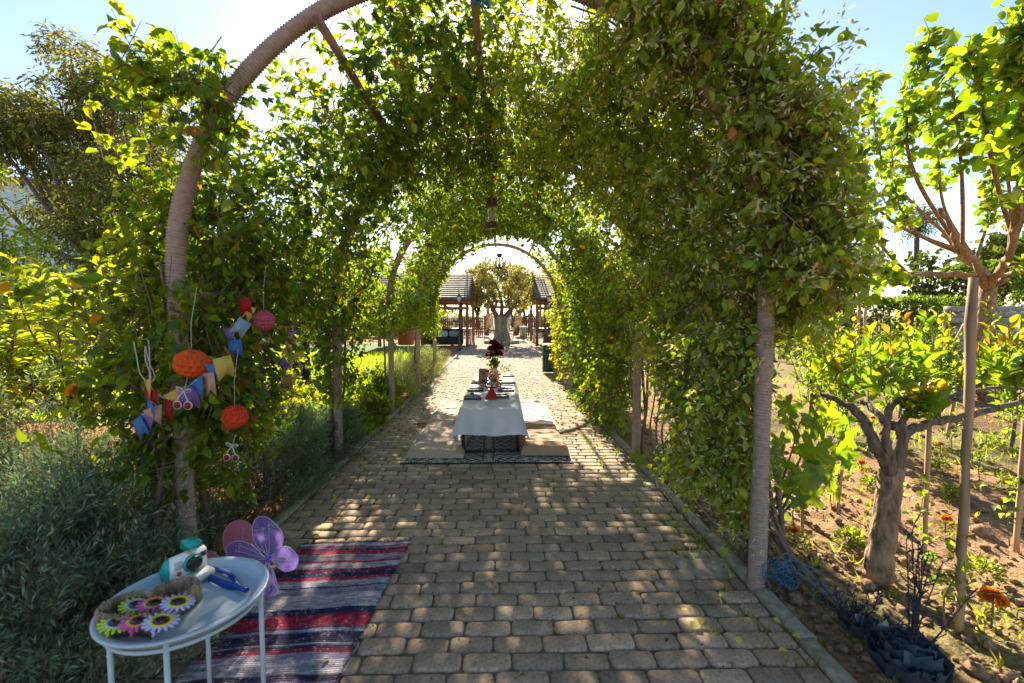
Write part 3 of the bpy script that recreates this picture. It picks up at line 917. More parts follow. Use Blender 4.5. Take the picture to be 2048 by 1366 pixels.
# two black and white woven mats under the table
def mat_pattern(U, V):
    """U across 0..1, V along in metres"""
    b = np.minimum(U, 1 - U)
    x = np.abs(U - .5) * 2
    d = np.abs(((V * 2.1) % 1) - .5) * 2
    dia = (np.abs(x * 1.15 + d * 1.0) * 4.2) % 1 < .5
    core = (x * 1.15 + d) < .25
    pat = dia ^ core
    border = b < .05
    zig = ((V * 18 + 2 * (U > .5)) % 1 < .5)
    out = np.where(border, np.where(b < .02, 1, zig), pat)
    edge = (b > .05) & (b < .065)
    return np.where(edge, 0, out)
for k_, (xa, xb) in enumerate(((-.985, -.142), (-.138, .700))):
    nu, nv = 86, 224
    u, v = np.linspace(0, 1, nu), np.linspace(0, 2.95, nv)
    U, V = np.meshgrid(u, v)
    pt = mat_pattern(U, V + .13)
    end = (V < .05)
    pt = np.where(end, (V < .016) * 0 + (V >= .016) * ((U * 30) % 1 < .5), pt)
    col = np.where(pt[..., None] > .5, np.array([.5, .48, .45]), np.array([.022, .022, .03]))
    X = xa + U * (xb - xa) + .006 * np.sin(V * 5); Y = 4.33 + V + .008 * np.sin(U * 9 + k_)
    Z = .012 + .004 * np.sin(U * 5 + V * 3) + .0015 * np.sin(V * 400)
    i = (np.arange(nv - 1)[:, None] * nu + np.arange(nu - 1)[None]).ravel()
    me = mesh_np('woven_mat', np.stack([X, Y, Z], -1).reshape(-1, 3), np.stack([i, i + 1, i + 1 + nu, i + nu], -1), 4, M['fabric'], False, col.reshape(-1, 3))
    o = link('woven_mat', me)
    md = o.modifiers.new('thick', 'SOLIDIFY'); md.thickness = .006; md.offset = -1
    tag(o, 'black and white diamond patterned mat on the paving under the ' + ('cream and brown left cushions' if False else ('cream mattresses' if k_ == 0 else 'brown and white mattresses')), 'mat')
def mattress(x0, x1, y0, y1, col, lab, seed, h=.05):
    nu, nv = 40, 90
    u, v = np.linspace(0, 1, nu), np.linspace(0, 1, nv)
    U, V = np.meshgrid(u, v)
    X, Y = x0 + U * (x1 - x0), y0 + V * (y1 - y0)
    r = np.random.default_rng(seed)
    p = np.stack([X, Y], -1)
    edge = np.minimum(np.minimum(U, 1 - U) * (x1 - x0), np.minimum(V, 1 - V) * (y1 - y0))
    prof = np.sqrt(np.clip(1 - (1 - np.clip(edge / .06, 0, 1)) ** 2, 0, 1))
    wr = .026 * fbm(p * np.array([.6, 2.2]), 4, seed) + .018 * np.abs(fbm(p * np.array([.6, 1.8]), 11, seed + 1)) + .006 * fbm(p, 26, seed + 5, 2)
    Z = .02 + (h + wr) * prof
    X = X + .02 * fbm(p, 3, seed + 2); Y = Y + .02 * fbm(p, 3, seed + 3)
    i = (np.arange(nv - 1)[:, None] * nu + np.arange(nu - 1)[None]).ravel()
    top = np.stack([X, Y, Z], -1).reshape(-1, 3)
    bot = top.copy(); bot[:, 2] = .016
    F = np.concatenate([np.stack([i, i + 1, i + 1 + nu, i + nu], -1), np.stack([i, i + nu, i + 1 + nu, i + 1], -1) + len(top)])
    me = mesh_np('floor_mattress', np.concatenate([top, bot]), F, 4, M['fabric'], True, np.tile(np.array(col), (2 * len(top), 1)))
    return tag(link('floor_mattress', me), lab, 'mattress', 'floor mattresses beside the low table')
mattress(-.95, -.37, 4.45, 5.78, (.50, .375, .29), 'cream beige floor mattress with red tassel on its corner', 31)
mattress(-.96, -.38, 5.80, 7.35, (.54, .40, .30), 'crumpled cream floor mattress touching the flower bed side of the table', 32)
mattress(.20, .685, 4.52, 5.66, (.43, .27, .165), 'tan brown floor mattress with a rolled front edge', 33, .058)
mattress(.20, .67, 5.68, 7.3, (.68, .63, .57), 'pale off white floor mattress behind the tan brown one', 34)
for (px, py), lab in (((825, 912), 'small rust red tassel on the front mat corner'), ((843, 852), 'small rust red tassel beside the cream mattress edge')):
    p0_ = G(px, py)
    g = MB(); g.cur = (.36, .09, .05)
    for _ in range(26):
        a = random.uniform(0, 6.28); l_ = random.uniform(.03, .07)
        g.tube([p0_ + Vector((0, 0, .035)), p0_ + Vector((math.cos(a) * l_ * .6, math.sin(a) * l_ * .6, .04)), p0_ + Vector((math.cos(a) * l_, math.sin(a) * l_, .02))], .004, 4)
    tag(g.build('tassel', M['fabric']), lab, 'tassel')

# --- things on the cloth
TT = TZ + .006
def board(px, py, w_, d_, lab, tilt=0.0):
    c = G(px, py, TT)
    r = empty('serving_board', (c.x, c.y, TT), lab, 'serving board', 'dark rimmed boards set on the cloth', tilt)
    g = MB(); g.cur = (.6, .58, .55); g.bevbox((0, 0, .006), (w_ - .02, d_ - .02, .012), .002); g.build('paper_sheet', M['paper'], r, world_coords=False)
    for sx, sy, a, b in ((0, 1, w_, .018), (0, -1, w_, .018), (1, 0, .018, d_ - .038), (-1, 0, .018, d_ - .038)):
        g = MB(); g.cur = (.07, .055, .045); g.bevbox((sx * (w_ / 2 - .009), sy * (d_ / 2 - .009), .012), (a, b, .022), .003); g.build('rim', M['paint'], r, world_coords=False)
for (px, py, lab) in ((945, 797, 'dark rimmed board beside the red bowl stand, next to the small candle'), (1001, 794, 'dark rimmed board on the front right corner of the white cloth'),
                      (951, 781, 'dark rimmed board just behind the small candle'), (1012, 781, 'dark rimmed board behind the red bowl stand, mattress side'),
                      (957, 765.5, 'dark rimmed board in front of the leaning wooden sign'), (1016, 765.5, 'dark rimmed board beside the colourful paper pinwheels'),
                      (1017, 752, 'dark rimmed board beside the burgundy flower vase')):
    board(px, py, .2, .17, lab, random.uniform(-.05, .05))
c = G(944, 791, TT)
g = MB(); g.cur = (.18, .15, .12); g.lathe([(.02, 0), (.024, .004), (.022, .035), (.017, .036), (.016, .03)], c, 16)
tag(g.build('tea_candle', M['paint'], smooth=True), 'small dark tea candle on the cloth behind a board', 'candle')
# red bowl stand
c = G(983, 797, TT)
st = empty('bowl_stand', c, 'glossy red cone shaped bowl stand filled with paper pinwheels', 'bowl stand')
g = MB(); g.cur = (.42, .012, .012); g.lathe([(.075, 0), (.078, .006), (.06, .035), (.035, .085), (.022, .115), (.024, .125)], c, 24); g.build('foot', M['plastic'], st, True)
g = MB(); g.cur = (.42, .012, .012); g.lathe([(.022, .12), (.075, .13), (.125, .155), (.128, .16), (.122, .161), (.07, .142), (.0, .135)], c, 28, close=False); g.build('bowl', M['plastic'], st, True)
def pinwheel(ctr, r, col, col2, lab, n=6):
    t = empty('paper_pinwheel', ctr, lab, 'pinwheel', 'paper pinwheels heaped in the red bowl')
    R = Matrix.Rotation(random.uniform(-.7, .7), 3, 'Y') @ Matrix.Rotation(rad(90) + random.uniform(-.5, .2), 3, 'X')
    for k in range(n):
        a = 2 * math.pi * k / n
        g = MB(); g.cur = col if k % 2 else col2
        o = [(0, 0), (math.cos(a) * r, math.sin(a) * r), (math.cos(a + .55) * r * .9, math.sin(a + .55) * r * .9), (math.cos(a + .9) * r * .45, math.sin(a + .9) * r * .45)]
        q = R @ Matrix.Rotation(.35, 3, Vector((math.cos(a), math.sin(a), 0)))
        g.prism(o, .0015, ctr, q); g.build('blade', M['paper'], t)
    g = MB(); g.cur = (.7, .6, .2); g.lathe([(.006, -.004), (.007, 0), (.004, .004)], ctr, 8, R=R); g.build('pin', M['plastic'], t)
for dx, dy, dz, r, a, b, lab in ((-.085, .0, .185, .05, (.10, .13, .04), (.45, .02, .02), 'dark green and red pinwheel at the rim of the red bowl'),
                             (-.01, -.04, .21, .062, (.24, .3, .30), (.12, .15, .16), 'grey green striped pinwheel standing up in the red bowl'),
                             (.075, .0, .20, .06, (.8, .42, .02), (.75, .1, .03), 'yellow and red pinwheel tipped over the red bowl edge'),
                             (-.03, .06, .275, .06, (.75, .25, .12), (.75, .3, .25), 'coral orange pinwheel on top of the heap'),
                             (.06, .06, .265, .055, (.8, .45, .03), (.75, .3, .1), 'golden yellow pinwheel on top of the heap'),
                             (.02, .02, .23, .05, (.7, .05, .05), (.15, .3, .2), 'red and green pinwheel buried in the heap')):
    pinwheel(c + Vector((dx, dy, dz)), r, a, b, lab)
# flower vase with burgundy blooms
c = G(989, 760, TT)
vs = empty('flower_vase', c, 'pale stone vase holding burgundy flowers on the table', 'vase')
g = MB(); g.cur = (.55, .42, .32); g.lathe([(.04, 0), (.05, .01), (.052, .13), (.045, .17), (.04, .19), (.034, .188), (.036, .15)], c, 20); g.build('vessel', M['paint'], vs, True)
n_ = 1100
th = rand_unit(n_); th[:, 2] = np.abs(th[:, 2]) * .8 + .1 * th[:, 2]
ctrs = np.array(c) + np.array([[.0, 0, .45], [-.07, .02, .36], [.06, -.02, .38], [.03, .05, .5], [-.04, -.04, .46], [.08, .03, .46], [-.01, 0, .54]])
cc = ctrs[rng.integers(0, len(ctrs), n_)]
leaves('blossom_head', T_ROUND, cc + th * .03, th + .3 * rand_unit(n_), rand_unit(n_), rng.uniform(.028, .05, n_), palette(n_, [(.14, .006, .014), (.09, .004, .010), (.2, .012, .02)]), M['petal'], vs)
n_ = 130
A = np.array(c) + rng.normal(0, .035, (n_, 3)) * np.array([1, 1, 1.6]) + np.array([0, 0, .27])
leaves('foliage', T_OVATE8, A, rand_unit(n_) - UP * .2, rand_unit(n_) + UP, rng.uniform(.04, .07, n_), palette(n_, [(.07, .11, .03), (.05, .08, .02)]), M['leaf'], vs)
g = MB()
for q in ctrs: g.tube([c + Vector((0, 0, .15)), Vector(q)], .004, 5)
g.build('stalk', M['twig'], vs)
# leaning wooden sign
c = G(966, 772, TT)
R = Matrix.Rotation(rad(16), 3, 'Z') @ Matrix.Rotation(rad(-12), 3, 'X') @ Matrix.Rotation(rad(8), 3, 'Y')
sg = empty('wooden_sign', c, 'small weathered wooden table sign leaning back on its stand', 'sign')
g = MB(); g.bevbox(c + Vector((0, 0, .12)), (.125, .012, .23), .004, R=R); g.build('panel', mat('sign_wood', (.33, .2, .1), .8, 12, .4, .4, stretch=(1, 1, .2)), sg)
g = MB(); g.cur = (.07, .045, .03)
g.lathe([(.012, -.002), (.012, .003)], c + Vector((0, 0, .135)) + R @ Vector((.005, -.008, .035)), 12, R=R @ Matrix.Rotation(rad(90), 3, 'X')); g.build('knot', M['paint'], sg)
g = MB(); g.bevbox(c + Vector((0, .02, .012)), (.1, .06, .024), .004); g.build('foot', M['wood_old'], sg)
# dark leafy sprig lying behind the vase
n_ = 40
A = np.array(G(1006, 744, TT)) + np.stack([np.linspace(-.06, .12, n_), rng.normal(0, .02, n_), rng.uniform(.03, .09, n_)], -1)
tag(leaves('leaf_sprig', T_LANCE, A, rand_unit(n_) + np.array([.6, 0, .2]), rand_unit(n_) + UP, rng.uniform(.04, .07, n_), palette(n_, [(.04, .06, .04), (.05, .07, .05)]), M['leaf_dull'], None, None),
    'dark green leaf sprig lying by the vase on the cloth', 'sprig')

# ================================================================== TRAY TABLE, lower left
TC, TR, THZ = Vector((-.982, 1.395, 0)), .225, .573
tray = empty('tray_table', TC, 'round pale blue grey metal tray table on thin legs beside the bushes', 'tray table')
g = MB(); g.lathe([(.0, .004), (TR - .045, .004), (TR - .032, .008), (TR - .024, .028), (TR - .004, .033), (TR, .031), (TR, .026), (TR - .006, .027), (TR - .022, .022), (TR - .03, 0), (.0, -.002)],
                  TC + Vector((0, 0, THZ - .03)), 72, close=False); g.build('tray', M['white_paint'], tray, True)
for a in (200, 290, 20, 110):
    a = rad(a)
    p = TC + Vector((.2 * math.cos(a), .2 * math.sin(a), 0))
    g = MB(); g.tube([p, p + Vector((0, 0, THZ - .012))], .0075, 10); g.build('leg', M['white_paint'], tray, True)
g = MB(); g.tube([TC + Vector((.2 * math.cos(a), .2 * math.sin(a), THZ - .035)) for a in np.linspace(0, 2 * math.pi, 49)], .006, 8, cap=False); g.build('ring', M['white_paint'], tray, True)
TS = THZ - .026                                             # tray surface
# heart shaped basket of wound twigs
bc = G(303, 1243, TS)
bx = (G(398, 1208, TS) - G(205, 1272, TS)); bl = bx.length
ang = math.atan2(bx.y, bx.x)
def heart(t, k):
    x = 16 * math.sin(t) ** 3; y_ = 13 * math.cos(t) - 5 * math.cos(2 * t) - 2 * math.cos(3 * t) - math.cos(4 * t)
    return x / 16 * k, (y_ + 2.5) / 16 * k * .82
HB = bl / 2 * 1.06
Rb = Matrix.Rotation(ang, 3, 'Z')
bk = empty('heart_basket', bc, 'heart shaped basket wound with brown twine holding novelty sunglasses', 'basket')
prof = [Rb @ Vector((*heart(t, HB), 0)) + bc for t in np.linspace(0, 2 * math.pi, 81)]
straw = mat('straw', (.33, .24, .145), .9, 60, .5, .5, stretch=(1, 1, .2))
g = MB()
n_ = 80
V, F = [], []
for j, (z_, s_) in enumerate(((0, 1), (.055, 1.03), (.06, 1.0), (.055, .95), (.004, .93))):
    for p in prof[:-1]:
        q = bc + (p - bc) * s_; V.append((q.x, q.y, TS + z_))
for j in range(4):
    for i in range(n_): F.append((j * n_ + i, j * n_ + (i + 1) % n_, (j + 1) * n_ + (i + 1) % n_, (j + 1) * n_ + i))
F.append(tuple(range(4 * n_, 5 * n_)))
g.add(V, F); g.build('wall', straw, bk, True)
g = MB()
for i in range(150):
    t = 2 * math.pi * i / 150
    p = Rb @ Vector((*heart(t, HB), 0)); q = bc + p * 1.035; q2 = bc + p * .95
    j = lambda: random.gauss(0, .0015)
    g.tube([Vector((q.x + j(), q.y + j(), TS + .002)), Vector((q.x + j(), q.y + j(), TS + .056)), Vector(((q.x + q2.x) / 2, (q.y + q2.y) / 2, TS + .066 + j())), Vector((q2.x + j(), q2.y + j(), TS + .054)), Vector((q2.x, q2.y, TS + .006))], .0027, 5)
g.build('twine_wrap', straw, bk, True)['kind'] = 'stuff'
lens_m = mat('dark_lens', (.012, .01, .01), .08, 5, .02, spec=.8)
def flower_glasses(pa, pb, c1, c2, lab, zoff):
    a, b = G(*pa, TS + zoff), G(*pb, TS + zoff)
    mid = (a + b) / 2
    t = empty('flower_sunglasses', mid, lab, 'sunglasses', 'flower shaped novelty sunglasses in the basket')
    d = (b - a).normalized()
    nrm_ = Vector((.25, -.62, .74)).normalized()
    nrm_ = (nrm_ - d * nrm_.dot(d)).normalized()
    e = nrm_.cross(d)
    R = Matrix((d, e, nrm_)).transposed()
    for c_ in (a, b):
        o = []
        for k in range(16):
            for w_, r_ in ((-.36, .60), (-.22, .93), (0, 1.02), (.22, .93), (.36, .60)):
                th_ = 2 * math.pi * (k + w_) / 16
                o.append((.043 * r_ * math.cos(th_), .043 * r_ * math.sin(th_)))
        g = MB(); g.cur = c1; g.prism(o, .004, c_, R); fr = g.build('flower_frame', M['plastic'], t)
        g = MB(); g.cur = c2; g.lathe([(.026, .002), (.027, .0045), (.022, .0055), (.0195, .003)], c_, 28, R=R, close=False); g.build('lens_ring', M['plastic'], fr, True)
        g = MB(); g.lathe([(.0215, .002), (.018, .0048), (.009, .0062), (.0, .0065)], c_, 24, R=R, close=False); g.build('lens', lens_m, fr, True)
    for c_, s in ((a, -1), (b, 1)):
        g = MB(); g.cur = c1
        q = c_ + d * s * .03
        g.tube([q, q - nrm_ * .02, q - nrm_ * .03 - d * s * .05], .003, 6); g.build('temple', M['plastic'], t, True)
    g = MB(); g.cur = c1; g.tube([a + d * .03, b - d * .03], .003, 6); g.build('bridge', M['plastic'], t)
flower_glasses((234, 1246), (273, 1211), (.52, .72, .015), (.5, .5, .5), 'lime yellow flower sunglasses with grey ringed lenses', .045)
flower_glasses((277, 1243), (309, 1207), (.62, .10, .32), (.8, .32, .02), 'pink flower sunglasses with orange ringed lenses', .054)
flower_glasses((322, 1243), (356, 1205), (.50, .50, .80), (.75, .55, .02), 'pale lilac flower sunglasses with yellow ringed lenses', .062)
# instant camera
ca, cb = G(352, 1178, TS), G(410, 1150, TS)
wv = (cb - ca).normalized()
fw = Vector((wv.y, -wv.x, 0))
cR = Matrix((fw, wv, Vector((0, 0, 1)))).transposed()        # x forward, y width, z up
cc_ = (ca + cb) / 2 - fw * .02 + Vector((0, 0, TS - ca.z))
ic = empty('instant_camera', cc_, 'white and teal instant film camera with round black lens on the tray', 'camera')
def cprism(prof, w_, col, name, parent=ic, yo=0.0, m='plastic'):
    """(x,z) side profile extruded along the camera width"""
    g = MB(); g.cur = col
    n = len(prof)
    V = [cR @ Vector((x, y_ + yo, z)) + cc_ for y_ in (-w_ / 2, w_ / 2) for x, z in prof]
    F = [tuple(range(n)), tuple(range(2 * n - 1, n - 1, -1))] + [(i, n + i, n + (i + 1) % n, (i + 1) % n) for i in range(n)]
    g.add(V, F)
    return g.build(name, M[m], parent)
TEAL, WHT = (.01, .34, .30), (.78, .76, .74)
CW = .105
cprism([(.0, .003), (.022, .003), (.022, .096), (.0, .102)], CW, WHT, 'front_panel')
cprism([(.022, .016), (.068, .016), (.068, .031), (.064, .034), (.022, .034)], CW, WHT, 'ledge')
cprism([(.022, .002), (.066, .002), (.066, .0145), (.022, .0145)], CW - .006, TEAL, 'film_door')
cprism([(-.001, .003), (-.001, .100), (-.03, .085), (-.085, .022), (-.085, .003)], CW - .003, TEAL, 'back_shell')
cprism([(-.002, .1), (-.002, .118), (-.06, .118), (-.066, .11), (-.066, .085), (-.03, .085)], .036, TEAL, 'viewfinder', yo=.033)
def cdisc(x, y_, z, r, d, col, name, sq=None, m=None):
    g = MB(); g.cur = col
    R = cR @ Matrix.Rotation(rad(90), 3, 'Y')
    if sq: g.bevbox(cR @ Vector((x, y_, z)) + cc_, (d, sq[0], sq[1]), .002, R=cR)
    else: g.lathe([(r, 0), (r, d), (r * .85, d + .002), (0, d + .002)], cR @ Vector((x, y_, z)) + cc_, 24, R=R, close=False)
    return g.build(name, m or M['plastic'], ic, True if not sq else False)
cdisc(.022, .006, .066, .030, .006, TEAL, 'lens_ring')
cdisc(.028, .006, .066, .0235, .012, (.015, .015, .018), 'lens')
cdisc(.0225, .041, .080, 0, .003, (.03, .03, .035), 'viewfinder_window', (.02, .018))
cdisc(.0225, -.036, .074, 0, .003, (.45, .46, .44), 'flash', (.024, .026))
cdisc(.022, -.036, .047, .007, .004, (.45, .04, .02), 'shutter_button')
cdisc(.010, .003, .1005, 0, .028, (.7, .33, .03), 'stripe', (.014, .004))
# blue strap lying on the tray
sp = [G(300 + x / 9.31, 1080 + y_ / 9.31, TS + .012) for x, y_ in ((1010, 505), (1180, 530), (1330, 560), (1480, 630), (1580, 740), (1600, 850), (1480, 850), (1330, 800), (1200, 735), (1120, 700))]
g = MB(); g.cur = (.005, .045, .24); g.tube(bez(sp, 40), .011, 8, flat=.5)
sp2 = [G(300 + x / 9.31, 1080 + y_ / 9.31, TS + .014) for x, y_ in ((1590, 830), (1650, 870), (1720, 905), (1790, 935))]
g.tube(bez(sp2, 10), [.012, .014, .014, .013, .013, .013, .013, .013, .013, .013][:len(bez(sp2, 10))], 8, flat=.6)
tag(g.build('wrist_strap', M['plastic'], smooth=True), 'looped blue leather strap lying on the tray', 'strap')

# ================================================================== RAG RUG
r_tl, r_tr, r_br = G(606, 1091), G(822, 1083), G(672, 1364)
r_bl = G(350, 1364)
ru = (r_tr - r_tl); wid = ru.length
down = ((r_br - r_tr).normalized() * 1.0)
Lr = 1.62
rw_n = int(Lr / .0115); cu_n = 74
R0 = np.random.default_rng(5)
pal = np.array([(.42, .37, .40), (.30, .26, .33), (.40, .02, .055), (.27, .012, .05), (.46, .11, .18), (.02, .025, .085), (.05, .04, .07), (.12, .27, .30), (.48, .43, .43), (.2, .16, .24), (.45, .37, .08)])
rows = []
cur, left_n = 0, 0
for r_ in range(rw_n):
    if left_n <= 0:
        cur = R0.choice(len(pal), p=np.array([.14, .11, .20, .12, .10, .11, .07, .03, .04, .07, .01])); left_n = R0.integers(1, 6)
    rows.append(cur); left_n -= 1
rows[:10] = [6, 9, 8, 8, 7, 2, 4, 6, 5, 2]
VV, CC = [], []
hs = [(0.0, 0.0), (.3, .0045), (.7, .0045), (1.0, 0.0)]
for r_ in range(rw_n):
    base = pal[rows[r_]]
    seg = R0.integers(3, 10)
    shade = np.repeat(R0.uniform(.55, 1.35, cu_n // seg + 2), seg)[:cu_n]
    other = pal[R0.choice(len(pal), cu_n)]
    mix = (R0.uniform(0, 1, cu_n) < .14)[:, None]
    rc = np.where(mix, other * .4 + base * .4 + .06, base) * shade[:, None]
    for t, hgt in hs[:3]:
        tt = (r_ + t) / rw_n
        e0, e1 = r_tl + down * (Lr * tt) * 1.0, r_tr + down * (Lr * tt)
        e0 = r_tl + (r_bl - r_tl).normalized() * (Lr * tt)
        wob = .004 * math.sin(r_ * .9) + R0.normal(0, .002)
        for c_ in range(cu_n):
            u = c_ / (cu_n - 1)
            q = e0 + (e1 - e0) * u
            VV.append((q.x + (wob if c_ in (0, cu_n - 1) else 0), q.y + .004 * math.sin(u * 14 + r_ * .05), .008 + hgt * (1 + .5 * (c_ % 2)) + .004 * math.sin(u * 5 + tt * 9)))
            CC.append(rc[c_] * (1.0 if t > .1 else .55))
nr = rw_n * 3
i = (np.arange(nr - 1)[:, None] * cu_n + np.arange(cu_n - 1)[None]).ravel()
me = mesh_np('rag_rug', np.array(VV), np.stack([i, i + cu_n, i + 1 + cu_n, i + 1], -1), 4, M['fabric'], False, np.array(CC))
rug = link('rag_rug', me)
md = rug.modifiers.new('thick', 'SOLIDIFY'); md.thickness = .006; md.offset = -1
tag(rug, 'striped red white and navy rag rug lying on the paving by the tray table', 'rug')
g = MB()
for k_ in range(60):
    u = k_ / 59
    g.cur = random.choice([(.35, .05, .07), (.05, .05, .06), (.4, .38, .38)])
    q = r_tl + (r_tr - r_tl) * u
    g.tube([q + Vector((0, -.005, .008)), q + Vector((random.uniform(-.006, .006), .012, .009)), q + Vector((random.uniform(-.012, .012), .026, .005))], .0026, 4)
g.build('fringe', M['fabric'], rug)['kind'] = 'stuff'

# ================================================================== BUTTERFLY WINGS
def wings(lobes, ctr, Yfun, gz, wire_c, lab, puff):
    def W(x, y_):
        px, py = 140 + x / 2.926, 1000 + y_ / 2.926
        return P(px, py, Yfun(py))
    c = W(*ctr)
    t = empty('butterfly_wings', c, lab, 'costume wings')
    for lb in lobes:
        pts = [W(*q) for q in lb]
        ring = bez(pts + [pts[0]], 44)[:-1]
        ring = [q + Vector((0, .0, 0)) for q in ring]
        m_ = sum(ring, Vector()) / len(ring)
        g = MB(); n = len(ring)
        for dy in (-.0008, .0008):
            g.add([m_ + Vector((0, dy - .006, 0))] + [m_ + (q - m_) * .6 + Vector((0, dy - .004, 0)) for q in ring] + [q + Vector((0, dy, 0)) for q in ring],
                  [(0, 1 + i, 1 + (i + 1) % n) for i in range(n)] + [(1 + i, 1 + n + i, 1 + n + (i + 1) % n, 1 + (i + 1) % n) for i in range(n)])
        wgo = g.build('wing', gz, t, True)
        g = MB(); g.cur = wire_c; g.tube(ring + [ring[0]], .0022, 5, cap=False); g.build('wire_rim', M['paint'], wgo, True)
        g = MB(); g.cur = (.7, .66, .72)
        far = max(ring, key=lambda q: (q - c).length)
        for s in (-.35, 0, .35):
            side_ = (far - c).cross(Vector((0, 1, 0))).normalized()
            e = c + (far - c) * .72 + side_ * s * (far - c).length * .45
            g.tube(bez([c + Vector((0, -.006, 0)), c + (e - c) * .5 + side_ * s * .012 + Vector((0, -.007, 0)), e + Vector((0, -.005, 0))], 10), .0011, 4)
            for _ in range(7):
                q = e + Vector((random.gauss(0, .008), -.006, random.gauss(0, .009)))
                g.tube([q, q + Vector((random.gauss(0, .006), 0, random.gauss(0, .006)))], .0013, 4)
        g.build('glitter_vein', M['paint'], wgo)
    g = MB(); g.cur = puff
    for _ in range(60):
        d = Vector(rand_unit(1)[0])
        g.tube([c, c + d * random.uniform(.012, .024)], .0022, 4)
    g.build('centre_puff', M['fabric'], t)
PUR = [[(1165, 330), (1095, 270), (1068, 200), (1080, 120), (1128, 95), (1185, 125), (1240, 190), (1243, 260), (1200, 310)],
       [(1150, 345), (1070, 268), (985, 240), (920, 268), (925, 345), (985, 395), (1075, 432), (1135, 395)],
       [(1180, 340), (1225, 285), (1280, 276), (1335, 335), (1318, 400), (1255, 416), (1195, 372)],
       [(1160, 370), (1198, 440), (1213, 530), (1170, 588), (1110, 545), (1085, 460), (1130, 390)]]
PNK = [[(1000, 430), (925, 340), (895, 240), (915, 160), (985, 118), (1050, 140), (1072, 210), (1050, 330)],
       [(980, 450), (900, 360), (830, 300), (775, 318), (762, 390), (830, 460), (920, 480)],
       [(1000, 460), (1060, 430), (1105, 480), (1095, 550), (1040, 562), (985, 510)],
       [(960, 500), (985, 600), (970, 720), (915, 772), (862, 745), (850, 660), (900, 540)]]
wings(PUR, (1165, 342), lambda py: 2.27 + (1200 - py) * .0005, gauze_mat('purple_gauze', (.33, .22, .62), .55), (.6, .5, .7), 'purple gauze butterfly costume wings standing by the rug', (.25, .16, .8))
wings(PNK, (975, 455), lambda py: 2.09 + (1262 - py) * .0019, gauze_mat('pink_gauze', (.95, .38, .5), .75), (.75, .45, .5), 'pink gauze butterfly costume wings propped behind the tray table', (.7, .1, .25))

# ================================================================== PARTY DECORATIONS ON THE LEFT VINE
def paper_ball(px, py, w_px, Y, col, lab, tilt=0.2, h=1.0):
    c = P(px, py, Y); R_ = w_px / FPX * Y / 2
    nphi, nth = 96, 55
    ph = np.arange(nphi) / nphi * 2 * math.pi
    th = np.linspace(.02, math.pi - .02, nth)
    PH, TH = np.meshgrid(ph, th)
    row = np.floor(TH / math.pi * 7)
    d = np.abs(np.sin(PH * 7 + (row % 2) * math.pi / 2)) ** .8
    fr = (TH / math.pi * 7) % 1
    r = R_ * (1 - .28 * d * np.sin(fr * math.pi) ** .5 * np.sin(TH) ** .5)
    V = np.stack([r * np.sin(TH) * np.cos(PH), r * np.sin(TH) * np.sin(PH), r * np.cos(TH) * h], -1).reshape(-1, 3)
    i = np.arange(nth - 1)[:, None] * nphi; a = np.arange(nphi)[None]; b = (a + 1) % nphi
    F = np.stack([i + a, i + nphi + a, i + nphi + b, i + b], -1).reshape(-1, 4)
    t = empty('paper_ball', c, lab, 'paper ball', 'honeycomb paper balls hung in the vine')
    link('honeycomb', mesh_np('honeycomb', V, F, 4, M['tissue'], False, np.tile(np.array(col), (len(V), 1))), t, rot=(tilt, tilt * .7, .4), world_coords=False)
    g = MB(); g.cur = (.7, .65, .6); top = Vector((0, 0, R_))
    g.tube([top * .9, top + Vector((-.01, .02, .1)), top + Vector((-.02, .08, .25))], .0012, 4); g.build('string', M['paint'], t, world_coords=False)
paper_ball(384, 727, 66, 1.93, (.85, .17, .035), 'large orange honeycomb paper ball hung above the bunting', .25, .86)
paper_ball(470, 833, 50, 2.1, (.8, .1, .03), 'smaller red orange honeycomb paper ball half hidden by leaves', .5, .95)
paper_ball(528, 641, 42, 2.55, (.75, .18, .24), 'pink honeycomb paper ball beside the red pennant', .1)
def bunting(pts, Y, lab, size=.05, sw=None):
    """pts: (crop x, crop y, colour key, swallowtail?) in order along the string"""
    C_ = dict(r=(.42, .008, .012), y=(.62, .48, .10), b=(.06, .2, .5), p=(.26, .16, .45), t=(.55, .36, .26), l=(.3, .42, .6), w=(.6, .58, .55))
    W = [P(200 + q[0] / 3.416, 560 + q[1] / 3.416, Y + (q[4] if len(q) > 4 else 0)) for q in pts]
    t = empty('bunting', W[0], lab, 'bunting')
    g = MB(); g.cur = (.6, .56, .5)
    hang = [w + Vector((0, 0, size * .55)) for w in W]
    g.tube(bez(hang, 6 * len(hang)) if len(hang) > 2 else hang, .0011, 4); g.build('string', M['paint'], t)
    for (q, w) in zip(pts, W):
        g = MB(); g.cur = C_[q[2]]
        a = random.uniform(-.6, .6)
        yaw = random.uniform(-.7, .7)
        R = Matrix.Rotation(yaw, 3, 'Z') @ Matrix.Rotation(rad(90), 3, 'X') @ Matrix.Rotation(a, 3, 'Z')
        s = size
        if q[3]: o = [(-s * .42, .5 * s), (-s * .42, -.75 * s), (0, -.4 * s), (s * .42, -.75 * s), (s * .42, .5 * s)]
        else: o = [(-s * .48, .5 * s), (0, -.62 * s), (s * .48, .5 * s)]
        n = len(o)
        # slightly bowed paper
        V = [R @ Vector((x, y_, .10 * x * x / s + z)) + w for z in (-.0006, .0006) for x, y_ in o]
        g.add(V, [tuple(range(n - 1, -1, -1)), tuple(range(n, 2 * n))] + [(i, (i + 1) % n, n + (i + 1) % n, n + i) for i in range(n)])
        g.build('pennant', M['paper'], t)
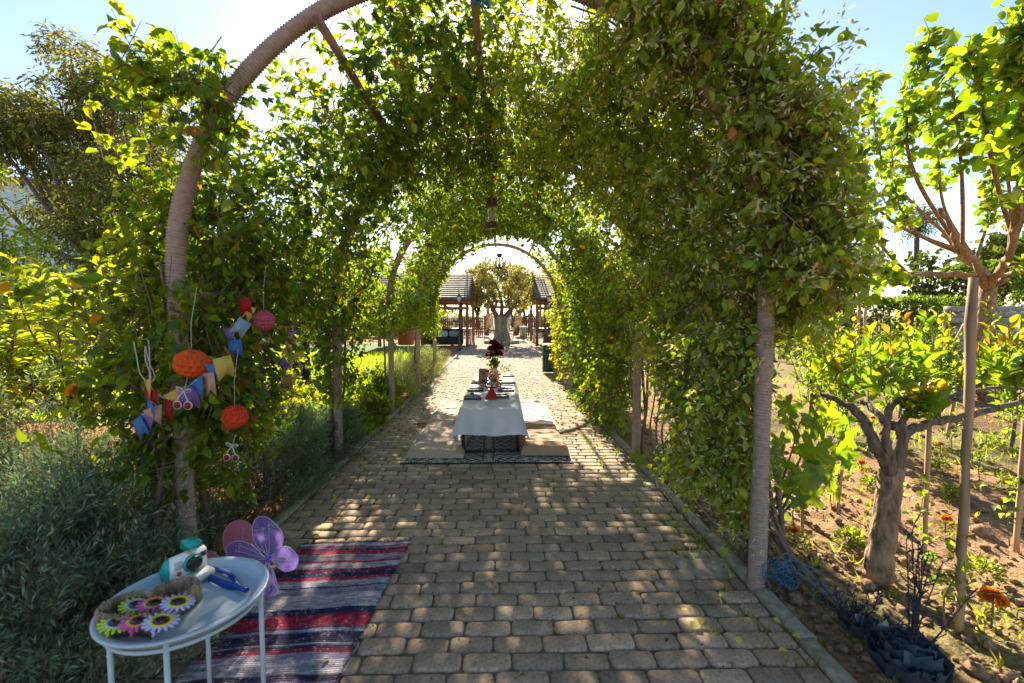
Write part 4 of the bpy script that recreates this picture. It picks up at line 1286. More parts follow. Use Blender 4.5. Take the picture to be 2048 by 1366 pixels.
bunting([(848, 590, 'y', 1), (787, 638, 'b', 0), (752, 700, 't', 1), (680, 738, 'b', 0), (608, 795, 'p', 1), (525, 818, 'y', 0), (465, 885, 'r', 1), (365, 818, 'r', 0), (335, 745, 'y', 0)], 1.88,
        'paper bunting string sagging below the large orange paper ball', .078)
bunting([(342, 890, 'b', 0), (385, 925, 't', 0), (335, 965, 'p', 0), (275, 1000, 'b', 1)], 1.86, 'short end of bunting dangling blue and tan pennants below the red ones', .072)
bunting([(993, 172, 'r', 1), (1020, 232, 'y', 0), (965, 320, 'l', 1), (890, 382, 'p', 0), (925, 458, 'b', 1)], 2.25, 'paper bunting beside the pink ball starting with a red pennant', .072)
bunting([(1098, 390, 'w', 0), (1117, 465, 'l', 0), (1155, 500, 't', 0), (1182, 540, 'r', 1), (1218, 560, 'y', 0), (1250, 566, 'p', 1)], 2.9, 'bunting hanging under the pink paper ball with small pale pennants', .062)
def cherries(px, py, Y, lab, s=1.0):
    c = P(px, py, Y)
    t = empty('cherry_ornament', c, lab, 'ornament', 'cherry shaped cutouts hung in the vine')
    Rx = Matrix.Rotation(rad(90), 3, 'X')
    for sx, dz in ((-.034, -.006), (.03, -.01)):
        q = c + Vector((sx * s, 0, dz * s))
        g = MB(); g.cur = (.68, .55, .45); g.lathe([(.026 * s, -.002), (.026 * s, .002)], q, 22, R=Rx); ch = g.build('cherry', M['paint'], t)
        g = MB(); g.cur = (.16, .008, .008); g.lathe([(.0215 * s, -.0035), (.0215 * s, .0035)], q, 22, R=Rx); g.build('red_face', M['paint'], ch)
        g = MB(); g.cur = (.68, .55, .45); g.tube(bez([q + Vector((0, 0, .024 * s)), q + Vector((-.3 * sx * s, 0, .05 * s)), c + Vector((.008 * s, 0, .078 * s))], 8), .003 * s, 6); g.build('stalk', M['paint'], t)
    for k_, (a, l_) in enumerate(((2.6, .055), (.15, .05))):
        o = [(0, 0), (l_ * .3, l_ * .26), (l_ * .7, l_ * .24), (l_, 0), (l_ * .7, -l_ * .2), (l_ * .3, -l_ * .2)]
        g = MB(); g.cur = (.68, .55, .45); R = Rx @ Matrix.Rotation(a, 3, 'Z'); g.prism([(x * s, y_ * s) for x, y_ in o], .003, c + Vector((.008 * s, 0, .078 * s)), R); lf = g.build('leaf', M['paint'], t)
        g = MB(); g.cur = (.12, .2, .2); g.prism([((x - l_ / 2) * s * .75 + l_ * s / 2, y_ * s * .7) for x, y_ in o], .005, c + Vector((.008 * s, 0, .078 * s)), R); g.build('green_face', M['paint'], lf)
    g = MB(); g.cur = (.6, .56, .5); g.tube([c + Vector((.008 * s, 0, .08 * s)), c + Vector((.01, .02, .16 * s))], .001, 4); g.build('string', M['paint'], t)
cherries(366, 808, 1.85, 'cherry shaped wooden ornament hung in front of the red pennant', .66)
cherries(463, 913, 1.98, 'cherry shaped wooden ornament hanging low over the grey bush', .58)
g = MB(); g.cur = (.55, .53, .48)
for pts in ([(230, 420), (250, 520), (275, 640), (335, 700), (375, 660), (335, 560), (310, 450)], [(285, 405), (330, 420), (340, 560), (338, 700)], [(310, 450), (312, 550), (345, 640), (340, 700)]):
    g.tube(bez([P(200 + x / 3.416, 560 + y_ / 3.416, 2.0 + .01 * i) for i, (x, y_) in enumerate(pts)], 24), .0026, 5)
tag(g.build('looped_string', M['fabric'], smooth=True), 'loops of pale string hung from a twig above the bunting', 'string')

# ================================================================== SHRUBS
def dome(n, c, rx, ry, h, seed, inner=.45, lump=.2):
    u = rand_unit(n); u[:, 2] = np.abs(u[:, 2])
    r = rng.uniform(inner ** 2, 1, n) ** .5
    r = r * (1 + lump * fbm(u, 3.2, seed))
    return np.array(c) + u * np.array([rx, ry, h]) * r[:, None], u
def shrub(name, lab, c, rx, ry, h, n, cols, w=None, k=10, leaf=.03, L=(.09, .18), T=T_NEEDLE2, m='needle', up=.75, spread=.8, tipcol=None, cat='shrub', group=None, stems=26, seed=1, inner=.45, lump=.3):
    c = Vector((c[0], c[1], -.03))
    r = empty(name, c, lab, cat, group)
    nt = max(20, n // 12)                               # tufts of sprigs that share a direction
    A0, u0 = dome(nt, c, rx, ry, h * .86, seed, inner, lump)
    D0 = nrm(u0 * .7 + UP * up * .8 + rng.standard_normal((nt, 3)) * .3)
    ti = rng.integers(0, nt, n)
    A = A0[ti] + rng.normal(0, .028, (n, 3)); u = u0[ti]
    D = nrm(D0[ti] + rng.standard_normal((n, 3)) * .36)
    L_ = rng.uniform(*L, n)
    p, ax, no, si = sprigs(A, D, L_, k, spread=spread, droop=-.25, up=.5, nrand=.7, curve=.05)
    cl = palette(len(p), cols, w)
    if tipcol is not None:
        t = np.tile((np.arange(k) + .6) / k, n)[:, None] ** 2
        hz = np.clip((A[si, 2] - c.z) / h, 0, 1)[:, None]
        cl = cl * (1 - .8 * t * hz) + np.array(tipcol) * .8 * t * hz
    leaves('foliage', T, p, ax, no, rng.uniform(.75, 1.25, len(p)) * leaf, cl, M[m], r)
    prisms('twigs', A - D * L_[:, None] * .6, A + D * L_[:, None] * .95, .0016, M['twig'], r)
    g = MB()
    for _ in range(stems):
        a = random.uniform(0, 6.28); q = random.uniform(.3, .85)
        e = Vector((c.x + math.cos(a) * rx * q, c.y + math.sin(a) * ry * q, c.z + h * random.uniform(.45, .8) * math.sqrt(max(.05, 1 - q * q))))
        b0 = c + Vector((math.cos(a) * rx * .12, math.sin(a) * ry * .12, 0))
        g.tube([b0, b0 + (e - b0) * .5 + Vector((math.cos(a) * rx * .1, math.sin(a) * ry * .1, -.02)), e], [.012, .007, .003], 5)
    g.build('stems', M['bark'], r)['kind'] = 'stuff'
    return r
GREY = [(.075, .1, .07), (.06, .083, .057), (.1, .125, .09), (.05, .073, .045)]
GRP = 'grey green bushes along the flower bed kerb'
shrub('grey_bush', 'grey green needle leaved bush crowding under the tray table', (-1.98, 1.72), .62, .62, .9, 3200, GREY, leaf=.033, group=GRP, seed=41)
shrub('grey_bush', 'grey green bush behind the butterfly wings below the orange balls', (-2.14, 2.62), .50, .50, .86, 2500, GREY, leaf=.033, group=GRP, seed=42)
shrub('grey_bush', 'dense grey green bush spilling over the kerb between the first two posts', (-1.92, 3.62), .52, .60, .88, 2500, GREY, leaf=.033, group=GRP, seed=43)
shrub('grey_bush', 'grey green bush wrapped round the foot of the first left post', (-1.86, 2.02), .26, .40, .86, 1500, GREY, leaf=.033, group=GRP, seed=47)
shrub('grey_bush', 'silvery bush below the young peach trees with sunlit tips', (-2.95, 2.75), .58, .5, 1.0, 2400, [(.11, .13, .085), (.09, .11, .07), (.14, .155, .09)], leaf=.033, group=GRP, seed=44)
shrub('grey_bush', 'brownish bush with dry twigs at the edge of the orange soil', (-2.85, 1.72), .45, .5, .62, 2200, [(.12, .105, .06), (.09, .09, .05), (.14, .13, .08)], leaf=.033, group=GRP, seed=45)
shrub('grey_bush', 'small grey bush wrapped round the foot of the second left post', (-1.85, 4.62), .42, .42, .6, 2000, GREY, leaf=.033, group=GRP, seed=46)
YLW = [(.15, .165, .06), (.12, .145, .055), (.19, .19, .075), (.10, .13, .05)]
LG = 'pale flowering bushes along the sunny kerb'
for i, (x, y_, rx, h, lab) in enumerate(((-1.92, 5.75, .42, .55, 'pale green herb bush in front of the third left post'), (-1.95, 6.75, .45, .62, 'bright leafy herb bush around the third left post foot'),
                                 (-1.88, 7.75, .46, .66, 'pale yellow lavender bush between the third and fourth left posts'), (-1.86, 8.8, .46, .7, 'pale yellow lavender bush around the fourth left post'),
                                 (-1.86, 9.9, .48, .7, 'pale yellow lavender bush between the fourth and last left posts'), (-1.9, 11.1, .5, .66, 'pale yellow lavender bush at the foot of the last left post'),
                                 (-1.95, 12.3, .5, .6, 'grey green lavender bush beyond the arbor near the swing pavilion'))):
    if i < 2: shrub('herb_bush', lab, (x, y_), rx, .55, h, 700, [(.10, .15, .035), (.08, .125, .03), (.14, .18, .04)], k=9, leaf=.045, T=T_DIAMOND, m='leaf', group=LG, seed=50 + i, stems=10)
    else: shrub('lavender_bush', lab, (x, y_), rx, .62, h, 600, YLW if i < 6 else GREY, k=10, leaf=.04, L=(.14, .26), up=1.0, tipcol=(.3, .27, .12), group=LG, seed=50 + i, stems=10)
shrub('lavender_bush', 'pale lavender bush beside the green slatted bin', (1.75, 12.3), .45, .5, .6, 800, YLW, k=9, leaf=.045, L=(.14, .24), up=1.0, tipcol=(.3, .27, .12), group='pale flowering bushes along the sunny kerb', seed=60, stems=8)
for i, (x, y_, lab) in enumerate(((-3.0, 4.6, 'bright herb mound beyond the second left post'), (-2.7, 5.7, 'yellow green herb mound near the viola bed'), (-3.1, 7.0, 'leafy mound on the lawn edge below the scarecrow'), (-2.7, 8.2, 'leafy mound in front of the hanging rusty pot'))):
    shrub('herb_mound', lab, (x, y_), .5, .5, .42, 400, [(.13, .16, .04), (.1, .14, .035), (.18, .18, .05)], k=9, leaf=.045, T=T_DIAMOND, m='leaf', group='herb mounds behind the left posts', seed=63 + i, stems=8)
# violas
for i, (px, py) in enumerate(((552, 748), (566, 752), (583, 744), (612, 735), (548, 760))):
    c = G(px, py + 45); r = empty('viola_plant', c, 'clump of purple violas in the left flower bed', 'flower', 'purple violas in the left bed')
    n_ = 90
    A = np.array(c) + rng.normal(0, .09, (n_, 3)) * np.array([1, 1, .35]) + np.array([0, 0, .12])
    leaves('foliage', T_OVATE, A, rand_unit(n_) + UP * .4, rand_unit(n_) + UP, rng.uniform(.03, .06, n_), palette(n_, [(.07, .12, .03)]), M['leaf'], r)
    n_ = 60
    A = np.array(c) + rng.normal(0, .1, (n_, 3)) * np.array([1, 1, .3]) + np.array([0, 0, .2])
    leaves('blossom', T_ROUND, A, rand_unit(n_) + UP * .2, rand_unit(n_) + np.array([0, -1, .6]), rng.uniform(.03, .05, n_), palette(n_, [(.14, .03, .26), (.08, .015, .17), (.2, .02, .12)]), M['petal'], r)

# ================================================================== PEACH TREES on the left
LANCE = [(.115, .165, .03), (.15, .19, .03), (.085, .13, .025), (.2, .21, .035)]
def peach(x, y_, h, lab, seed, nb=9, n_obj=0):
    R_ = random.Random(seed)
    base = Vector((x, y_, -.04))
    r = empty('peach_tree', base, lab, 'tree', 'young peach trees on the left')
    lean = R_.uniform(-.12, .12)
    tk = bez([base, base + Vector((lean * .5, 0, h * .25)), base + Vector((lean, .05, h * .45))], 10)
    g = MB(); g.tube(tk, list(np.linspace(.026, .018, len(tk))), 8); g.build('trunk', mat('peach_bark' + str(seed), (.16, .075, .05), .7, 30, .3, .3), r, True)
    P_, AX, NO = [], [], []
    g = MB()
    for b in range(nb):
        a = 2 * math.pi * b / nb + R_.uniform(-.3, .3)
        s0 = tk[R_.randrange(len(tk) // 2, len(tk))]
        rr = R_.uniform(.3, .62)
        e = base + Vector((math.cos(a) * rr, math.sin(a) * rr, h * R_.uniform(.72, 1.0)))
        br = bez([s0, s0 + (e - s0) * .45 + Vector((math.cos(a) * .14, math.sin(a) * .14, 0)), e], 14)
        g.tube(br, list(np.linspace(.011, .004, len(br))), 6)
        for i in range(1, len(br)):
            nlf = 4
            for _ in range(nlf):
                d = Vector(rand_unit(1)[0]); t = (br[i] - br[i - 1]).normalized()
                d = (d - t * d.dot(t)).normalized()
                P_.append(br[i] + (br[i - 1] - br[i]) * R_.random()); AX.append(d * .9 + t * .5 + Vector((0, 0, .18))); NO.append(Vector((0, 0, 1)) + Vector(rand_unit(1)[0]) * .45)
    g.build('branches', M['bark'], r, True)['kind'] = 'stuff'
    P_, AX, NO = np.array(P_), np.array(AX), np.array(NO)
    sz = rng.uniform(.11, .17, len(P_))
    cl = palette(len(P_), LANCE)
    pick = rng.choice(len(P_), n_obj, replace=False) if n_obj else []
    msk = np.ones(len(P_), bool); msk[pick] = False
    T2 = (T_LANCE[0] * np.array([1.25, 1, 1.5]), T_LANCE[1])
    leaves('foliage', T2, P_[msk], AX[msk], NO[msk], sz[msk], cl[msk], M['leaf'], r)
    for i in pick:
        place_leaf(r, leaf_variant(T2, 'peach', LANCE, M['leaf']), P_[i], AX[i], NO[i], sz[i])
peach(-3.45, 3.75, 2.0, 'tall young peach tree with long drooping leaves beside the bunting', 71, 15, 130)
peach(-3.9, 3.35, 1.85, 'young peach tree at the edge of the soil with long leaves', 72, 15, 90)
peach(-3.0, 4.6, 1.95, 'young peach tree half hidden behind the creeper vine', 73, 13)
peach(-4.9, 4.5, 2.0, 'young peach tree in front of the small bright tree', 74, 14)
peach(-4.1, 5.4, 2.1, 'slim young peach tree behind the other peach trees', 75, 13)
g = MB(); a, b = G(20, 852), G(150, 815)
pts = lin(Vector((a.x - .6, a.y - .1, .05)), Vector((b.x, b.y, .06)), 12)
g.tube([p + Vector((0, 0, random.gauss(0, .01))) for p in pts], [.075 + random.gauss(0, .006) for _ in pts], 10)
tag(g.build('edging_log', M['bark_pale'], smooth=True), 'pale old log edging the bed under the peach trees', 'log')
for i, (px, py, Y) in enumerate(((85, 815, 3.9), (40, 850, 3.4))):
    c = G(px, py); r_ = empty('agave_plant', c, ['grey blue spiky plant beside the edging log', 'grey blue spiky plant at the edge of the orange soil'][i], 'plant')
    n_ = 34; a = rng.uniform(0, 6.28, n_)
    D = np.stack([np.cos(a), np.sin(a), rng.uniform(.4, 1.6, n_)], -1)
    leaves('blades', (T_BLADE[0] * np.array([3, 1, 1.6]), T_BLADE[1]), np.tile(np.array(c), (n_, 1)), D, np.tile(UP, (n_, 1)) - D * .2, rng.uniform(.25, .5, n_), palette(n_, [(.16, .19, .15), (.13, .16, .12)]), M['leaf_dull'], r_)

# ================================================================== RIGHT BED
# near pruned fruit tree with gnarled limbs
def limb(pts, r0, r1, n=20, wob=.006, seg=9):
    q = bez([P(*p) for p in pts], n)
    q = [v + Vector((random.gauss(0, wob), random.gauss(0, wob), random.gauss(0, wob))) for v in q]
    return q, [r * random.uniform(.94, 1.07) for r in np.linspace(r0, r1, len(q))]
FB = G(1760, 1150)
ft = empty('fruit_tree', FB, 'pruned fruit tree with pale trunk and gnarled forked limbs and orange young leaves', 'tree')
Y0 = FB.y
q, rs = limb([(1757, 1158, Y0), (1763, 1090, Y0), (1775, 1010, Y0 + .01), (1786, 930, Y0 + .02)], .068, .055, 16, .003, 12)
rs[0], rs[1] = .082, .072
g = MB(); g.tube(q, rs, 14); g.build('trunk', M['bark_pale'], ft, True)
limbs = [([(1784, 945, Y0), (1745, 880, Y0), (1722, 835, Y0 + .05), (1690, 806, Y0 + .12), (1640, 788, Y0 + .25)], .036, .014),
         ([(1786, 940, Y0), (1773, 885, Y0 - .03), (1768, 840, Y0 - .05), (1722, 800, Y0 + .1)], .03, .012),
         ([(1790, 940, Y0), (1808, 868, Y0), (1790, 852, Y0 + .03), (1768, 842, Y0 + .08), (1790, 805, Y0 + .12), (1835, 792, Y0 + .15)], .034, .013),
         ([(1800, 870, Y0), (1850, 848, Y0 + .05), (1925, 832, Y0 + .12), (1990, 818, Y0 + .15), (2075, 795, Y0 + .2)], .028, .013),
         ([(1800, 860, Y0 + .02), (1812, 820, Y0 + .1), (1806, 805, Y0 + .15)], .02, .012),
         ([(1870, 825, Y0 + .1), (1930, 778, Y0 + .25), (1965, 748, Y0 + .3), (2010, 715, Y0 + .35), (2075, 670, Y0 + .4)], .024, .012),
         ([(1910, 795, Y0 + .15), (1960, 780, Y0 + .3), (2000, 775, Y0 + .5), (2060, 778, Y0 + .7)], .014, .008)]
for pts, a, b in limbs:
    q, rs = limb(pts, a, b, 22, .004)
    g = MB(); g.tube(q, rs, 9); g.build('limb', M['bark'], ft, True)
OBO = (T_OVATE8[0] * np.array([.82, 1, 1.1]), T_OVATE8[1])
def shoots(root, bases, tops, leaf, k=15, n_obj=0, green=((.085, .14, .025), (.12, .165, .03), (.065, .11, .02)), tip=(.27, .12, .03)):
    A, B = np.array(bases), np.array(tops)
    n = len(A); D = nrm(B - A); L_ = np.linalg.norm(B - A, axis=1)
    p, ax, no, si = sprigs(A, D, L_, k, spread=.85, droop=-.05, up=.6, nrand=.5, curve=0)
    t = np.tile((np.arange(k) + .6) / k, n)
    cl = palette(len(p), green)
    w_ = np.clip((t - .72) / .28, 0, 1) * rng.uniform(.35, 1, len(p)) * np.repeat(rng.uniform(0, 1, n) < .55, k)
    cl = cl * (1 - w_[:, None]) + np.array(tip) * w_[:, None]
    sz = leaf * rng.uniform(.75, 1.15, len(p)) * (1 - .35 * t)
    ax = ax + UP * (t[:, None] ** 2) * .8
    pick = rng.choice(len(p), min(n_obj, len(p)), replace=False) if n_obj else np.array([], int)
    msk = np.ones(len(p), bool); msk[pick] = False
    leaves('foliage', OBO, p[msk], ax[msk], no[msk], sz[msk], cl[msk], M['leaf_waxy'], root)
    prisms('shoots', A, B, .005, M['twig'], root, .002)
    for i in pick:
        kk = 'obo_tip' if t[i] > .82 else 'obo'
        place_leaf(root, leaf_variant(OBO, kk, green if kk == 'obo' else [(.26, .12, .03), (.2, .15, .03), (.28, .15, .04)], M['leaf_waxy']), p[i], ax[i], no[i], sz[i])
bs, tp = [], []
for _ in range(25):
    x = random.uniform(1625, 1880); Y = random.uniform(Y0 + .05, Y0 + .5)
    bs.append(P(x, random.uniform(745, 815), Y)); tp.append(P(x + random.uniform(-35, 35), random.uniform(615, 750), Y + random.uniform(-.1, .2)))
for _ in range(6):
    bs.append(P(random.uniform(1830, 1870), 835, Y0 + .05)); tp.append(P(random.uniform(1835, 1880), random.uniform(770, 800), Y0))
for _ in range(26):
    x = random.uniform(1960, 2110); Y = random.uniform(Y0 + .1, Y0 + .7)
    bs.append(P(x, random.uniform(740, 800), Y)); tp.append(P(x + random.uniform(-20, 20), random.uniform(630, 730), Y))
shoots(ft, bs, tp, .105, 14, 160)
for i, (px, py, Y, w_, top, lab) in enumerate(((1690, 800, 4.6, .35, 1.5, 'leafy sapling with orange tips behind the jasmine covered post'), (1800, 790, 5.2, .4, 1.45, 'leafy sapling with orange tips in front of the clipped hedge'),
                                   (1880, 800, 6.2, .4, 1.3, 'leafy sapling with orange tips beside the tufted grass'), (2030, 800, 4.8, .4, 1.5, 'leafy sapling with orange tips below the stone wall'),
                                   (1620, 800, 5.6, .4, 1.5, 'leafy sapling seen just past the grapevine leaves'), (1400, 760, 6.0, .4, 1.3, 'leafy sapling seen between the second right post and the jasmine'),
                                   (1330, 760, 7.4, .4, 1.2, 'small leafy sapling behind the second right post'))):
    c = P(px, py, Y); c.z = -.03
    r_ = empty('sapling', c, lab, 'sapling', 'saplings with orange young leaves in the right bed')
    g = MB(); g.tube([c, c + Vector((.02, 0, .4)), c + Vector((0, .03, top * .6))], [.02, .016, .01], 7); g.build('trunk', M['bark'], r_, True)
    b_, t_ = [], []
    for _ in range(30):
        a = random.uniform(0, 6.28); q_ = random.uniform(.05, 1) * w_
        z0 = random.uniform(.25, .8) * top
        b_.append(c + Vector((math.cos(a) * q_ * .4, math.sin(a) * q_ * .4, z0 * .8))); t_.append(c + Vector((math.cos(a) * q_, math.sin(a) * q_, z0 + random.uniform(.15, .35) * top)))
    shoots(r_, b_, t_, .1, 14)

# grapevine with big lobed leaves at the first right post
gb = Vector((XR + .12, 2.62, 0))
gv = empty('grapevine', gb, 'grapevine with large lobed bright leaves beside the rope wrapped post', 'grapevine')
GV = [(.075, .125, .018), (.06, .11, .016), (.1, .145, .02)]
big = [(1618, 848, 2.5, .21), (1585, 868, 2.55, .16), (1655, 822, 2.6, .16), (1632, 902, 2.45, .20), (1702, 872, 2.6, .20), (1560, 905, 2.5, .15), (1600, 950, 2.5, .19), (1655, 948, 2.45, .20), (1625, 990, 2.5, .17),
       (1568, 968, 2.5, .15), (1676, 905, 2.65, .16), (1590, 818, 2.7, .15), (1545, 930, 2.6, .14), (1640, 860, 2.6, .18), (1575, 840, 2.6, .1), (1610, 910, 2.55, .12), (1660, 985, 2.5, .12), (1585, 1000, 2.5, .11), (1690, 925, 2.6, .11), (1555, 880, 2.6, .1), (1670, 850, 2.65, .12)]
big = [(a, b, c, d * .86) for a, b, c, d in big]
for px, py, Y, s in big:
    p = P(px, py, Y)
    me = leaf_variant(T_GRAPE, 'grape', GV, M['leaf'])
    place_leaf(gv, me, p + Vector((0, 0, s * .4)), (random.uniform(-.8, .8), random.uniform(-.6, .2), -.8), (random.uniform(-.8, .8), -.7, .75), s)
g = MB()
for k_ in range(4):
    pts = bez([gb + Vector((random.uniform(-.1, .1), random.uniform(-.1, .1), 0)), P(1545 + 12 * k_, 1010, 2.55), P(1575 + 20 * k_, 930, 2.55), P(1600 + 28 * k_, 845, 2.6)], 16)
    g.tube(pts, list(np.linspace(.009, .003, len(pts))), 6)
g.build('cane', M['stem'], gv, True)
gb2 = Vector((XR + .15, 4.25, 0))
gv2 = empty('grapevine', gb2, 'young grapevine with pale lobed leaves at the foot of the second right post', 'grapevine')
for px, py, Y, s in ((1340, 752, 4.2, .2), (1328, 735, 4.3, .17), (1362, 775, 4.1, .18), (1318, 905, 4.3, .16), (1285, 915, 4.2, .15), (1300, 940, 4.1, .14), (1345, 790, 4.3, .16)):
    place_leaf(gv2, leaf_variant(T_GRAPE, 'grape', GV, M['leaf']), P(px, py, Y) + Vector((0, 0, s * .4)), (random.uniform(-.5, .6), random.uniform(-.5, .1), -.8), (random.uniform(-.4, .4), -.7, .75), s)
g = MB()
for k_ in range(3):
    pts = bez([gb2 + Vector((.04 * k_, 0, 0)), P(1300 + 12 * k_, 860, 4.25), P(1310 + 14 * k_, 760, 4.25), P(1270 + 30 * k_, 640, 4.3)], 14)
    g.tube(pts, list(np.linspace(.012, .005, len(pts))), 6)
g.build('cane', M['stem'], gv2, True)
# jasmine trunks lying from the post foot across the soil
g = MB()
for k_ in range(4):
    w_ = lambda q: random.gauss(0, q)
    o = Vector((.012 * k_, .02 * k_, 0))
    pts = bez([P(1495 + 18 * k_, 930, 2.45 + .04 * k_), P(1530 + 8 * k_ + w_(12), 1030, 2.42), G(1568 + w_(8), 1100, .16) + o, G(1595 + w_(7), 1140, .09) + o, G(1625 + w_(7), 1168, .04) + o, G(1692 + w_(6), 1222, .0) + o], 30)
    g.tube(pts, [.013 * random.uniform(.85, 1.15) for _ in pts], 7)
g.build('stem', M['stem'], vine_root[(0, 1)], True)
# blue wire tangle
g = MB(); g.cur = (.02, .13, .26)
c = G(1578, 1150, .1)
for k_ in range(11):
    a0 = random.uniform(0, 6.28); rx, rz = random.uniform(.05, .13), random.uniform(.03, .11)
    off_ = Vector((random.gauss(0, .04), random.gauss(0, .05), random.gauss(0, .03)))
    R = Matrix.Rotation(random.uniform(0, 3), 3, 'Z') @ Matrix.Rotation(random.uniform(-.7, .7), 3, 'X')
    g.tube([c + off_ + R @ Vector((rx * math.cos(a0 + t), .02 * math.sin(3 * t), max(-.09, rz * math.sin(a0 + t)))) for t in np.linspace(0, random.uniform(4, 7.5), 26)], .003, 5)
tag(g.build('wire_tangle', M['plastic'], smooth=True), 'tangled blue wire at the foot of the jasmine post', 'wire')
g = MB(); g.cur = (.02, .16, .34)
c = P(962, 4, 2.3)
for k_ in range(5):
    g.tube([c + Vector((.045 * math.cos(t + k_), .03 * math.sin(t * 1.3 + k_), .02 * math.sin(t) + .01 * k_)) for t in np.linspace(0, 6, 18)], .004, 5)
tag(g.build('wire_knot', M['plastic'], smooth=True), 'knot of blue wire tied round the top of the first hoop', 'wire')
# irrigation hose
pts = bez([G(1333, 945, .02), G(1385, 1000, .02), G(1440, 1066, .03), G(1503, 1135, .03), G(1540, 1185, .02)], 30)
g = MB(); g.tube([p + Vector((.0, 0, random.gauss(0, .003) + .01)) for p in pts], .0085, 8)
tag(g.build('irrigation_hose', mat('hose', (.10, .075, .06), .6, 30, .3), smooth=True), 'thin brown irrigation hose lying along the right kerb', 'hose')

# stakes and seedlings
def stake(b_px, t_px, r_, lab, Y=None):
    b = G(*b_px) if Y is None else P(*b_px, Y)
    if Y is not None: b.z = -.04
    t = P(t_px[0], t_px[1], b.y + .02)
    d = (t - b).normalized()
    pts = lin(b - d * .06, t, 9)
    g = MB(); g.tube([p + Vector((random.gauss(0, r_ * .12), random.gauss(0, r_ * .12), 0)) for p in pts], [r_ * random.uniform(.85, 1.12) for _ in pts], 7)
    return tag(g.build('garden_stake', M['wood'], smooth=False), lab, 'stake', 'wooden stakes in the right bed')
stake((1918, 1258), (1947, 555), .019, 'tall thick weathered stake beside the purple kale and marigold')
stake((1847, 1122), (1858, 840), .013, 'thin dark stake just behind the pruned fruit tree')
stake((1675, 1022), (1690, 880), .012, 'short stake between the grapevine leaves and the pruned tree')
stake((1604, 1060), (1607, 960), .011, 'short stub of stake below the grapevine leaves')
stake((2033, 1085), (2052, 840), .017, 'brown stake at the outer edge of the seedling rows')
stake((1558, 1010), (1566, 900), .012, 'stake half hidden behind the rope wrapped jasmine post')
for bx_, tx_, ty_, Y, lab in ((1875, 1893, 622, 7.5, 'leaning stake in front of the clipped hedge by the tufted grass'), (1805, 1816, 626, 8.2, 'reddish leaning stake in front of the hedge'), (1640, 1645, 612, 5.5, 'stake standing in the saplings by the jasmine'),
                            (1716, 1719, 610, 8.5, 'thin stake below the clipped hedge'), (1728, 1731, 616, 8.8, 'thinner stake twinned with another below the hedge'), (1860, 1930, 648, 8.6, 'slanting branch prop beside the large tree'),
                            (1845, 1856, 700, 6.4, 'short stake among the orange tipped saplings'), (1905, 1910, 790, 5.2, 'low stake near the tufted grass')):
    stake((bx_, 700), (tx_, ty_), .028 if Y > 6 else .02, lab, Y)
for i, (px, py, s, lab) in enumerate(((1828, 1118, .5, 'staked seedling with pale leaves behind the pruned tree'), (1893, 1255, .42, 'seedling tied with green string to the thick stake'), (2020, 1083, .4, 'seedling beside the brown outer stake'),
                             (1590, 1058, .34, 'seedling beside the stub of stake'), (1665, 1020, .36, 'seedling beside the short stake'), (1960, 960, .4, 'seedling further up the rows beyond the pruned tree'),
                             (2010, 905, .4, 'seedling near the low trunk of the large tree'), (1905, 900, .36, 'seedling shaded by the gnarled limb'))):
    c = G(px, py)
    r_ = empty('seedling', c, lab, 'seedling', 'staked seedlings in the right bed')
    top = c + Vector((.03, .0, s))
    g = MB(); g.tube(bez([c - Vector((0, 0, .03)), c + Vector((-.02, 0, s * .35)), c + Vector((.03, 0, s * .6)), top], 10), .004, 5); g.build('stem', M['twig'], r_, True)
    n_ = 46
    h = rng.uniform(.35, 1.05, n_)
    A = np.array(c) + np.stack([rng.normal(0, .05, n_), rng.normal(0, .05, n_), h * s], -1)
    leaves('foliage', T_OVATE8, A, rand_unit(n_) + np.array([0, 0, .1]), rand_unit(n_) * .6 + UP, rng.uniform(.03, .055, n_), palette(n_, [(.09, .14, .04), (.13, .18, .05), (.07, .11, .03)]), M['leaf'], r_)
    if i < 6:
        g = MB(); g.cur = (.03, .25, .16); q = c + Vector((0, 0, s * .3)); g.tube(bez([q + Vector((-.01, 0, 0)), q + Vector((.02, -.01, .006)), q + Vector((.05, .0, -.004))], 8), .003, 5); g.build('tie', M['plastic'], r_)
for i, (px, py, s, lab) in enumerate(((1982, 1262, .05, 'large orange marigold beside the thick stake'), (1890, 1066, .032, 'orange marigold beyond the thin dark stake'), (1752, 1030, .034, 'orange marigold beside the pruned tree trunk'), (1722, 945, .03, 'yellow marigold by the grapevine leaves'),
                                (1880, 905, .028, 'deep orange marigold under the gnarled limb'), (1588, 1090, .03, 'orange marigold by the jasmine stems'), (1745, 850, .03, 'yellow marigold in the shade of the saplings'))):
    c = G(px, py); r_ = empty('marigold', c, lab, 'marigold', 'marigolds in the right bed')
    n_ = 60
    A = np.array(c) + rng.normal(0, s * 1.3, (n_, 3)) * np.array([1, 1, .6]) + np.array([s * .8, 0, s * 1.2])
    leaves('foliage', T_LANCE, A, rand_unit(n_) + UP * .3, rand_unit(n_) + UP, rng.uniform(.03, .06, n_), palette(n_, [(.09, .11, .04), (.12, .13, .05)]), M['leaf'], r_)
    n_ = 120
    u = rand_unit(n_); u[:, 2] = np.abs(u[:, 2])
    hd = np.array(c) + np.array([0, 0, s * 3.0])
    leaves('bloom', T_ROUND, hd + u * s * .35, u + .2 * rand_unit(n_), rand_unit(n_), rng.uniform(.5, .8, n_) * s, palette(n_, [(.7, .22, .005), (.75, .32, .01)] if i % 3 != 3 else [(.75, .45, .02)], jit=.12), M['petal'], r_)
    g = MB(); g.tube([c, Vector(hd)], .004, 5); g.build('stem', M['twig'], r_)
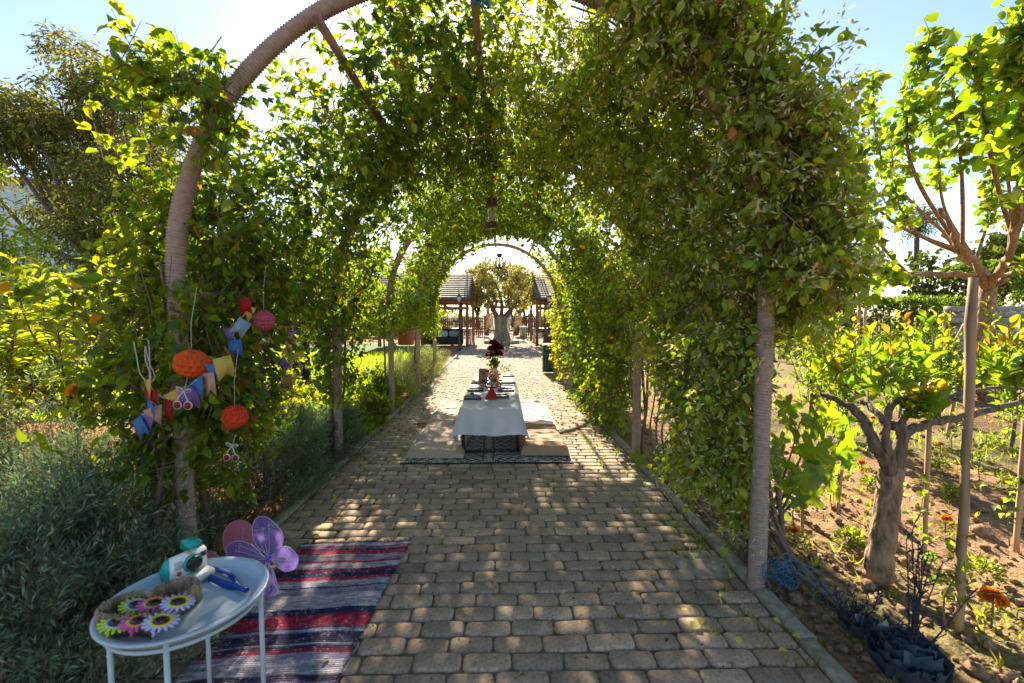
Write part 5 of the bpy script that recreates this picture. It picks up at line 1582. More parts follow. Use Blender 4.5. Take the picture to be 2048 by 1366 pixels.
for i, (px, py, w_, lab) in enumerate(((1700, 1085, .085, 'small leafy herb clump between the grapevine and the pruned trunk'), (1742, 972, .08, 'small herb clump behind the pruned trunk fork'), (1962, 1150, .10, 'bushy herb clump behind the thick stake'), (1905, 992, .09, 'dark herb clump beyond the thin stake'),
                                 (1880, 935, .08, 'herb clump further up the seedling rows'), (1990, 890, .1, 'pale herb clump near the large tree foot'), (1800, 900, .08, 'herb clump shaded under the limbs'), (2030, 980, .1, 'herb clump near the outer stake'), (1640, 930, .08, 'herb clump half hidden by the grapevine'))):
    c = G(px, py); r_ = empty('herb_plant', c, lab, 'herb', 'herb clumps in the right bed')
    n_ = 240
    u = rand_unit(n_); u[:, 2] = np.abs(u[:, 2])
    A = np.array(c) + u * w_ * rng.uniform(.4, 1, (n_, 1))
    leaves('foliage', T_OVATE, A, u + .6 * rand_unit(n_), UP + .5 * rand_unit(n_), rng.uniform(.018, .036, n_), palette(n_, [(.10, .14, .055), (.08, .12, .04), (.15, .18, .08)]), M['leaf'], r_)
    g = MB()
    for k_ in range(6): g.tube([c, c + Vector((random.gauss(0, w_ * .4), random.gauss(0, w_ * .4), w_ * .7))], .003, 4)
    g.build('stem', M['twig'], r_)
# ornamental kale
def kale(px, py, r0, lab, layers, stalk):
    c = G(px, py); c.z = -.02
    r_ = empty('purple_kale', c, lab, 'kale')
    KV, KF = [], []
    nu, nv = 7, 7
    for j in range(nv):
        for i in range(nu):
            u, v = i / (nu - 1) * 2 - 1, j / (nv - 1)
            w_ = math.sin(min(1, v * 1.15 + .12) * math.pi * .62) * .62
            KV.append((u * w_, v, .22 * u * u * w_ + .34 * v * v + .05 * math.sin(u * 9 + v * 5) * v))
    for j in range(nv - 1):
        for i in range(nu - 1): KF.append((j * nu + i, j * nu + i + 1, (j + 1) * nu + i + 1, (j + 1) * nu + i))
    ms = []
    for cc2 in ((.06, .095, .11), (.05, .08, .095), (.1, .14, .15), (.06, .07, .1)):
        me = mesh_np('leaf', np.array(KV), np.array(KF), 4, M['kale'], True, np.tile(np.array(cc2), (len(KV), 1)))
        ms.append(me)
    for L_ in range(layers):
        n = 6 + L_ * 2
        for k_ in range(n):
            a = 2 * math.pi * k_ / n + L_ * .5 + random.uniform(-.15, .15)
            el = rad(80 - 42 * L_ / max(1, layers - 1) + random.uniform(-8, 8))
            d = Vector((math.cos(a) * math.cos(el), math.sin(a) * math.cos(el), math.sin(el)))
            up_ = Vector((-math.cos(a) * math.sin(el), -math.sin(a) * math.sin(el), math.cos(el)))
            s = r0 * (.55 + .5 * L_ / max(1, layers - 1)) * random.uniform(.85, 1.1)
            z0 = r0 * (.85 - .7 * L_ / max(1, layers - 1))
            place_leaf(r_, random.choice(ms), c + Vector((math.cos(a) * .02, math.sin(a) * .02, z0)), d, up_, s)
    if stalk:
        g = MB()
        A, B = [], []
        for k_ in range(9):
            e = c + Vector((random.gauss(0, .09), random.gauss(0, .07), r0 * .8 + random.uniform(.28, .5) * stalk))
            b0 = c + Vector((0, 0, r0 * .6)); md_ = b0 + (e - b0) * .5 + Vector((random.gauss(0, .02), 0, 0))
            line = bez([b0, md_, e], 10); g.tube(line, list(np.linspace(.0035, .0018, len(line))), 5)
            for p in line[3:]:
                for _ in range(2): A.append(p); B.append(p + Vector((random.gauss(0, .02), random.gauss(0, .02), random.uniform(.0, .045))))
        g.build('flower_stalk', M['kale_stem'], r_, True)
        prisms('buds', np.array(A), np.array(B), .0016, M['kale_stem'], r_, .0028)
M['kale'] = leaf_mat('kale_leaf', (1, 1, 1), .12, .10, .3, (1, 1, 1.05))
M['kale_stem'] = mat('kale_stem', (.04, .035, .055), .6, 30, .3)
kale(1815, 1372, .15, 'large blue purple flowering kale in the bare soil near the kerb', 4, 1.0)
kale(1712, 1268, .085, 'small purple kale with few leaves beside the jasmine stems', 2, .35)

# big tree at the right with upright shoots
tbp = Vector((P(1985, 700, 7.4).x, 7.4, -.05))
bt = empty('mulberry_tree', tbp, 'large pruned tree at right with tall upright leafy shoots', 'tree')
fk = P(1978, 562, 7.4)
q = bez([tbp, tbp + Vector((-.15, 0, .6)), P(1968, 660, 7.4), fk], 14)
g = MB(); g.tube(q, list(np.linspace(.16, .11, len(q))), 14); g.build('trunk', M['bark_pale'], bt, True)
SH = [[(1900, 500, 6.8), (1800, 380, 6.2), (1755, 290, 6), (1745, 150, 5.9)], [(1890, 525, 6.5), (1780, 440, 6), (1706, 320, 5.6), (1699, 160, 5.5)],
      [(1910, 470, 6), (1830, 350, 5), (1815, 220, 4.6), (1862, 62, 4.4)], [(1945, 480, 6), (1925, 380, 5), (1915, 250, 4.5), (1895, 110, 4.2)],
      [(2000, 480, 5.5), (1990, 350, 4.2), (1962, 200, 3.7), (1935, 95, 3.5)], [(2050, 480, 5), (2045, 300, 3.7), (2040, 150, 3.3), (2042, 20, 3.1)],
      [(2080, 520, 5), (2075, 400, 4), (2025, 260, 3.5)], [(1880, 560, 6.6), (1790, 552, 6.1), (1735, 520, 5.8)], [(1960, 510, 6.8), (1978, 430, 6.5), (1990, 310, 6)],
      [(2040, 540, 6.5), (2110, 520, 5.6)], [(1900, 530, 6.6), (1840, 470, 6.1), (1795, 400, 5.6), (1780, 240, 5.3)], [(1935, 520, 6.8), (1890, 420, 6.3), (1875, 300, 5.8), (1850, 180, 5.6)],
      [(1850, 545, 6.4), (1770, 500, 6), (1730, 440, 5.8), (1720, 330, 5.6)], [(2010, 500, 6), (2020, 400, 5.4), (2000, 240, 4.8), (1990, 150, 4.6)], [(2060, 500, 6), (2070, 350, 4.6), (2060, 200, 4.1), (2052, 90, 4)]]
lpts = []
for lb in ([(1940, 552, 7.2), (1880, 548, 6.9), (1800, 545, 6.6), (1745, 520, 6.3)], [(2030, 545, 7.0), (2090, 520, 6.5), (2150, 480, 6)], [(1955, 530, 6.9), (1925, 500, 6.2), (1905, 465, 5.6), (1880, 420, 5.2)], [(2005, 530, 6.6), (2025, 490, 5.6), (2030, 440, 4.8), (2045, 380, 4.2)],
           [(1965, 540, 7.6), (1930, 520, 7.8), (1885, 470, 7.4)]):
    q = bez([fk - Vector((0, 0, .12))] + [P(*p) for p in lb], 20)
    q = [v + Vector((random.gauss(0, .012), random.gauss(0, .012), random.gauss(0, .012))) for v in q]
    g = MB(); g.tube(q, list(np.linspace(.06, .022, len(q))), 9); g.build('limb', M['bark_pale'], bt, True); lpts += q[4:]
A, D, LL = [], [], []
for s in SH:
    s0_ = min(lpts, key=lambda v: (v - P(*s[0])).length + .4 * abs(v.z - P(*s[0]).z))
    q = bez([s0_] + [P(*p) for p in s[1:]], 22)
    g = MB(); g.tube(q, list(np.linspace(.026, .005, len(q))), 7); g.build('limb', M['bark_pale'], bt, True)
    n = len(q)
    for i in range(int(n * .42), n - 1):
        for _ in range(4):
            A.append(q[i] + (q[i + 1] - q[i]) * random.random()); dv = Vector(rand_unit(1)[0]); D.append((dv * .8 + (q[i + 1] - q[i]).normalized() * .6 + Vector((0, 0, .2))).normalized()); LL.append(random.uniform(.06, .42) ** 1.1)
A, D, LL = np.array(A), np.array(D), np.array(LL)
p, ax, no, si = sprigs(A, D, LL * .7, 4, spread=.9, droop=.8, up=.3, nrand=.95)
MUL = [(.085, .15, .025), (.065, .12, .02), (.12, .18, .03), (.16, .2, .03)]
cl = palette(len(p), MUL)
sz = rng.uniform(.05, .125, len(p))
d = np.linalg.norm(p - np.array([0, 0, CH]), axis=1)
pick = rng.choice(np.argsort(d)[:900], 170, replace=False)
msk = np.ones(len(p), bool); msk[pick] = False
leaves('crown', T_ROUND, p[msk], ax[msk], no[msk], sz[msk], cl[msk], M['leaf'], bt)
for i in pick: place_leaf(bt, leaf_variant(T_ROUND, 'mul', MUL, M['leaf']), p[i], ax[i], no[i], sz[i] * 1.1)
prisms('twigs', A, A + D * LL[:, None] * .7, .004, M['bark'], bt)

# ================================================================== SMALL GROUND COVER
# soil clods
n_ = 3800
cx_ = np.where(rng.uniform(0, 1, n_) < .78, rng.uniform(1.42, 6.5, n_), rng.uniform(-5, -1.65, n_))
cy_ = 1.0 + rng.beta(1.1, 2.4, n_) * 7.5
cx_[:1300] = 1.42 + rng.beta(1, 2, 1300) * 1.6; cy_[:1300] = rng.uniform(1.4, 4.2, 1300)
ico = np.array([(0, 0, 1), (.9, 0, .42), (.28, .86, .42), (-.72, .53, .42), (-.72, -.53, .42), (.28, -.86, .42), (.6, .4, -.4), (-.3, .75, -.4), (-.75, -.1, -.4), (-.1, -.75, -.4), (.65, -.4, -.4)])
icf = np.array([(0, 1, 2), (0, 2, 3), (0, 3, 4), (0, 4, 5), (0, 5, 1), (1, 6, 2), (2, 6, 7), (2, 7, 3), (3, 7, 8), (3, 8, 4), (4, 8, 9), (4, 9, 5), (5, 9, 10), (5, 10, 1), (1, 10, 6)])
s = rng.gamma(2.0, .0062, n_) + .004
V = ico[None] * s[:, None, None] * rng.uniform(.55, 1.35, (n_, 11, 3)) * np.array([1, 1, .7])
V[:, :, 0] += cx_[:, None]; V[:, :, 1] += cy_[:, None]; V[:, :, 2] += (soil_h(cx_, cy_) + s * .25)[:, None]
idx = (np.arange(n_)[:, None, None] * 11 + icf[None]).reshape(-1, 3)
o = link('soil_clods', mesh_np('soil_clods', V.reshape(-1, 3), idx, 3, M['soil'], True, np.repeat(np.where((cx_ < 0)[:, None], [.31, .15, .065], [.28, .17, .1]) * rng.uniform(.8, 1.2, (n_, 1)), 11, 0)))
tag(o, 'loose brown clods scattered over the tilled soil', 'soil', kind='stuff')
# weeds in the soil, thicker further out
def blades(name, X, Y, Z, per, hgt, cols, lab, spread=.012, m='leaf'):
    n = len(X)
    Pp = np.repeat(np.stack([X, Y, Z], -1), per, 0) + rng.normal(0, spread, (n * per, 3)) * np.array([1, 1, 0])
    D = rng.standard_normal((n * per, 3)) * np.array([.45, .45, .1]) + UP
    o = leaves(name, (T_BLADE[0] * np.array([1.6, 1, 1.5]), T_BLADE[1]), Pp, D, rand_unit(n * per) + UP * .1, rng.uniform(.5, 1.3, n * per) * hgt, palette(n * per, cols), M[m])
    return tag(o, lab, 'grass', kind='stuff')
n_ = 2300
X = rng.uniform(1.5, 9, n_); Y = 1.6 + rng.beta(1.6, 1.3, n_) * 9
kp = fbm(np.stack([X, Y], -1), .9, 9) + (Y - 4.5) * .10 > rng.uniform(-.35, .6, n_)
X, Y = X[kp], Y[kp]
blades('weed_grass', X, Y, soil_h(X, Y), 5, .075, [(.14, .18, .03), (.1, .14, .03), (.22, .21, .05)], 'sparse green weeds sprouting across the right bed')
n_ = 2500
X = rng.uniform(-9, -2.7, n_); Y = rng.uniform(6.4, 17, n_)
blades('lawn_grass', X, Y, np.full(n_, -.04), 6, .17, [(.12, .19, .02), (.09, .15, .02), (.17, .22, .03)], 'bright green grass behind the left posts', .05)
# grass tufts in the paving joints, mostly along the kerbs
n_ = 230
X = np.where(rng.uniform(0, 1, n_) < .72, PR - np.abs(rng.normal(0, .22, n_)), PL + np.abs(rng.normal(0, .4, n_)))
X = np.clip(X, PL + .02, PR - .005); Y = 1.75 + rng.beta(1, 1.5, n_) * 7.5
X = np.where(rng.uniform(0, 1, n_) < .3, np.where(X > 0, PR + .09, PL - .09), X)
Y = np.round((Y - 1.15) / PITCH_Y) * PITCH_Y + 1.15
blades('joint_grass', X, Y, np.full(n_, -.008), 9, .05, [(.07, .12, .025), (.1, .14, .03), (.14, .16, .04)], 'small grass tufts growing in the paving joints', .018)
n_ = 6500
X = rng.uniform(PL, PR, n_); Y = 1.7 + rng.beta(1, 1.6, n_) * 9
msk = fbm(np.stack([X, Y], -1), 2.2, 77) + .6 * (np.abs(X - XC) > 1.0) > .25
X, Y = X[msk], Y[msk]
Y = np.round((Y - 1.15) / PITCH_Y) * PITCH_Y + 1.15
n_ = len(X)
o = leaves('joint_moss', T_OVATE, np.stack([X, Y, np.full(n_, -.004)], -1) + rng.normal(0, .003, (n_, 3)), rand_unit(n_) + UP * .4, rand_unit(n_) + UP, rng.uniform(.007, .016, n_), palette(n_, [(.09, .12, .03), (.12, .11, .04), (.15, .14, .05)]), M['leaf_dull'])
tag(o, 'moss and tiny weeds in the paving joints', 'moss', kind='stuff')
n_ = 2600
X = rng.uniform(PL, PR, n_); Y = 1.7 + rng.beta(1, 1.7, n_) * 9
o = leaves('leaf_litter', T_OVATE, np.stack([X, Y, np.full(n_, .007)], -1), rand_unit(n_) * np.array([1, 1, .1]), UP + .15 * rand_unit(n_), rng.gamma(2, .004, n_) + .003, palette(n_, [(.2, .15, .07), (.3, .24, .1), (.13, .09, .05)]), M['petal'])
tag(o, 'fine dry leaf crumbs scattered over the paving', 'leaf litter', kind='stuff')
# fallen leaves on the paving
fl = [(1385, 1258, .045), (1375, 1220, .02), (1330, 1250, .022), (1478, 1288, .03), (1405, 1235, .032), (1310, 1222, .02), (1450, 1190, .03), (1395, 1290, .02), (1335, 1128, .024), (1292, 1085, .022), (1345, 1060, .02), (1250, 1040, .02), (1445, 1175, .028),
      (1610, 1278, .035), (1400, 1165, .02), (1275, 1180, .018), (1210, 1010, .02), (1190, 1100, .018), (1110, 1255, .02), (1050, 1010, .018), (1130, 1180, .018), (1340, 1000, .02), (1362, 1080, .022), (1300, 1145, .02), (1225, 1130, .018),
      (700, 1000, .025), (735, 965, .022), (680, 1040, .025), (745, 1035, .02), (770, 985, .022), (690, 1025, .022), (800, 1060, .02), (640, 1075, .03), (1010, 1130, .017), (940, 1030, .017), (880, 1075, .018), (1370, 1130, .02), (1440, 1060, .02),
      (1420, 1110, .024), (1465, 1150, .026), (1330, 970, .02), (1270, 950, .02), (1290, 1010, .02), (905, 965, .018), (1180, 965, .018), (1545, 1235, .03), (1575, 1300, .03), (1495, 1240, .026)]
for px, py, s in fl:
    p = G(px, py, .014)
    me = leaf_variant(T_OVATE8, 'fallen', [(.75, .6, .08), (.8, .68, .16), (.55, .5, .1), (.6, .4, .1), (.7, .64, .22)], M['petal'])
    o = bpy.data.objects.new('fallen_leaf', me); COL.objects.link(o)
    o.location = p; o.rotation_euler = (random.gauss(0, .15), random.gauss(0, .15), random.uniform(0, 6.28)); o.scale = (s * 1.65, s * 1.35, s * 1.3)
    tag(o, 'small yellow leaf fallen on the paving', 'leaf', 'yellow leaves fallen on the paving')

# ================================================================== TREES AROUND THE GARDEN
def clump_tree(name, lab, base, clumps, n_leaf, T, leaf, cols, m='leaf_dull', trunk_r=.2, fork=None, bark='bark', w=None, droop=.3, group=None, flat=.75, parts=True):
    """clumps: list of (Vector centre, radius)"""
    r = empty(name, base, lab, 'tree', group)
    fork = fork or base + (sum((c for c, _ in clumps), Vector()) / len(clumps) - base) * .45
    g = MB()
    q = bez([base, base + (fork - base) * .5 + Vector((random.gauss(0, .1), random.gauss(0, .1), 0)), fork], 10)
    g.tube(q, list(np.linspace(trunk_r, trunk_r * .7, len(q))), 10); g.build('trunk', M[bark], r, True)
    g = MB()
    for c, rr in clumps:
        md_ = fork + (c - fork) * .5 + Vector((random.gauss(0, .1), random.gauss(0, .1), -.1 * (c - fork).length))
        q = bez([fork - Vector((0, 0, .1)), md_, c + Vector((0, 0, rr * .2))], 8)
        g.tube(q, list(np.linspace(trunk_r * .42, trunk_r * .08, len(q))), 6)
    g.build('limbs', M[bark], r, True)['kind'] = 'stuff'
    A, S = [], []
    for c, rr in clumps:
        n = max(6, int(n_leaf * (rr ** 2)))
        u = rand_unit(n) * (rng.uniform(.15, 1, (n, 1)) ** .5)
        u = u * (1 + .3 * fbm(u, 3, random.randrange(999)))[:, None]
        A.append(np.array(c) + u * rr * np.array([1, 1, flat]))
        S.append(u)
    A, S = np.concatenate(A), np.concatenate(S)
    D = nrm(nrm(S) * .6 + rand_unit(len(A)) * .7 + np.array([0, 0, .15]))
    p, ax, no, si = sprigs(A, D, leaf * 2.2, 6, spread=.8, droop=droop, up=.4, nrand=.7)
    leaves('crown', T, p, ax, no, leaf * rng.uniform(.7, 1.25, len(p)), palette(len(p), cols, w), M[m], r)
    return r
# big grey green acacia left
Ya = 14.0
ac = [(140, 110, 42), (200, 160, 50), (270, 185, 48), (120, 215, 50), (230, 215, 55), (60, 235, 50), (15, 215, 45), (320, 215, 32), (90, 280, 55), (180, 285, 60), (255, 285, 55), (30, 290, 50), (150, 350, 55), (220, 355, 58),
      (285, 335, 50), (125, 425, 48), (200, 430, 55), (262, 420, 55), (235, 490, 55), (165, 490, 48), (310, 470, 55), (350, 300, 40), (-40, 250, 60), (-60, 330, 50), (340, 400, 50)]
clump_tree('acacia_tree', 'tall grey green willow leaved acacia tree beyond the peach trees', Vector((P(220, 600, Ya).x, Ya, -.05)),
           [(P(x, y_, Ya + random.uniform(-1.3, 1.3)), r_ / 910 * Ya * 1.12) for x, y_, r_ in ac], 330, (T_NEEDLE2[0] * np.array([1.3, 1, 1]), T_NEEDLE2[1]), .2, [(.085, .10, .05), (.115, .125, .055), (.07, .085, .045), (.17, .17, .05)], 'leaf_dull', .3, w=[4, 3, 3, 1], droop=.75)
clump_tree('ash_tree', 'small bright green tree in front of the white building', Vector((P(10, 600, 10).x, 10, -.05)), [(P(x, y_, 10 + random.uniform(-.5, .5)), r_ / 91) for x, y_, r_ in ((-30, 340, 30), (-50, 410, 40), (5, 470, 38), (60, 490, 32), (40, 540, 45), (-30, 520, 50), (80, 560, 35), (-60, 450, 50))],
           260, T_OVATE, .085, [(.13, .18, .03), (.10, .15, .03), (.17, .2, .035)], 'leaf', .1)
BT = [(-160, 520, 130, 26), (60, 575, 130, 28), (250, 555, 110, 30), (410, 545, 110, 32), (540, 560, 90, 34), (660, 560, 90, 36), (770, 565, 80, 36), (865, 575, 60, 38), (955, 588, 34, 52), (1040, 582, 36, 50), (1105, 575, 55, 40),
      (1190, 565, 80, 36), (1300, 555, 90, 32), (1420, 545, 100, 30), (1540, 540, 100, 28), (1650, 535, 90, 25), (1880, 560, 70, 22), (1990, 540, 85, 21), (2110, 510, 110, 20), (2260, 520, 120, 20)]
kinds = ['rounded dark evergreen', 'olive green bushy tree', 'loose mid green tree', 'dense green garden tree']
wh = ['far beyond the peach trees', 'behind the white building', 'behind the acacia', 'past the creeper hung hoop', 'behind the scarecrow', 'beyond the lawn', 'beyond the rusty planter', 'behind the thatched roof pavilion', 'beyond the picket fence left of the olive', 'beyond the tent and the steel bin', 'behind the pavilion with tan boards',
      'behind the vine column by the green bin', 'behind the dark ivy column', 'behind the second right post', 'behind the jasmine', 'behind the grapevine and saplings', 'behind the twin lamps', 'behind the stone wall', 'beyond the upright mulberry shoots', 'far out past the seedling rows']
for i, ((x, y_, r_, Y), w_) in enumerate(zip(BT, wh)):
    R_ = r_ / 910 * Y
    c0 = P(x, y_, Y)
    cl = []
    for _ in range(11):
        u = Vector(rand_unit(1)[0])
        cl.append((c0 + Vector((u.x * R_ * .8, u.y * R_ * .6, u.z * R_ * .55)), R_ * random.uniform(.3, .5)))
    for _ in range(4): cl.append((Vector((c0.x + random.uniform(-.8, .8) * R_, Y + random.uniform(-.3, .3) * R_, random.uniform(.3, .9))), R_ * .42))
    clump_tree('garden_tree', kinds[i % 4] + ' ' + w_, Vector((c0.x, Y, -.05)), cl, 23, T_DIAMOND, .32, [[(.05, .07, .03), (.035, .055, .022)], [(.085, .10, .04), (.065, .085, .03)], [(.08, .11, .03), (.1, .13, .035)], [(.06, .09, .025), (.08, .11, .03)]][i % 4], 'leaf_dull', .22, group='trees closing off the garden')
# thin topped pines behind the olive
for i, (x, y_, Y, lab) in enumerate(((975, 545, 48, 'dark pine with thin layered crown beyond the caged lantern'), (1025, 540, 50, 'dark pine with open tufted crown behind the olive'), (1052, 560, 46, 'short dark pine behind the tan board pavilion'), (1835, 450, 24, 'dark pine between the jasmine and the mulberry shoots'))):
    c0 = P(x, y_, Y); s = Y / 910
    cl = [(c0 + Vector((random.gauss(0, 14) * s, random.gauss(0, 8) * s, random.gauss(0, 14) * s)), random.uniform(6, 12) * s * (1 if i < 3 else 2)) for _ in range(9)]
    clump_tree('pine_tree', lab, Vector((c0.x, Y, -.05)), cl, 90, T_NEEDLE, .3, [(.035, .05, .03), (.05, .065, .035)], 'leaf_dull', .16, fork=c0 - Vector((0, 0, 14 * s)), group='pines on the skyline')
# olive tree at the end of the path
Yo = 22.6
ob = Vector((P(1003, 640, Yo).x, Yo, 0))
oc = [(955, 556, 22), (985, 546, 24), (1015, 548, 24), (1045, 556, 20), (1000, 535, 14), (965, 540, 14), (1035, 540, 12), (940, 580, 20), (970, 580, 24), (1000, 578, 24), (1030, 582, 24), (1056, 585, 18), (960, 600, 18), (1048, 604, 16), (990, 600, 16), (1025, 602, 14), (1068, 565, 14), (930, 565, 12), (945, 545, 10)]
ol = empty('olive_tree', ob, 'old olive tree with thick twisted trunk in the middle of the path', 'tree')
def oP(x, y_, dy=0): return P(x, y_, Yo + dy)
trunk = [((1003, 690), .50), ((1003, 672), .36), ((1001, 655), .31), ((1000, 640), .29), ((1000, 632), .25)]
V, F = [], []
sg_ = 20
for j, ((x, y_), r_) in enumerate(trunk):
    c = oP(x, y_)
    for k_ in range(sg_):
        a = 2 * math.pi * k_ / sg_
        rr = r_ * (1 + .16 * math.sin(3 * a + j * .7) + .09 * math.sin(7 * a - j))
        V.append((c.x + rr * math.cos(a), c.y + rr * math.sin(a), c.z))
for j in range(len(trunk) - 1):
    for k_ in range(sg_): F.append((j * sg_ + k_, j * sg_ + (k_ + 1) % sg_, (j + 1) * sg_ + (k_ + 1) % sg_, (j + 1) * sg_ + k_))
g = MB(); g.add(V, F); g.build('trunk', mat('olive_bark', (.24, .2, .155), .95, 7, .5, 1.0, stretch=(1, 1, .4)), ol, True)
for pts, r_ in (([(997, 640), (988, 622), (978, 600), (960, 580)], .16), ([(1004, 640), (1020, 622), (1032, 605), (1045, 585)], .16), ([(1001, 638), (1004, 615), (1000, 590), (990, 565)], .12), ([(988, 622), (992, 600), (975, 570)], .08), ([(1020, 622), (1016, 600), (1020, 570)], .08), ([(1032, 605), (1050, 600), (1062, 575)], .07)):
    q = bez([oP(x, y_, random.uniform(-.3, .3) * (i > 0)) for i, (x, y_) in enumerate(pts)], 14)
    g = MB(); g.tube(q, list(np.linspace(r_, r_ * .3, len(q))), 8); g.build('limb', M['bark'], ol, True)
A = []
for x, y_, r_ in oc:
    r_ *= random.uniform(.9, 1.35); n = int(r_ * r_ * .36); u = rand_unit(n) * (rng.uniform(.2, 1, (n, 1)) ** .5)
    x = 1003 + (x - 1003) * 1.1
    A.append(np.array(oP(x, y_, random.uniform(-.8, .8))) + u * r_ / 910 * Yo * np.array([1, 1.3, .8]))
A = np.concatenate(A)
p, ax, no, si = sprigs(A, nrm(rand_unit(len(A)) + UP * .3), .2, 7, spread=.7, droop=.2, up=.4, nrand=.7)
leaves('crown', T_DIAMOND, p, ax, no, rng.uniform(.05, .10, len(p)), palette(len(p), [(.16, .16, .105), (.12, .125, .08), (.22, .21, .14)]), M['leaf_dull'], ol)
rg = empty('stone_ring', ob, 'low round stone edging around the olive trunk', 'tree ring')
for k_ in range(14):
    a = 2 * math.pi * k_ / 14
    g = MB(); g.bevbox((ob.x + .78 * math.cos(a), ob.y + .78 * math.sin(a), .07), (.2, .33, .16), .02, rz=a); g.build('stone', M['concrete'], rg)

# ================================================================== PAVILIONS, FENCE AND THINGS AT THE END OF THE PATH
shing = mat('roof_shingle', (.12, .095, .08), .85, 5, .3, .4, stretch=(1, .3, 1))
def pavilion(x0, x1, y0, y1, lab, posts):
    r = empty('garden_pavilion', ((x0 + x1) / 2, (y0 + y1) / 2, 0), lab, 'pavilion')
    ez, rz_, ym = 2.12, 3.35, y0 + (y1 - y0) * .42
    rf = MB()
    V = [(x0, y0 - .3, ez), (x1, y0 - .3, ez), (x1, ym, rz_), (x0, ym, rz_), (x1, y1 + .3, ez), (x0, y1 + .3, ez)]
    V2 = [(x, y_, z - .07) for x, y_, z in V]
    rf.add(V + V2, [(0, 1, 2, 3), (3, 2, 4, 5), (7, 6, 9, 8), (8, 9, 11, 10), (0, 6, 7, 1), (4, 10, 11, 5), (1, 7, 8, 2), (2, 8, 10, 4), (0, 3, 9, 6), (3, 5, 11, 9)])
    ro = rf.build('roof', shing, r)
    nrow = 13
    for k_ in range(nrow):                                   # lapped shingle courses
        t = (k_ + .5) / nrow
        yy, zz = (y0 - .3) + (ym - y0 + .3) * t, ez + (rz_ - ez) * t
        g = MB(); g.box(((x0 + x1) / 2, yy, zz + .018), (abs(x1 - x0) + .04, (ym - y0 + .3) / nrow * 1.25, .012), R=Matrix.Rotation(math.atan2(rz_ - ez, ym - y0 + .3) - .06, 3, 'X')); g.build('shingle_course', shing, ro)
    for xx, yy in posts:
        g = MB(); g.bevbox((xx, yy, ez / 2), (.13, .13, ez), .01); g.build('post', M['wood_red'], r)
    for yy, zz in ((y0, ez - .12), (y1, ez - .12), (y0, ez - .42)):
        g = MB(); g.bevbox(((x0 + x1) / 2, yy, zz), (abs(x1 - x0) - .1, .09, .14), .01); g.build('beam', M['wood_red'], r)
    for xx in (x0 + .1 * (1 if x1 > x0 else -1), x1 - .1 * (1 if x1 > x0 else -1)):
        g = MB(); g.bevbox((xx, (y0 + y1) / 2, ez - .12), (.09, y1 - y0, .14), .01); g.build('beam', M['wood_red'], r)
    return r
pavilion(-5.6, -1.38, 20.2, 24.6, 'shingle roofed timber pavilion shading the dark sofa', [(-1.52, 20.25), (-1.9, 21.6), (-3.5, 20.25), (-1.52, 24.5), (-5.4, 20.25), (-3.5, 24.5), (-5.4, 24.5)])
rp = pavilion(1.5, 5.6, 20.4, 24.6, 'shingle roofed timber pavilion with tan vertical boards', [(1.6, 20.45), (1.98, 20.5), (3.4, 20.45), (1.6, 24.5), (5.4, 20.45), (3.4, 24.5), (5.4, 24.5)])
for xx in (1.70, 1.88):
    g = MB(); g.cur = (.52, .33, .16); g.bevbox((xx, 22.0, 1.35), (.09, .05, 1.1), .01); g.build('hanging_board', M['paint'], rp)
g = MB(); g.bevbox((1.8, 20.47, .72), (.3, .05, .08), .01); g.build('rail', M['wood_red'], rp)
def sofa(c, w_, lab, rz=0.0):
    r = empty('outdoor_sofa', c, lab, 'sofa', None, rz)
    cdark, cl = (.035, .02, .018), (.5, .47, .44)
    g = MB(); g.cur = cdark; g.bevbox((0, 0, .2), (w_, .75, .32), .03); g.build('base', M['fabric'], r, world_coords=False)
    g = MB(); g.cur = cdark; g.bevbox((0, .36, .5), (w_, .14, .5), .04); g.build('backrest', M['fabric'], r, world_coords=False)
    for s in (-1, 1):
        g = MB(); g.cur = cdark; g.bevbox((s * (w_ / 2 - .08), 0, .42), (.15, .72, .3), .04); g.build('armrest', M['fabric'], r, world_coords=False)
    for k_ in range(3):
        g = MB(); g.cur = cl if k_ == 1 else (.3, .28, .24); g.bevbox(((k_ - 1) * w_ * .27, .2, .52), (w_ * .24, .14, .3), .05, R=Matrix.Rotation(-.3, 3, 'X')); g.build('cushion', M['fabric'], r, world_coords=False)
    for sx in (-1, 1):
        for sy in (-1, 1):
            g = MB(); g.cur = (.1, .08, .07); g.bevbox((sx * w_ * .45, sy * .3, .03), (.06, .06, .1), .005); g.build('leg', M['paint'], r, world_coords=False)
sofa((-2.75, 21.2, 0), 1.9, 'dark brown outdoor sofa with pale cushions under the shingle pavilion')
sofa((2.75, 21.6, 0), 1.5, 'dark brown outdoor sofa beside the tan boards')
def garden_table(c, lab, w_=1.0, d_=.7, h=.72, col=(.5, .47, .42)):
    r = empty('garden_table', c, lab, 'table')
    for k_ in range(5):
        g = MB(); g.cur = col; g.bevbox((-w_ / 2 + w_ / 5 * (k_ + .5), 0, h), (w_ / 5 - .012, d_, .035), .005); g.build('board', M['paint'], r, world_coords=False)
    for sx in (-1, 1):
        for sy in (-1, 1):
            g = MB(); g.cur = col; g.bevbox((sx * (w_ / 2 - .06), sy * (d_ / 2 - .06), h / 2), (.07, .07, h - .02), .006); g.build('leg', M['paint'], r, world_coords=False)
garden_table((-1.98, 22.6, 0), 'pale plank garden table at the edge of the shingle pavilion')
garden_table((2.0, 23.2, 0), 'pale plank garden table inside the tan board pavilion', .8, .6)
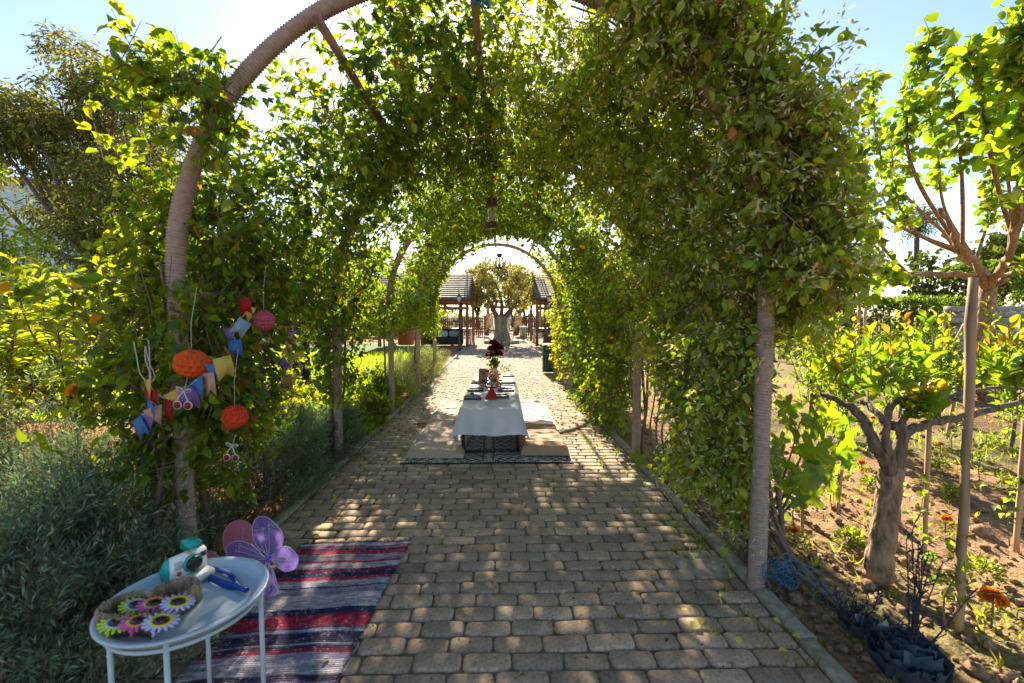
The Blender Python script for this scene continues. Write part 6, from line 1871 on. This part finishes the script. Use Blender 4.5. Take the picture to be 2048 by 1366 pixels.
# picket fence with open gate leaves
def picket_run(x0, x1, y_, lab):
    r = empty('picket_fence', ((x0 + x1) / 2, y_, 0), lab, 'fence')
    g = MB(); o = [(-.045, 0), (.045, 0), (.045, 1.16), (0, 1.24), (-.045, 1.16)]
    g.prism(o, .022, (0, 0, 0), Matrix.Rotation(rad(90), 3, 'X')); me = g.mesh('picket', M['wood_red'])
    x = x0
    while x < x1:
        link('picket', me, r, loc=(x - (x0 + x1) / 2, -.03, .04 + random.uniform(-.01, .01)), rot=(0, 0, random.uniform(-.03, .03)), world_coords=False); x += .125
    for z_ in (.3, .95):
        g = MB(); g.bevbox((0, 0, z_), (x1 - x0, .035, .08), .006); g.build('rail', M['wood_red'], r, world_coords=False)
    for k_ in range(int((x1 - x0) / 2) + 1):
        g = MB(); g.bevbox((-(x1 - x0) / 2 + k_ * 2, .06, .65), (.1, .08, 1.3), .008); g.build('post', M['wood_red'], r, world_coords=False)
picket_run(-9.5, -1.15, 29.5, 'red brown picket fence behind the shingle pavilion left of the gate')
picket_run(1.25, 8.0, 29.5, 'red brown picket fence behind the steel bin')
for sx, lab in ((-1, 'open red brown gate leaf behind the macrame on the fence side'), (1, 'open red brown gate leaf behind the olive trunk by the bin')):
    r = empty('gate_leaf', (sx * .95 + .0, 28.9, 0), lab, 'gate', None, sx * 1.2)
    for k_ in range(6):
        g = MB(); g.bevbox((-.4 + k_ * .16, 0, .72), (.14, .025, 1.3), .006); g.build('board', M['wood_red'], r, world_coords=False)
    for z_ in (.3, 1.15):
        g = MB(); g.bevbox((0, .03, z_), (.96, .03, .09), .005); g.build('rail', M['wood_red'], r, world_coords=False)
# macrame hangings on stands
def macrame(px, lab):
    c = P(px, 640, 25.5); c.z = 0
    r = empty('macrame_hanging', c, lab, 'macrame', 'cream macrame hangings beside the olive')
    x, y_ = c.x, c.y
    g = MB()
    for s in (-1, 1): g.tube([(x + s * .3, y_, 0), (x + s * .04, y_, 1.95)], .025, 7)
    g.build('stand', M['wood_old'], r, True)
    g = MB(); g.tube([(x - .2, y_ - .04, 1.5), (x + .2, y_ - .04, 1.5)], .014, 7); g.build('rod', M['wood_old'], r)
    g = MB(); g.cur = (.62, .52, .36)
    g.tube([(x - .18, y_ - .04, 1.5), (x, y_ - .03, 1.95), (x + .18, y_ - .04, 1.5)], .01, 5); g.build('hanger', M['fabric'], r)
    g = MB(); g.cur = (.62, .52, .36)
    for k_ in range(17):
        xx = x - .18 + .36 * k_ / 16
        L_ = 1.05 - .25 * abs(math.sin(k_ * 1.1)) - .2 * (1 - abs(k_ - 8) / 8)
        g.tube([(xx + .02 * math.sin(t * 7 + k_) * (t < .5), y_ - .05 + .012 * math.sin(t * 9 + k_), 1.5 - L_ * t) for t in np.linspace(0, 1, 12)], .011, 5)
    for z_ in (1.42, 1.3, 1.12): g.tube([(x - .18 + .36 * t, y_ - .06, z_ - .07 * math.sin(t * math.pi)) for t in np.linspace(0, 1, 9)], .014, 5)
    g.build('knotted_cords', M['fabric'], r, True)
macrame(979, 'cream macrame hanging on a stand against the red gate leaf'); macrame(1036, 'cream macrame hanging on a stand beside the steel bin')
c = P(1047, 640, 27.0); c.z = 0
sb = empty('steel_bin', c, 'round ribbed steel bin near the picket fence', 'bin')
g = MB(); g.lathe([(.2, 0), (.21, .02), (.21, .66), (.22, .67), (.22, .7), (.2, .7)], c, 24); g.build('body', M['steel'], sb, True)
for k_ in range(20):
    a = 2 * math.pi * k_ / 20
    g = MB(); g.box((c.x + .213 * math.cos(a), c.y + .213 * math.sin(a), .34), (.012, .025, .6), rz=a); g.build('rib', M['steel'], sb)
g = MB(); g.cur = (.03, .03, .03); g.lathe([(.205, .69), (.15, .72), (.05, .725), (0, .725)], c, 20, close=False); g.build('lid', M['paint'], sb, True)
# green slatted bin by the arbor
c = P(1099, 700, 11.05); c.z = 0
gbn = empty('slatted_bin', c, 'dark green slatted metal litter bin at the end of the arbor', 'bin')
GRN = (.012, .075, .05)
for k_ in range(14):
    a = 2 * math.pi * k_ / 14
    g = MB(); g.cur = GRN; g.bevbox((c.x + .165 * math.cos(a), c.y + .165 * math.sin(a), .36), (.012, .05, .62), .003, rz=a); g.build('slat', M['paint'], gbn)
for z_ in (.06, .66):
    g = MB(); g.cur = GRN; g.tube([(c.x + .17 * math.cos(t), c.y + .17 * math.sin(t), z_) for t in np.linspace(0, 2 * math.pi, 30)], .014, 7, cap=False); g.build('hoop', M['paint'], gbn, True)
g = MB(); g.cur = (.01, .03, .025); g.lathe([(.13, .05), (.14, .06), (.145, .6), (.13, .6)], c, 18); g.build('liner', M['paint'], gbn, True)
g = MB(); g.cur = (.3, .33, .31); g.lathe([(.19, .7), (.19, .715), (.17, .725), (0, .73)], c, 22, close=False); g.build('lid', M['paint'], gbn, True)
for a in (.5, 2.6, 4.7):
    g = MB(); g.cur = GRN; g.tube([(c.x + .15 * math.cos(a), c.y + .15 * math.sin(a), .64), (c.x + .15 * math.cos(a), c.y + .15 * math.sin(a), .71)], .008, 6); g.build('bracket', M['paint'], gbn)
# lamp posts
def lamp_post(c, h, lab, heads=1, col=(.03, .045, .06)):
    r = empty('lamp_post', c, lab, 'lamp post')
    x, y_ = c[0], c[1]
    g = MB(); g.cur = col; g.lathe([(.09, 0), (.09, .08), (.05, .14), (.04, .6), (.03, .64), (.025, h)], (x, y_, -.03), 12); g.build('pole', M['paint'], r, True)
    for k_ in range(heads):
        hx = x + (k_ - (heads - 1) / 2) * .42
        if heads > 1: g = MB(); g.cur = col; g.tube(bez([(x, y_, h - .12), (x + (hx - x) * .6, y_, h - .16), (hx, y_, h)], 8), .014, 6); g.build('bracket', M['paint'], r, True)
        g = MB(); g.cur = (.65, .65, .62); g.lathe([(.05, h), (.085, h + .2)], (hx, y_, 0), 6); hd = g.build('lamp_glass', M['paint'], r)
        g = MB(); g.cur = col; g.lathe([(.105, h + .2), (.09, h + .25), (.03, h + .3), (.012, h + .34)], (hx, y_, 0), 6); g.build('cap', M['paint'], hd)
        for q_ in range(6):
            a = 2 * math.pi * q_ / 6
            g = MB(); g.cur = col; g.tube([(hx + .052 * math.cos(a), y_ + .052 * math.sin(a), h), (hx + .087 * math.cos(a), y_ + .087 * math.sin(a), h + .2)], .006, 4); g.build('glazing_bar', M['paint'], hd)
lamp_post((-1.72, 18.6, 0), 1.95, 'slim blue grey lamp post in front of the shingle pavilion')
lamp_post((1.98, 19.0, 0), 1.95, 'slim blue grey lamp post beside the tan board pavilion')
c = P(1851, 620, 15); lamp_post((c.x, 15.3, 0), 1.62, 'twin headed garden lamp post rising from the clipped hedge', 2)
# distant white market tent
c = P(1008, 620, 47); c.z = 0
tn = empty('market_tent', c, 'white canopy tent with orange hem beyond the gate', 'tent')
g = MB(); g.cur = (.75, .74, .72)
V = [(c.x + sx * 1.7, c.y + sy * 1.7, 2.25) for sx, sy in ((-1, -1), (1, -1), (1, 1), (-1, 1))] + [(c.x, c.y, 3.0)]
g.add(V, [(0, 1, 4), (1, 2, 4), (2, 3, 4), (3, 0, 4)]); cp_ = g.build('canopy', M['paper'], tn)
g = MB(); g.cur = (.5, .2, .05)
for i in range(4):
    a, b = Vector(V[i]), Vector(V[(i + 1) % 4]); g.add([a, b, b - Vector((0, 0, .22)), a - Vector((0, 0, .22))], [(0, 1, 2, 3)])
g.build('hem', M['paper'], cp_)
for i in range(4):
    g = MB(); g.cur = (.6, .6, .6); g.tube([(V[i][0], V[i][1], 0), V[i]], .03, 6); g.build('pole', M['paint'], tn)
# people
def person(c, h, top_c, leg_c, hair_c, lab, dress=False, long_hair=False, rz=0.0, arms=.28):
    r = empty('person', c, lab, 'person', None, rz)
    s = h / 1.7
    J = dict(pel=(0, 0, .92), ch=(0, 0, 1.25), nk=(0, .0, 1.43), hd0=(0, -.01, 1.50), hd=(0, -.02, 1.58), hd2=(0, -.01, 1.66), sl=(-.17, 0, 1.38), el=(-arms, .02, 1.12), wl=(-arms - .02, -.06, .90), fl=(-arms - .02, -.09, .80), sr=(.17, 0, 1.38), er=(arms, .02, 1.12), wr=(arms - .06, -.14, .95), fr=(arms - .1, -.2, .88),
             hl=(-.09, 0, .88), kl=(-.10, -.02, .48), al=(-.10, .02, .09), tl=(-.11, -.12, .04), hr=(.09, 0, .88), kr=(.11, -.03, .48), ar=(.12, .03, .09), tr=(.13, -.11, .04))
    E = ['pel ch', 'ch nk', 'nk hd0', 'hd0 hd', 'hd hd2', 'ch sl', 'sl el', 'el wl', 'wl fl', 'ch sr', 'sr er', 'er wr', 'wr fr', 'pel hl', 'hl kl', 'kl al', 'al tl', 'pel hr', 'hr kr', 'kr ar', 'ar tr']
    RR = dict(pel=.13, ch=.14, nk=.055, hd0=.075, hd=.095, hd2=.07, sl=.062, el=.045, wl=.03, fl=.026, sr=.062, er=.045, wr=.03, fr=.026, hl=.095, kl=.06, al=.04, tl=.03, hr=.095, kr=.06, ar=.04, tr=.03)
    def sk(name, keys, extra, m, col):
        ks = [k for k in J if k in keys]
        me = bpy.data.meshes.new(name)
        ed = [tuple(ks.index(q) for q in e.split()) for e in E if all(q in ks for q in e.split())]
        me.from_pydata([tuple(v * s for v in J[k]) for k in ks], ed, [])
        o = link(name, me, r, m, world_coords=False)
        md_ = o.modifiers.new('Skin', 'SKIN')
        for i, k in enumerate(ks):
            d = me.skin_vertices[0].data[i]; d.radius = ((RR[k] + extra) * s, (RR[k] * .85 + extra) * s); d.use_root = (k == ks[0])
        sb_ = o.modifiers.new('Sub', 'SUBSURF'); sb_.levels = 1; sb_.render_levels = 1
        at = me.attributes.new('col', 'FLOAT_COLOR', 'POINT')
        for i in range(len(ks)): at.data[i].color = (*col, 1)
        return o
    sk('body', list(J), 0, M['skin'], (1, 1, 1))
    def cm(c_): return mat('cloth_%d' % random.randrange(10 ** 6), c_, .9, 20, .15, .2)
    sk('shirt', ['pel', 'ch', 'sl', 'el', 'sr', 'er'], .016, cm(top_c), top_c)
    if dress:
        g = MB(); g.lathe([(.15, .98), (.19, .85), (.25, .4), (.28, .1)], (0, 0, 0), 18, sy=.8); g.v = [(x * s, y_ * s, z * s) for x, y_, z in g.v]
        g.build('skirt', cm(leg_c), r, True, world_coords=False)
    else:
        sk('trousers', ['pel', 'hl', 'kl', 'al', 'hr', 'kr', 'ar'], .018, cm(leg_c), leg_c)
    g = MB()
    prof = [(.03, .115), (.075, .1), (.105, .05), (.108, 0), (.1, -.05 if not long_hair else -.16), (.08, -.08 if not long_hair else -.3)]
    g.lathe(prof, (0, .025, 1.585), 14); g.v = [(x * s, y_ * s, z * s) for x, y_, z in g.v]
    g.build('hair', cm(hair_c), r, True, world_coords=False)
c = P(1061, 640, 33.5); person((c.x, 33.5, 0), 1.72, (.06, .12, .24), (.05, .11, .22), (.012, .01, .01), 'person with long dark hair in a blue outfit standing near the picket fence', False, True, math.pi)
c = P(1077, 640, 31.5); person((c.x, 31.5, 0), 1.66, (.62, .5, .5), (.10, .015, .03), (.05, .03, .02), 'person in pale top and dark red trousers seen between the tan boards', False, False, .2, .22)
c = P(1016, 640, 35.0); person((c.x, 35, 0), 1.75, (.36, .42, .55), (.5, .48, .45), (.012, .01, .01), 'dark haired person in pale blue shirt behind the olive trunk', False, False, math.pi - .4)

# ================================================================== LEFT SIDE: scarecrow, old trunk, planter, house
c = P(598, 640, 8.0); c.z = -.04
sk_ = empty('scarecrow', c, 'scarecrow in a ragged dark brown jacket on the lawn', 'scarecrow')
x, y_ = c.x, c.y
g = MB(); g.tube([(x, y_, -.05), (x, y_, 1.72)], .03, 8); g.build('pole', M['wood'], sk_)
g = MB(); g.tube([(x - .42, y_, 1.45), (x + .36, y_, 1.47)], .022, 8); g.build('crossbar', M['wood'], sk_)
jk = [(-.46, 1.50), (-.44, 1.28), (-.40, 1.30), (-.30, 1.32), (-.22, 1.3), (-.21, 1.02), (-.14, 1.05), (-.08, 1.0), (0, 1.04), (.08, 1.0), (.17, 1.05), (.24, 1.01), (.23, 1.3), (.3, 1.3), (.34, 1.0), (.38, 1.28), (.4, 1.06), (.42, 1.5), (.2, 1.56), (.07, 1.58), (-.07, 1.58), (-.22, 1.56)]
g = MB(); g.cur = (.05, .035, .035)
n = len(jk)
V = []
for dy, sc_ in ((-.11, .93), (-.06, 1), (.06, 1), (.11, .93)):
    for a, b in jk: V.append((x + a * sc_, y_ + dy, 1.3 + (b - 1.3) * (sc_ * .3 + .7)))
F = [tuple(range(n - 1, -1, -1)), tuple(range(3 * n, 4 * n))] + [(j * n + i, j * n + (i + 1) % n, (j + 1) * n + (i + 1) % n, (j + 1) * n + i) for j in range(3) for i in range(n)]
g.add(V, F); g.build('jacket', M['fabric'], sk_)
g = MB(); g.cur = (.55, .14, .02); g.lathe([(.2, .98), (.22, 1.03)], (x, y_, 0), 16, sy=.5, close=False); g.build('hem_trim', M['fabric'], sk_)
for s in (-1, 1):
    g = MB(); g.cur = (.02, .02, .025); g.tube([(x + s * .09, y_, 1.05), (x + s * .1, y_ - .02, .6), (x + s * .1, y_, .16)], [.085, .075, .08], 10); g.build('trouser_leg', M['fabric'], sk_, True)
g = MB(); g.cur = (.45, .33, .18); g.lathe([(.02, -.13), (.09, -.09), (.11, 0), (.09, .09), (.02, .12)], (x, y_, 1.78), 14); g.build('head', M['fabric'], sk_, True)
g = MB(); g.cur = (.16, .1, .05); g.lathe([(.26, 0), (.25, .012), (.12, .03), (.11, .12), (.03, .15)], (x, y_, 1.85), 18); g.build('hat', M['fabric'], sk_, True)
c = P(575, 700, 6.2); c.z = -.05
ot = empty('dead_trunk', c, 'bare grey twisted dead trunk strung with bunting', 'tree trunk')
g = MB()
tr_ = bez([c, P(572, 700, 6.2), P(578, 660, 6.2), P(570, 620, 6.2), P(560, 600, 6.25)], 20)
g.tube(tr_, [r_ * random.uniform(.9, 1.1) for r_ in np.linspace(.075, .03, len(tr_))], 9); g.build('trunk', M['bark_pale'], ot, True)
for pts in ([(576, 668, 6.2), (592, 640, 6.15), (606, 618, 6.1)], [(574, 650, 6.2), (556, 640, 6.3), (545, 612, 6.3)]):
    g = MB(); q = bez([P(*p) for p in pts], 10); g.tube(q, list(np.linspace(.035, .012, len(q))), 7); g.build('limb', M['bark_pale'], ot, True)
bunting([(1285, 133, 'b', 0), (1325, 215, 'y', 0), (1318, 255, 'r', 0), (1318, 375, 'p', 0), (1305, 450, 't', 0), (1345, 455, 'l', 0), (1340, 490, 'y', 0), (1345, 515, 'b', 0), (1310, 545, 't', 0), (1275, 555, 'p', 1), (1298, 548, 'w', 0)], 5.9, 'bunting wound down the bare grey dead trunk', .11)
c = P(812, 674, 7.6)
rp_ = empty('rusty_planter', c, 'rusty metal planter hung beside the third left post', 'planter')
g = MB(); g.cur = (.20, .075, .025); g.lathe([(.11, -.13), (.13, -.12), (.15, .12), (.16, .13), (.145, .13), (.125, -.1)], c, 20); g.build('pot', M['paint'], rp_, True)
g = MB()
for a in (0, 2.1, 4.2): g.tube([c + Vector((.15 * math.cos(a), .15 * math.sin(a), .13)), c + Vector((0, 0, .75))], .004, 4)
g.build('hanger', M['metal'], rp_)
n_ = 80
A = np.array(c) + rng.normal(0, .08, (n_, 3)) + np.array([0, 0, .2])
leaves('foliage', T_OVATE, A, rand_unit(n_) + UP * .2, rand_unit(n_) + UP, rng.uniform(.04, .07, n_), palette(n_, [(.08, .12, .03)]), M['leaf'], rp_)
# white house
Yh = 26.0
xr = P(62, 400, Yh).x; zt = P(62, 372, Yh).z
hs_ = empty('white_house', (xr - 4, Yh + 4, 0), 'white flat roofed house wall behind the small bright tree', 'house')
g = MB(); g.box((xr - 4, Yh + 4, zt / 2 - .05), (8, 8, zt + .1)); g.build('wall', M['wall'], hs_)
g = MB(); g.box((xr - 3.98, Yh + 3.98, zt + .36), (8.35, 8.35, .14)); g.build('roof', M['concrete'], hs_)
for k_ in range(9):
    g = MB(); g.box((xr - .2 - k_ * .95, Yh + .2, zt + .14), (.28, .25, .28)); g.build('parapet_block', M['wall'], hs_)
hx = P(95, 450, 30).x
h2 = empty('white_house', (hx - 4, 34.5, 0), 'lower white house roof just beside the acacia trunk', 'house')
hz = P(95, 452, 30).z
g = MB(); g.box((hx - 4, 34.5, hz / 2), (8, 8, hz)); g.build('wall', M['wall'], h2)
g = MB(); V = [(hx + .3, 30.2, hz), (hx + .3, 38.8, hz), (hx - 8.3, 38.8, hz), (hx - 8.3, 30.2, hz), (hx - 1.5, 34.5, hz + .9), (hx - 6.5, 34.5, hz + .9)]
g.add(V, [(0, 1, 4), (1, 2, 5, 4), (2, 3, 5), (3, 0, 4, 5), (3, 2, 1, 0)]); g.build('roof', M['concrete'], h2)
for i, (ya, yb, lab) in enumerate(((372, 425, 'upper power line strung between house and acacia'), (392, 432, 'middle power line strung between house and acacia'), (405, 440, 'lower power line strung between house and acacia'))):
    g = MB(); g.cur = (.02, .02, .02); a, b = P(-120, ya - 28, 19), P(330, yb + 30, 17)
    g.tube([a + (b - a) * t - Vector((0, 0, .5 * math.sin(t * math.pi))) for t in np.linspace(0, 1, 16)], .012, 4)
    tag(g.build('power_line', M['paint'], smooth=True), lab, 'cable', 'power lines by the white house')

# ================================================================== RIGHT BACKGROUND
hg = empty('clipped_hedge', (P(1815, 650, 14).x, 14.3, 0), 'long clipped green hedge with sunlit top behind the saplings', 'hedge')
x0, x1, y0, y1, ht = P(1560, 650, 13.6).x, P(1945, 650, 13.6).x, 13.6, 15.0, P(1800, 606, 13.6).z
def hedge_leaves(n, x0, x1, y0, y1, ht, parent, cols, leaf):
    f = rng.uniform(0, 1, n)
    X, Y, Z = rng.uniform(x0, x1, n), rng.uniform(y0, y1, n), rng.uniform(0, ht, n)
    top = f < .4
    Z = np.where(top, ht + rng.normal(0, .05, n), Z); Y = np.where(top, Y, y0 + np.abs(rng.normal(0, .12, n)))
    A = np.stack([X, Y, Z], -1) + .06 * fbm(np.stack([X, Y, Z], -1), 2.0, 88)[:, None]
    D = nrm(np.where(top[:, None], UP, np.array([0, -1, .4])) + .6 * rand_unit(n))
    p, ax, no, si = sprigs(A, D, .16, 6, spread=.8, droop=0, up=.5, nrand=.7)
    leaves('foliage', T_OVATE, p, ax, no, leaf * rng.uniform(.7, 1.2, len(p)), palette(len(p), cols), M['leaf_waxy'], parent)
    g = MB()
    for _ in range(40):
        xx = random.uniform(x0 + .1, x1 - .1); g.tube([(xx, (y0 + y1) / 2, 0), (xx + random.gauss(0, .1), (y0 + y1) / 2 + random.gauss(0, .2), ht * .85)], [.03, .01], 5)
    g.build('stems', M['bark'], parent)['kind'] = 'stuff'
hedge_leaves(2600, x0, x1, y0, y1, ht, hg, [(.06, .09, .025), (.08, .115, .03), (.05, .08, .025)], .1)
hg2 = empty('oleander_hedge', (P(2100, 600, 15.5).x, 16, 0), 'tall dark oleander hedge rising behind the stone wall', 'hedge')
hedge_leaves(1700, P(1960, 600, 15).x, P(2400, 600, 15).x, 15.0, 16.6, 3.0, hg2, [(.05, .08, .025), (.07, .10, .03)], .13)
sw = empty('stone_wall', (P(2000, 640, 12.5).x, 12.5, 0), 'low weathered wall of long stone blocks behind the large tree', 'wall')
z_ = P(2000, 612, 12.4).z
xa, xb = P(1918, 640, 12.4).x, P(2200, 640, 12.4).x
row = 0
while z_ > .05:
    hh = .16
    x = xa + (0 if row % 2 else -.25)
    while x < xb:
        L_ = random.uniform(.45, .75)
        g = MB(); g.bevbox((x + L_ / 2, 12.5 + random.uniform(-.015, .015), z_ - hh / 2), (L_ - .015, .3, hh - .014), .014); g.build('stone_block', M['concrete'], sw)
        x += L_
    z_ -= hh; row += 1
c = P(1915, 730, 7.6); c.z = -.04
n_ = 420; a = rng.uniform(0, 6.28, n_); sp_ = rng.uniform(0, .55, n_)
D = np.stack([np.cos(a) * sp_, np.sin(a) * sp_, np.ones(n_)], -1)
o = leaves('tufted_grass', T_BLADE, np.tile(np.array(c), (n_, 1)) + rng.normal(0, .05, (n_, 3)) * np.array([1, 1, 0]), D, np.stack([np.cos(a), np.sin(a), .2 + 0 * a], -1), rng.uniform(.45, .75, n_), palette(n_, [(.15, .19, .07), (.2, .22, .1), (.11, .15, .05)]), M['leaf'], None, None)
tag(o, 'fine tufted ornamental grass clump between the stakes', 'grass tuft')
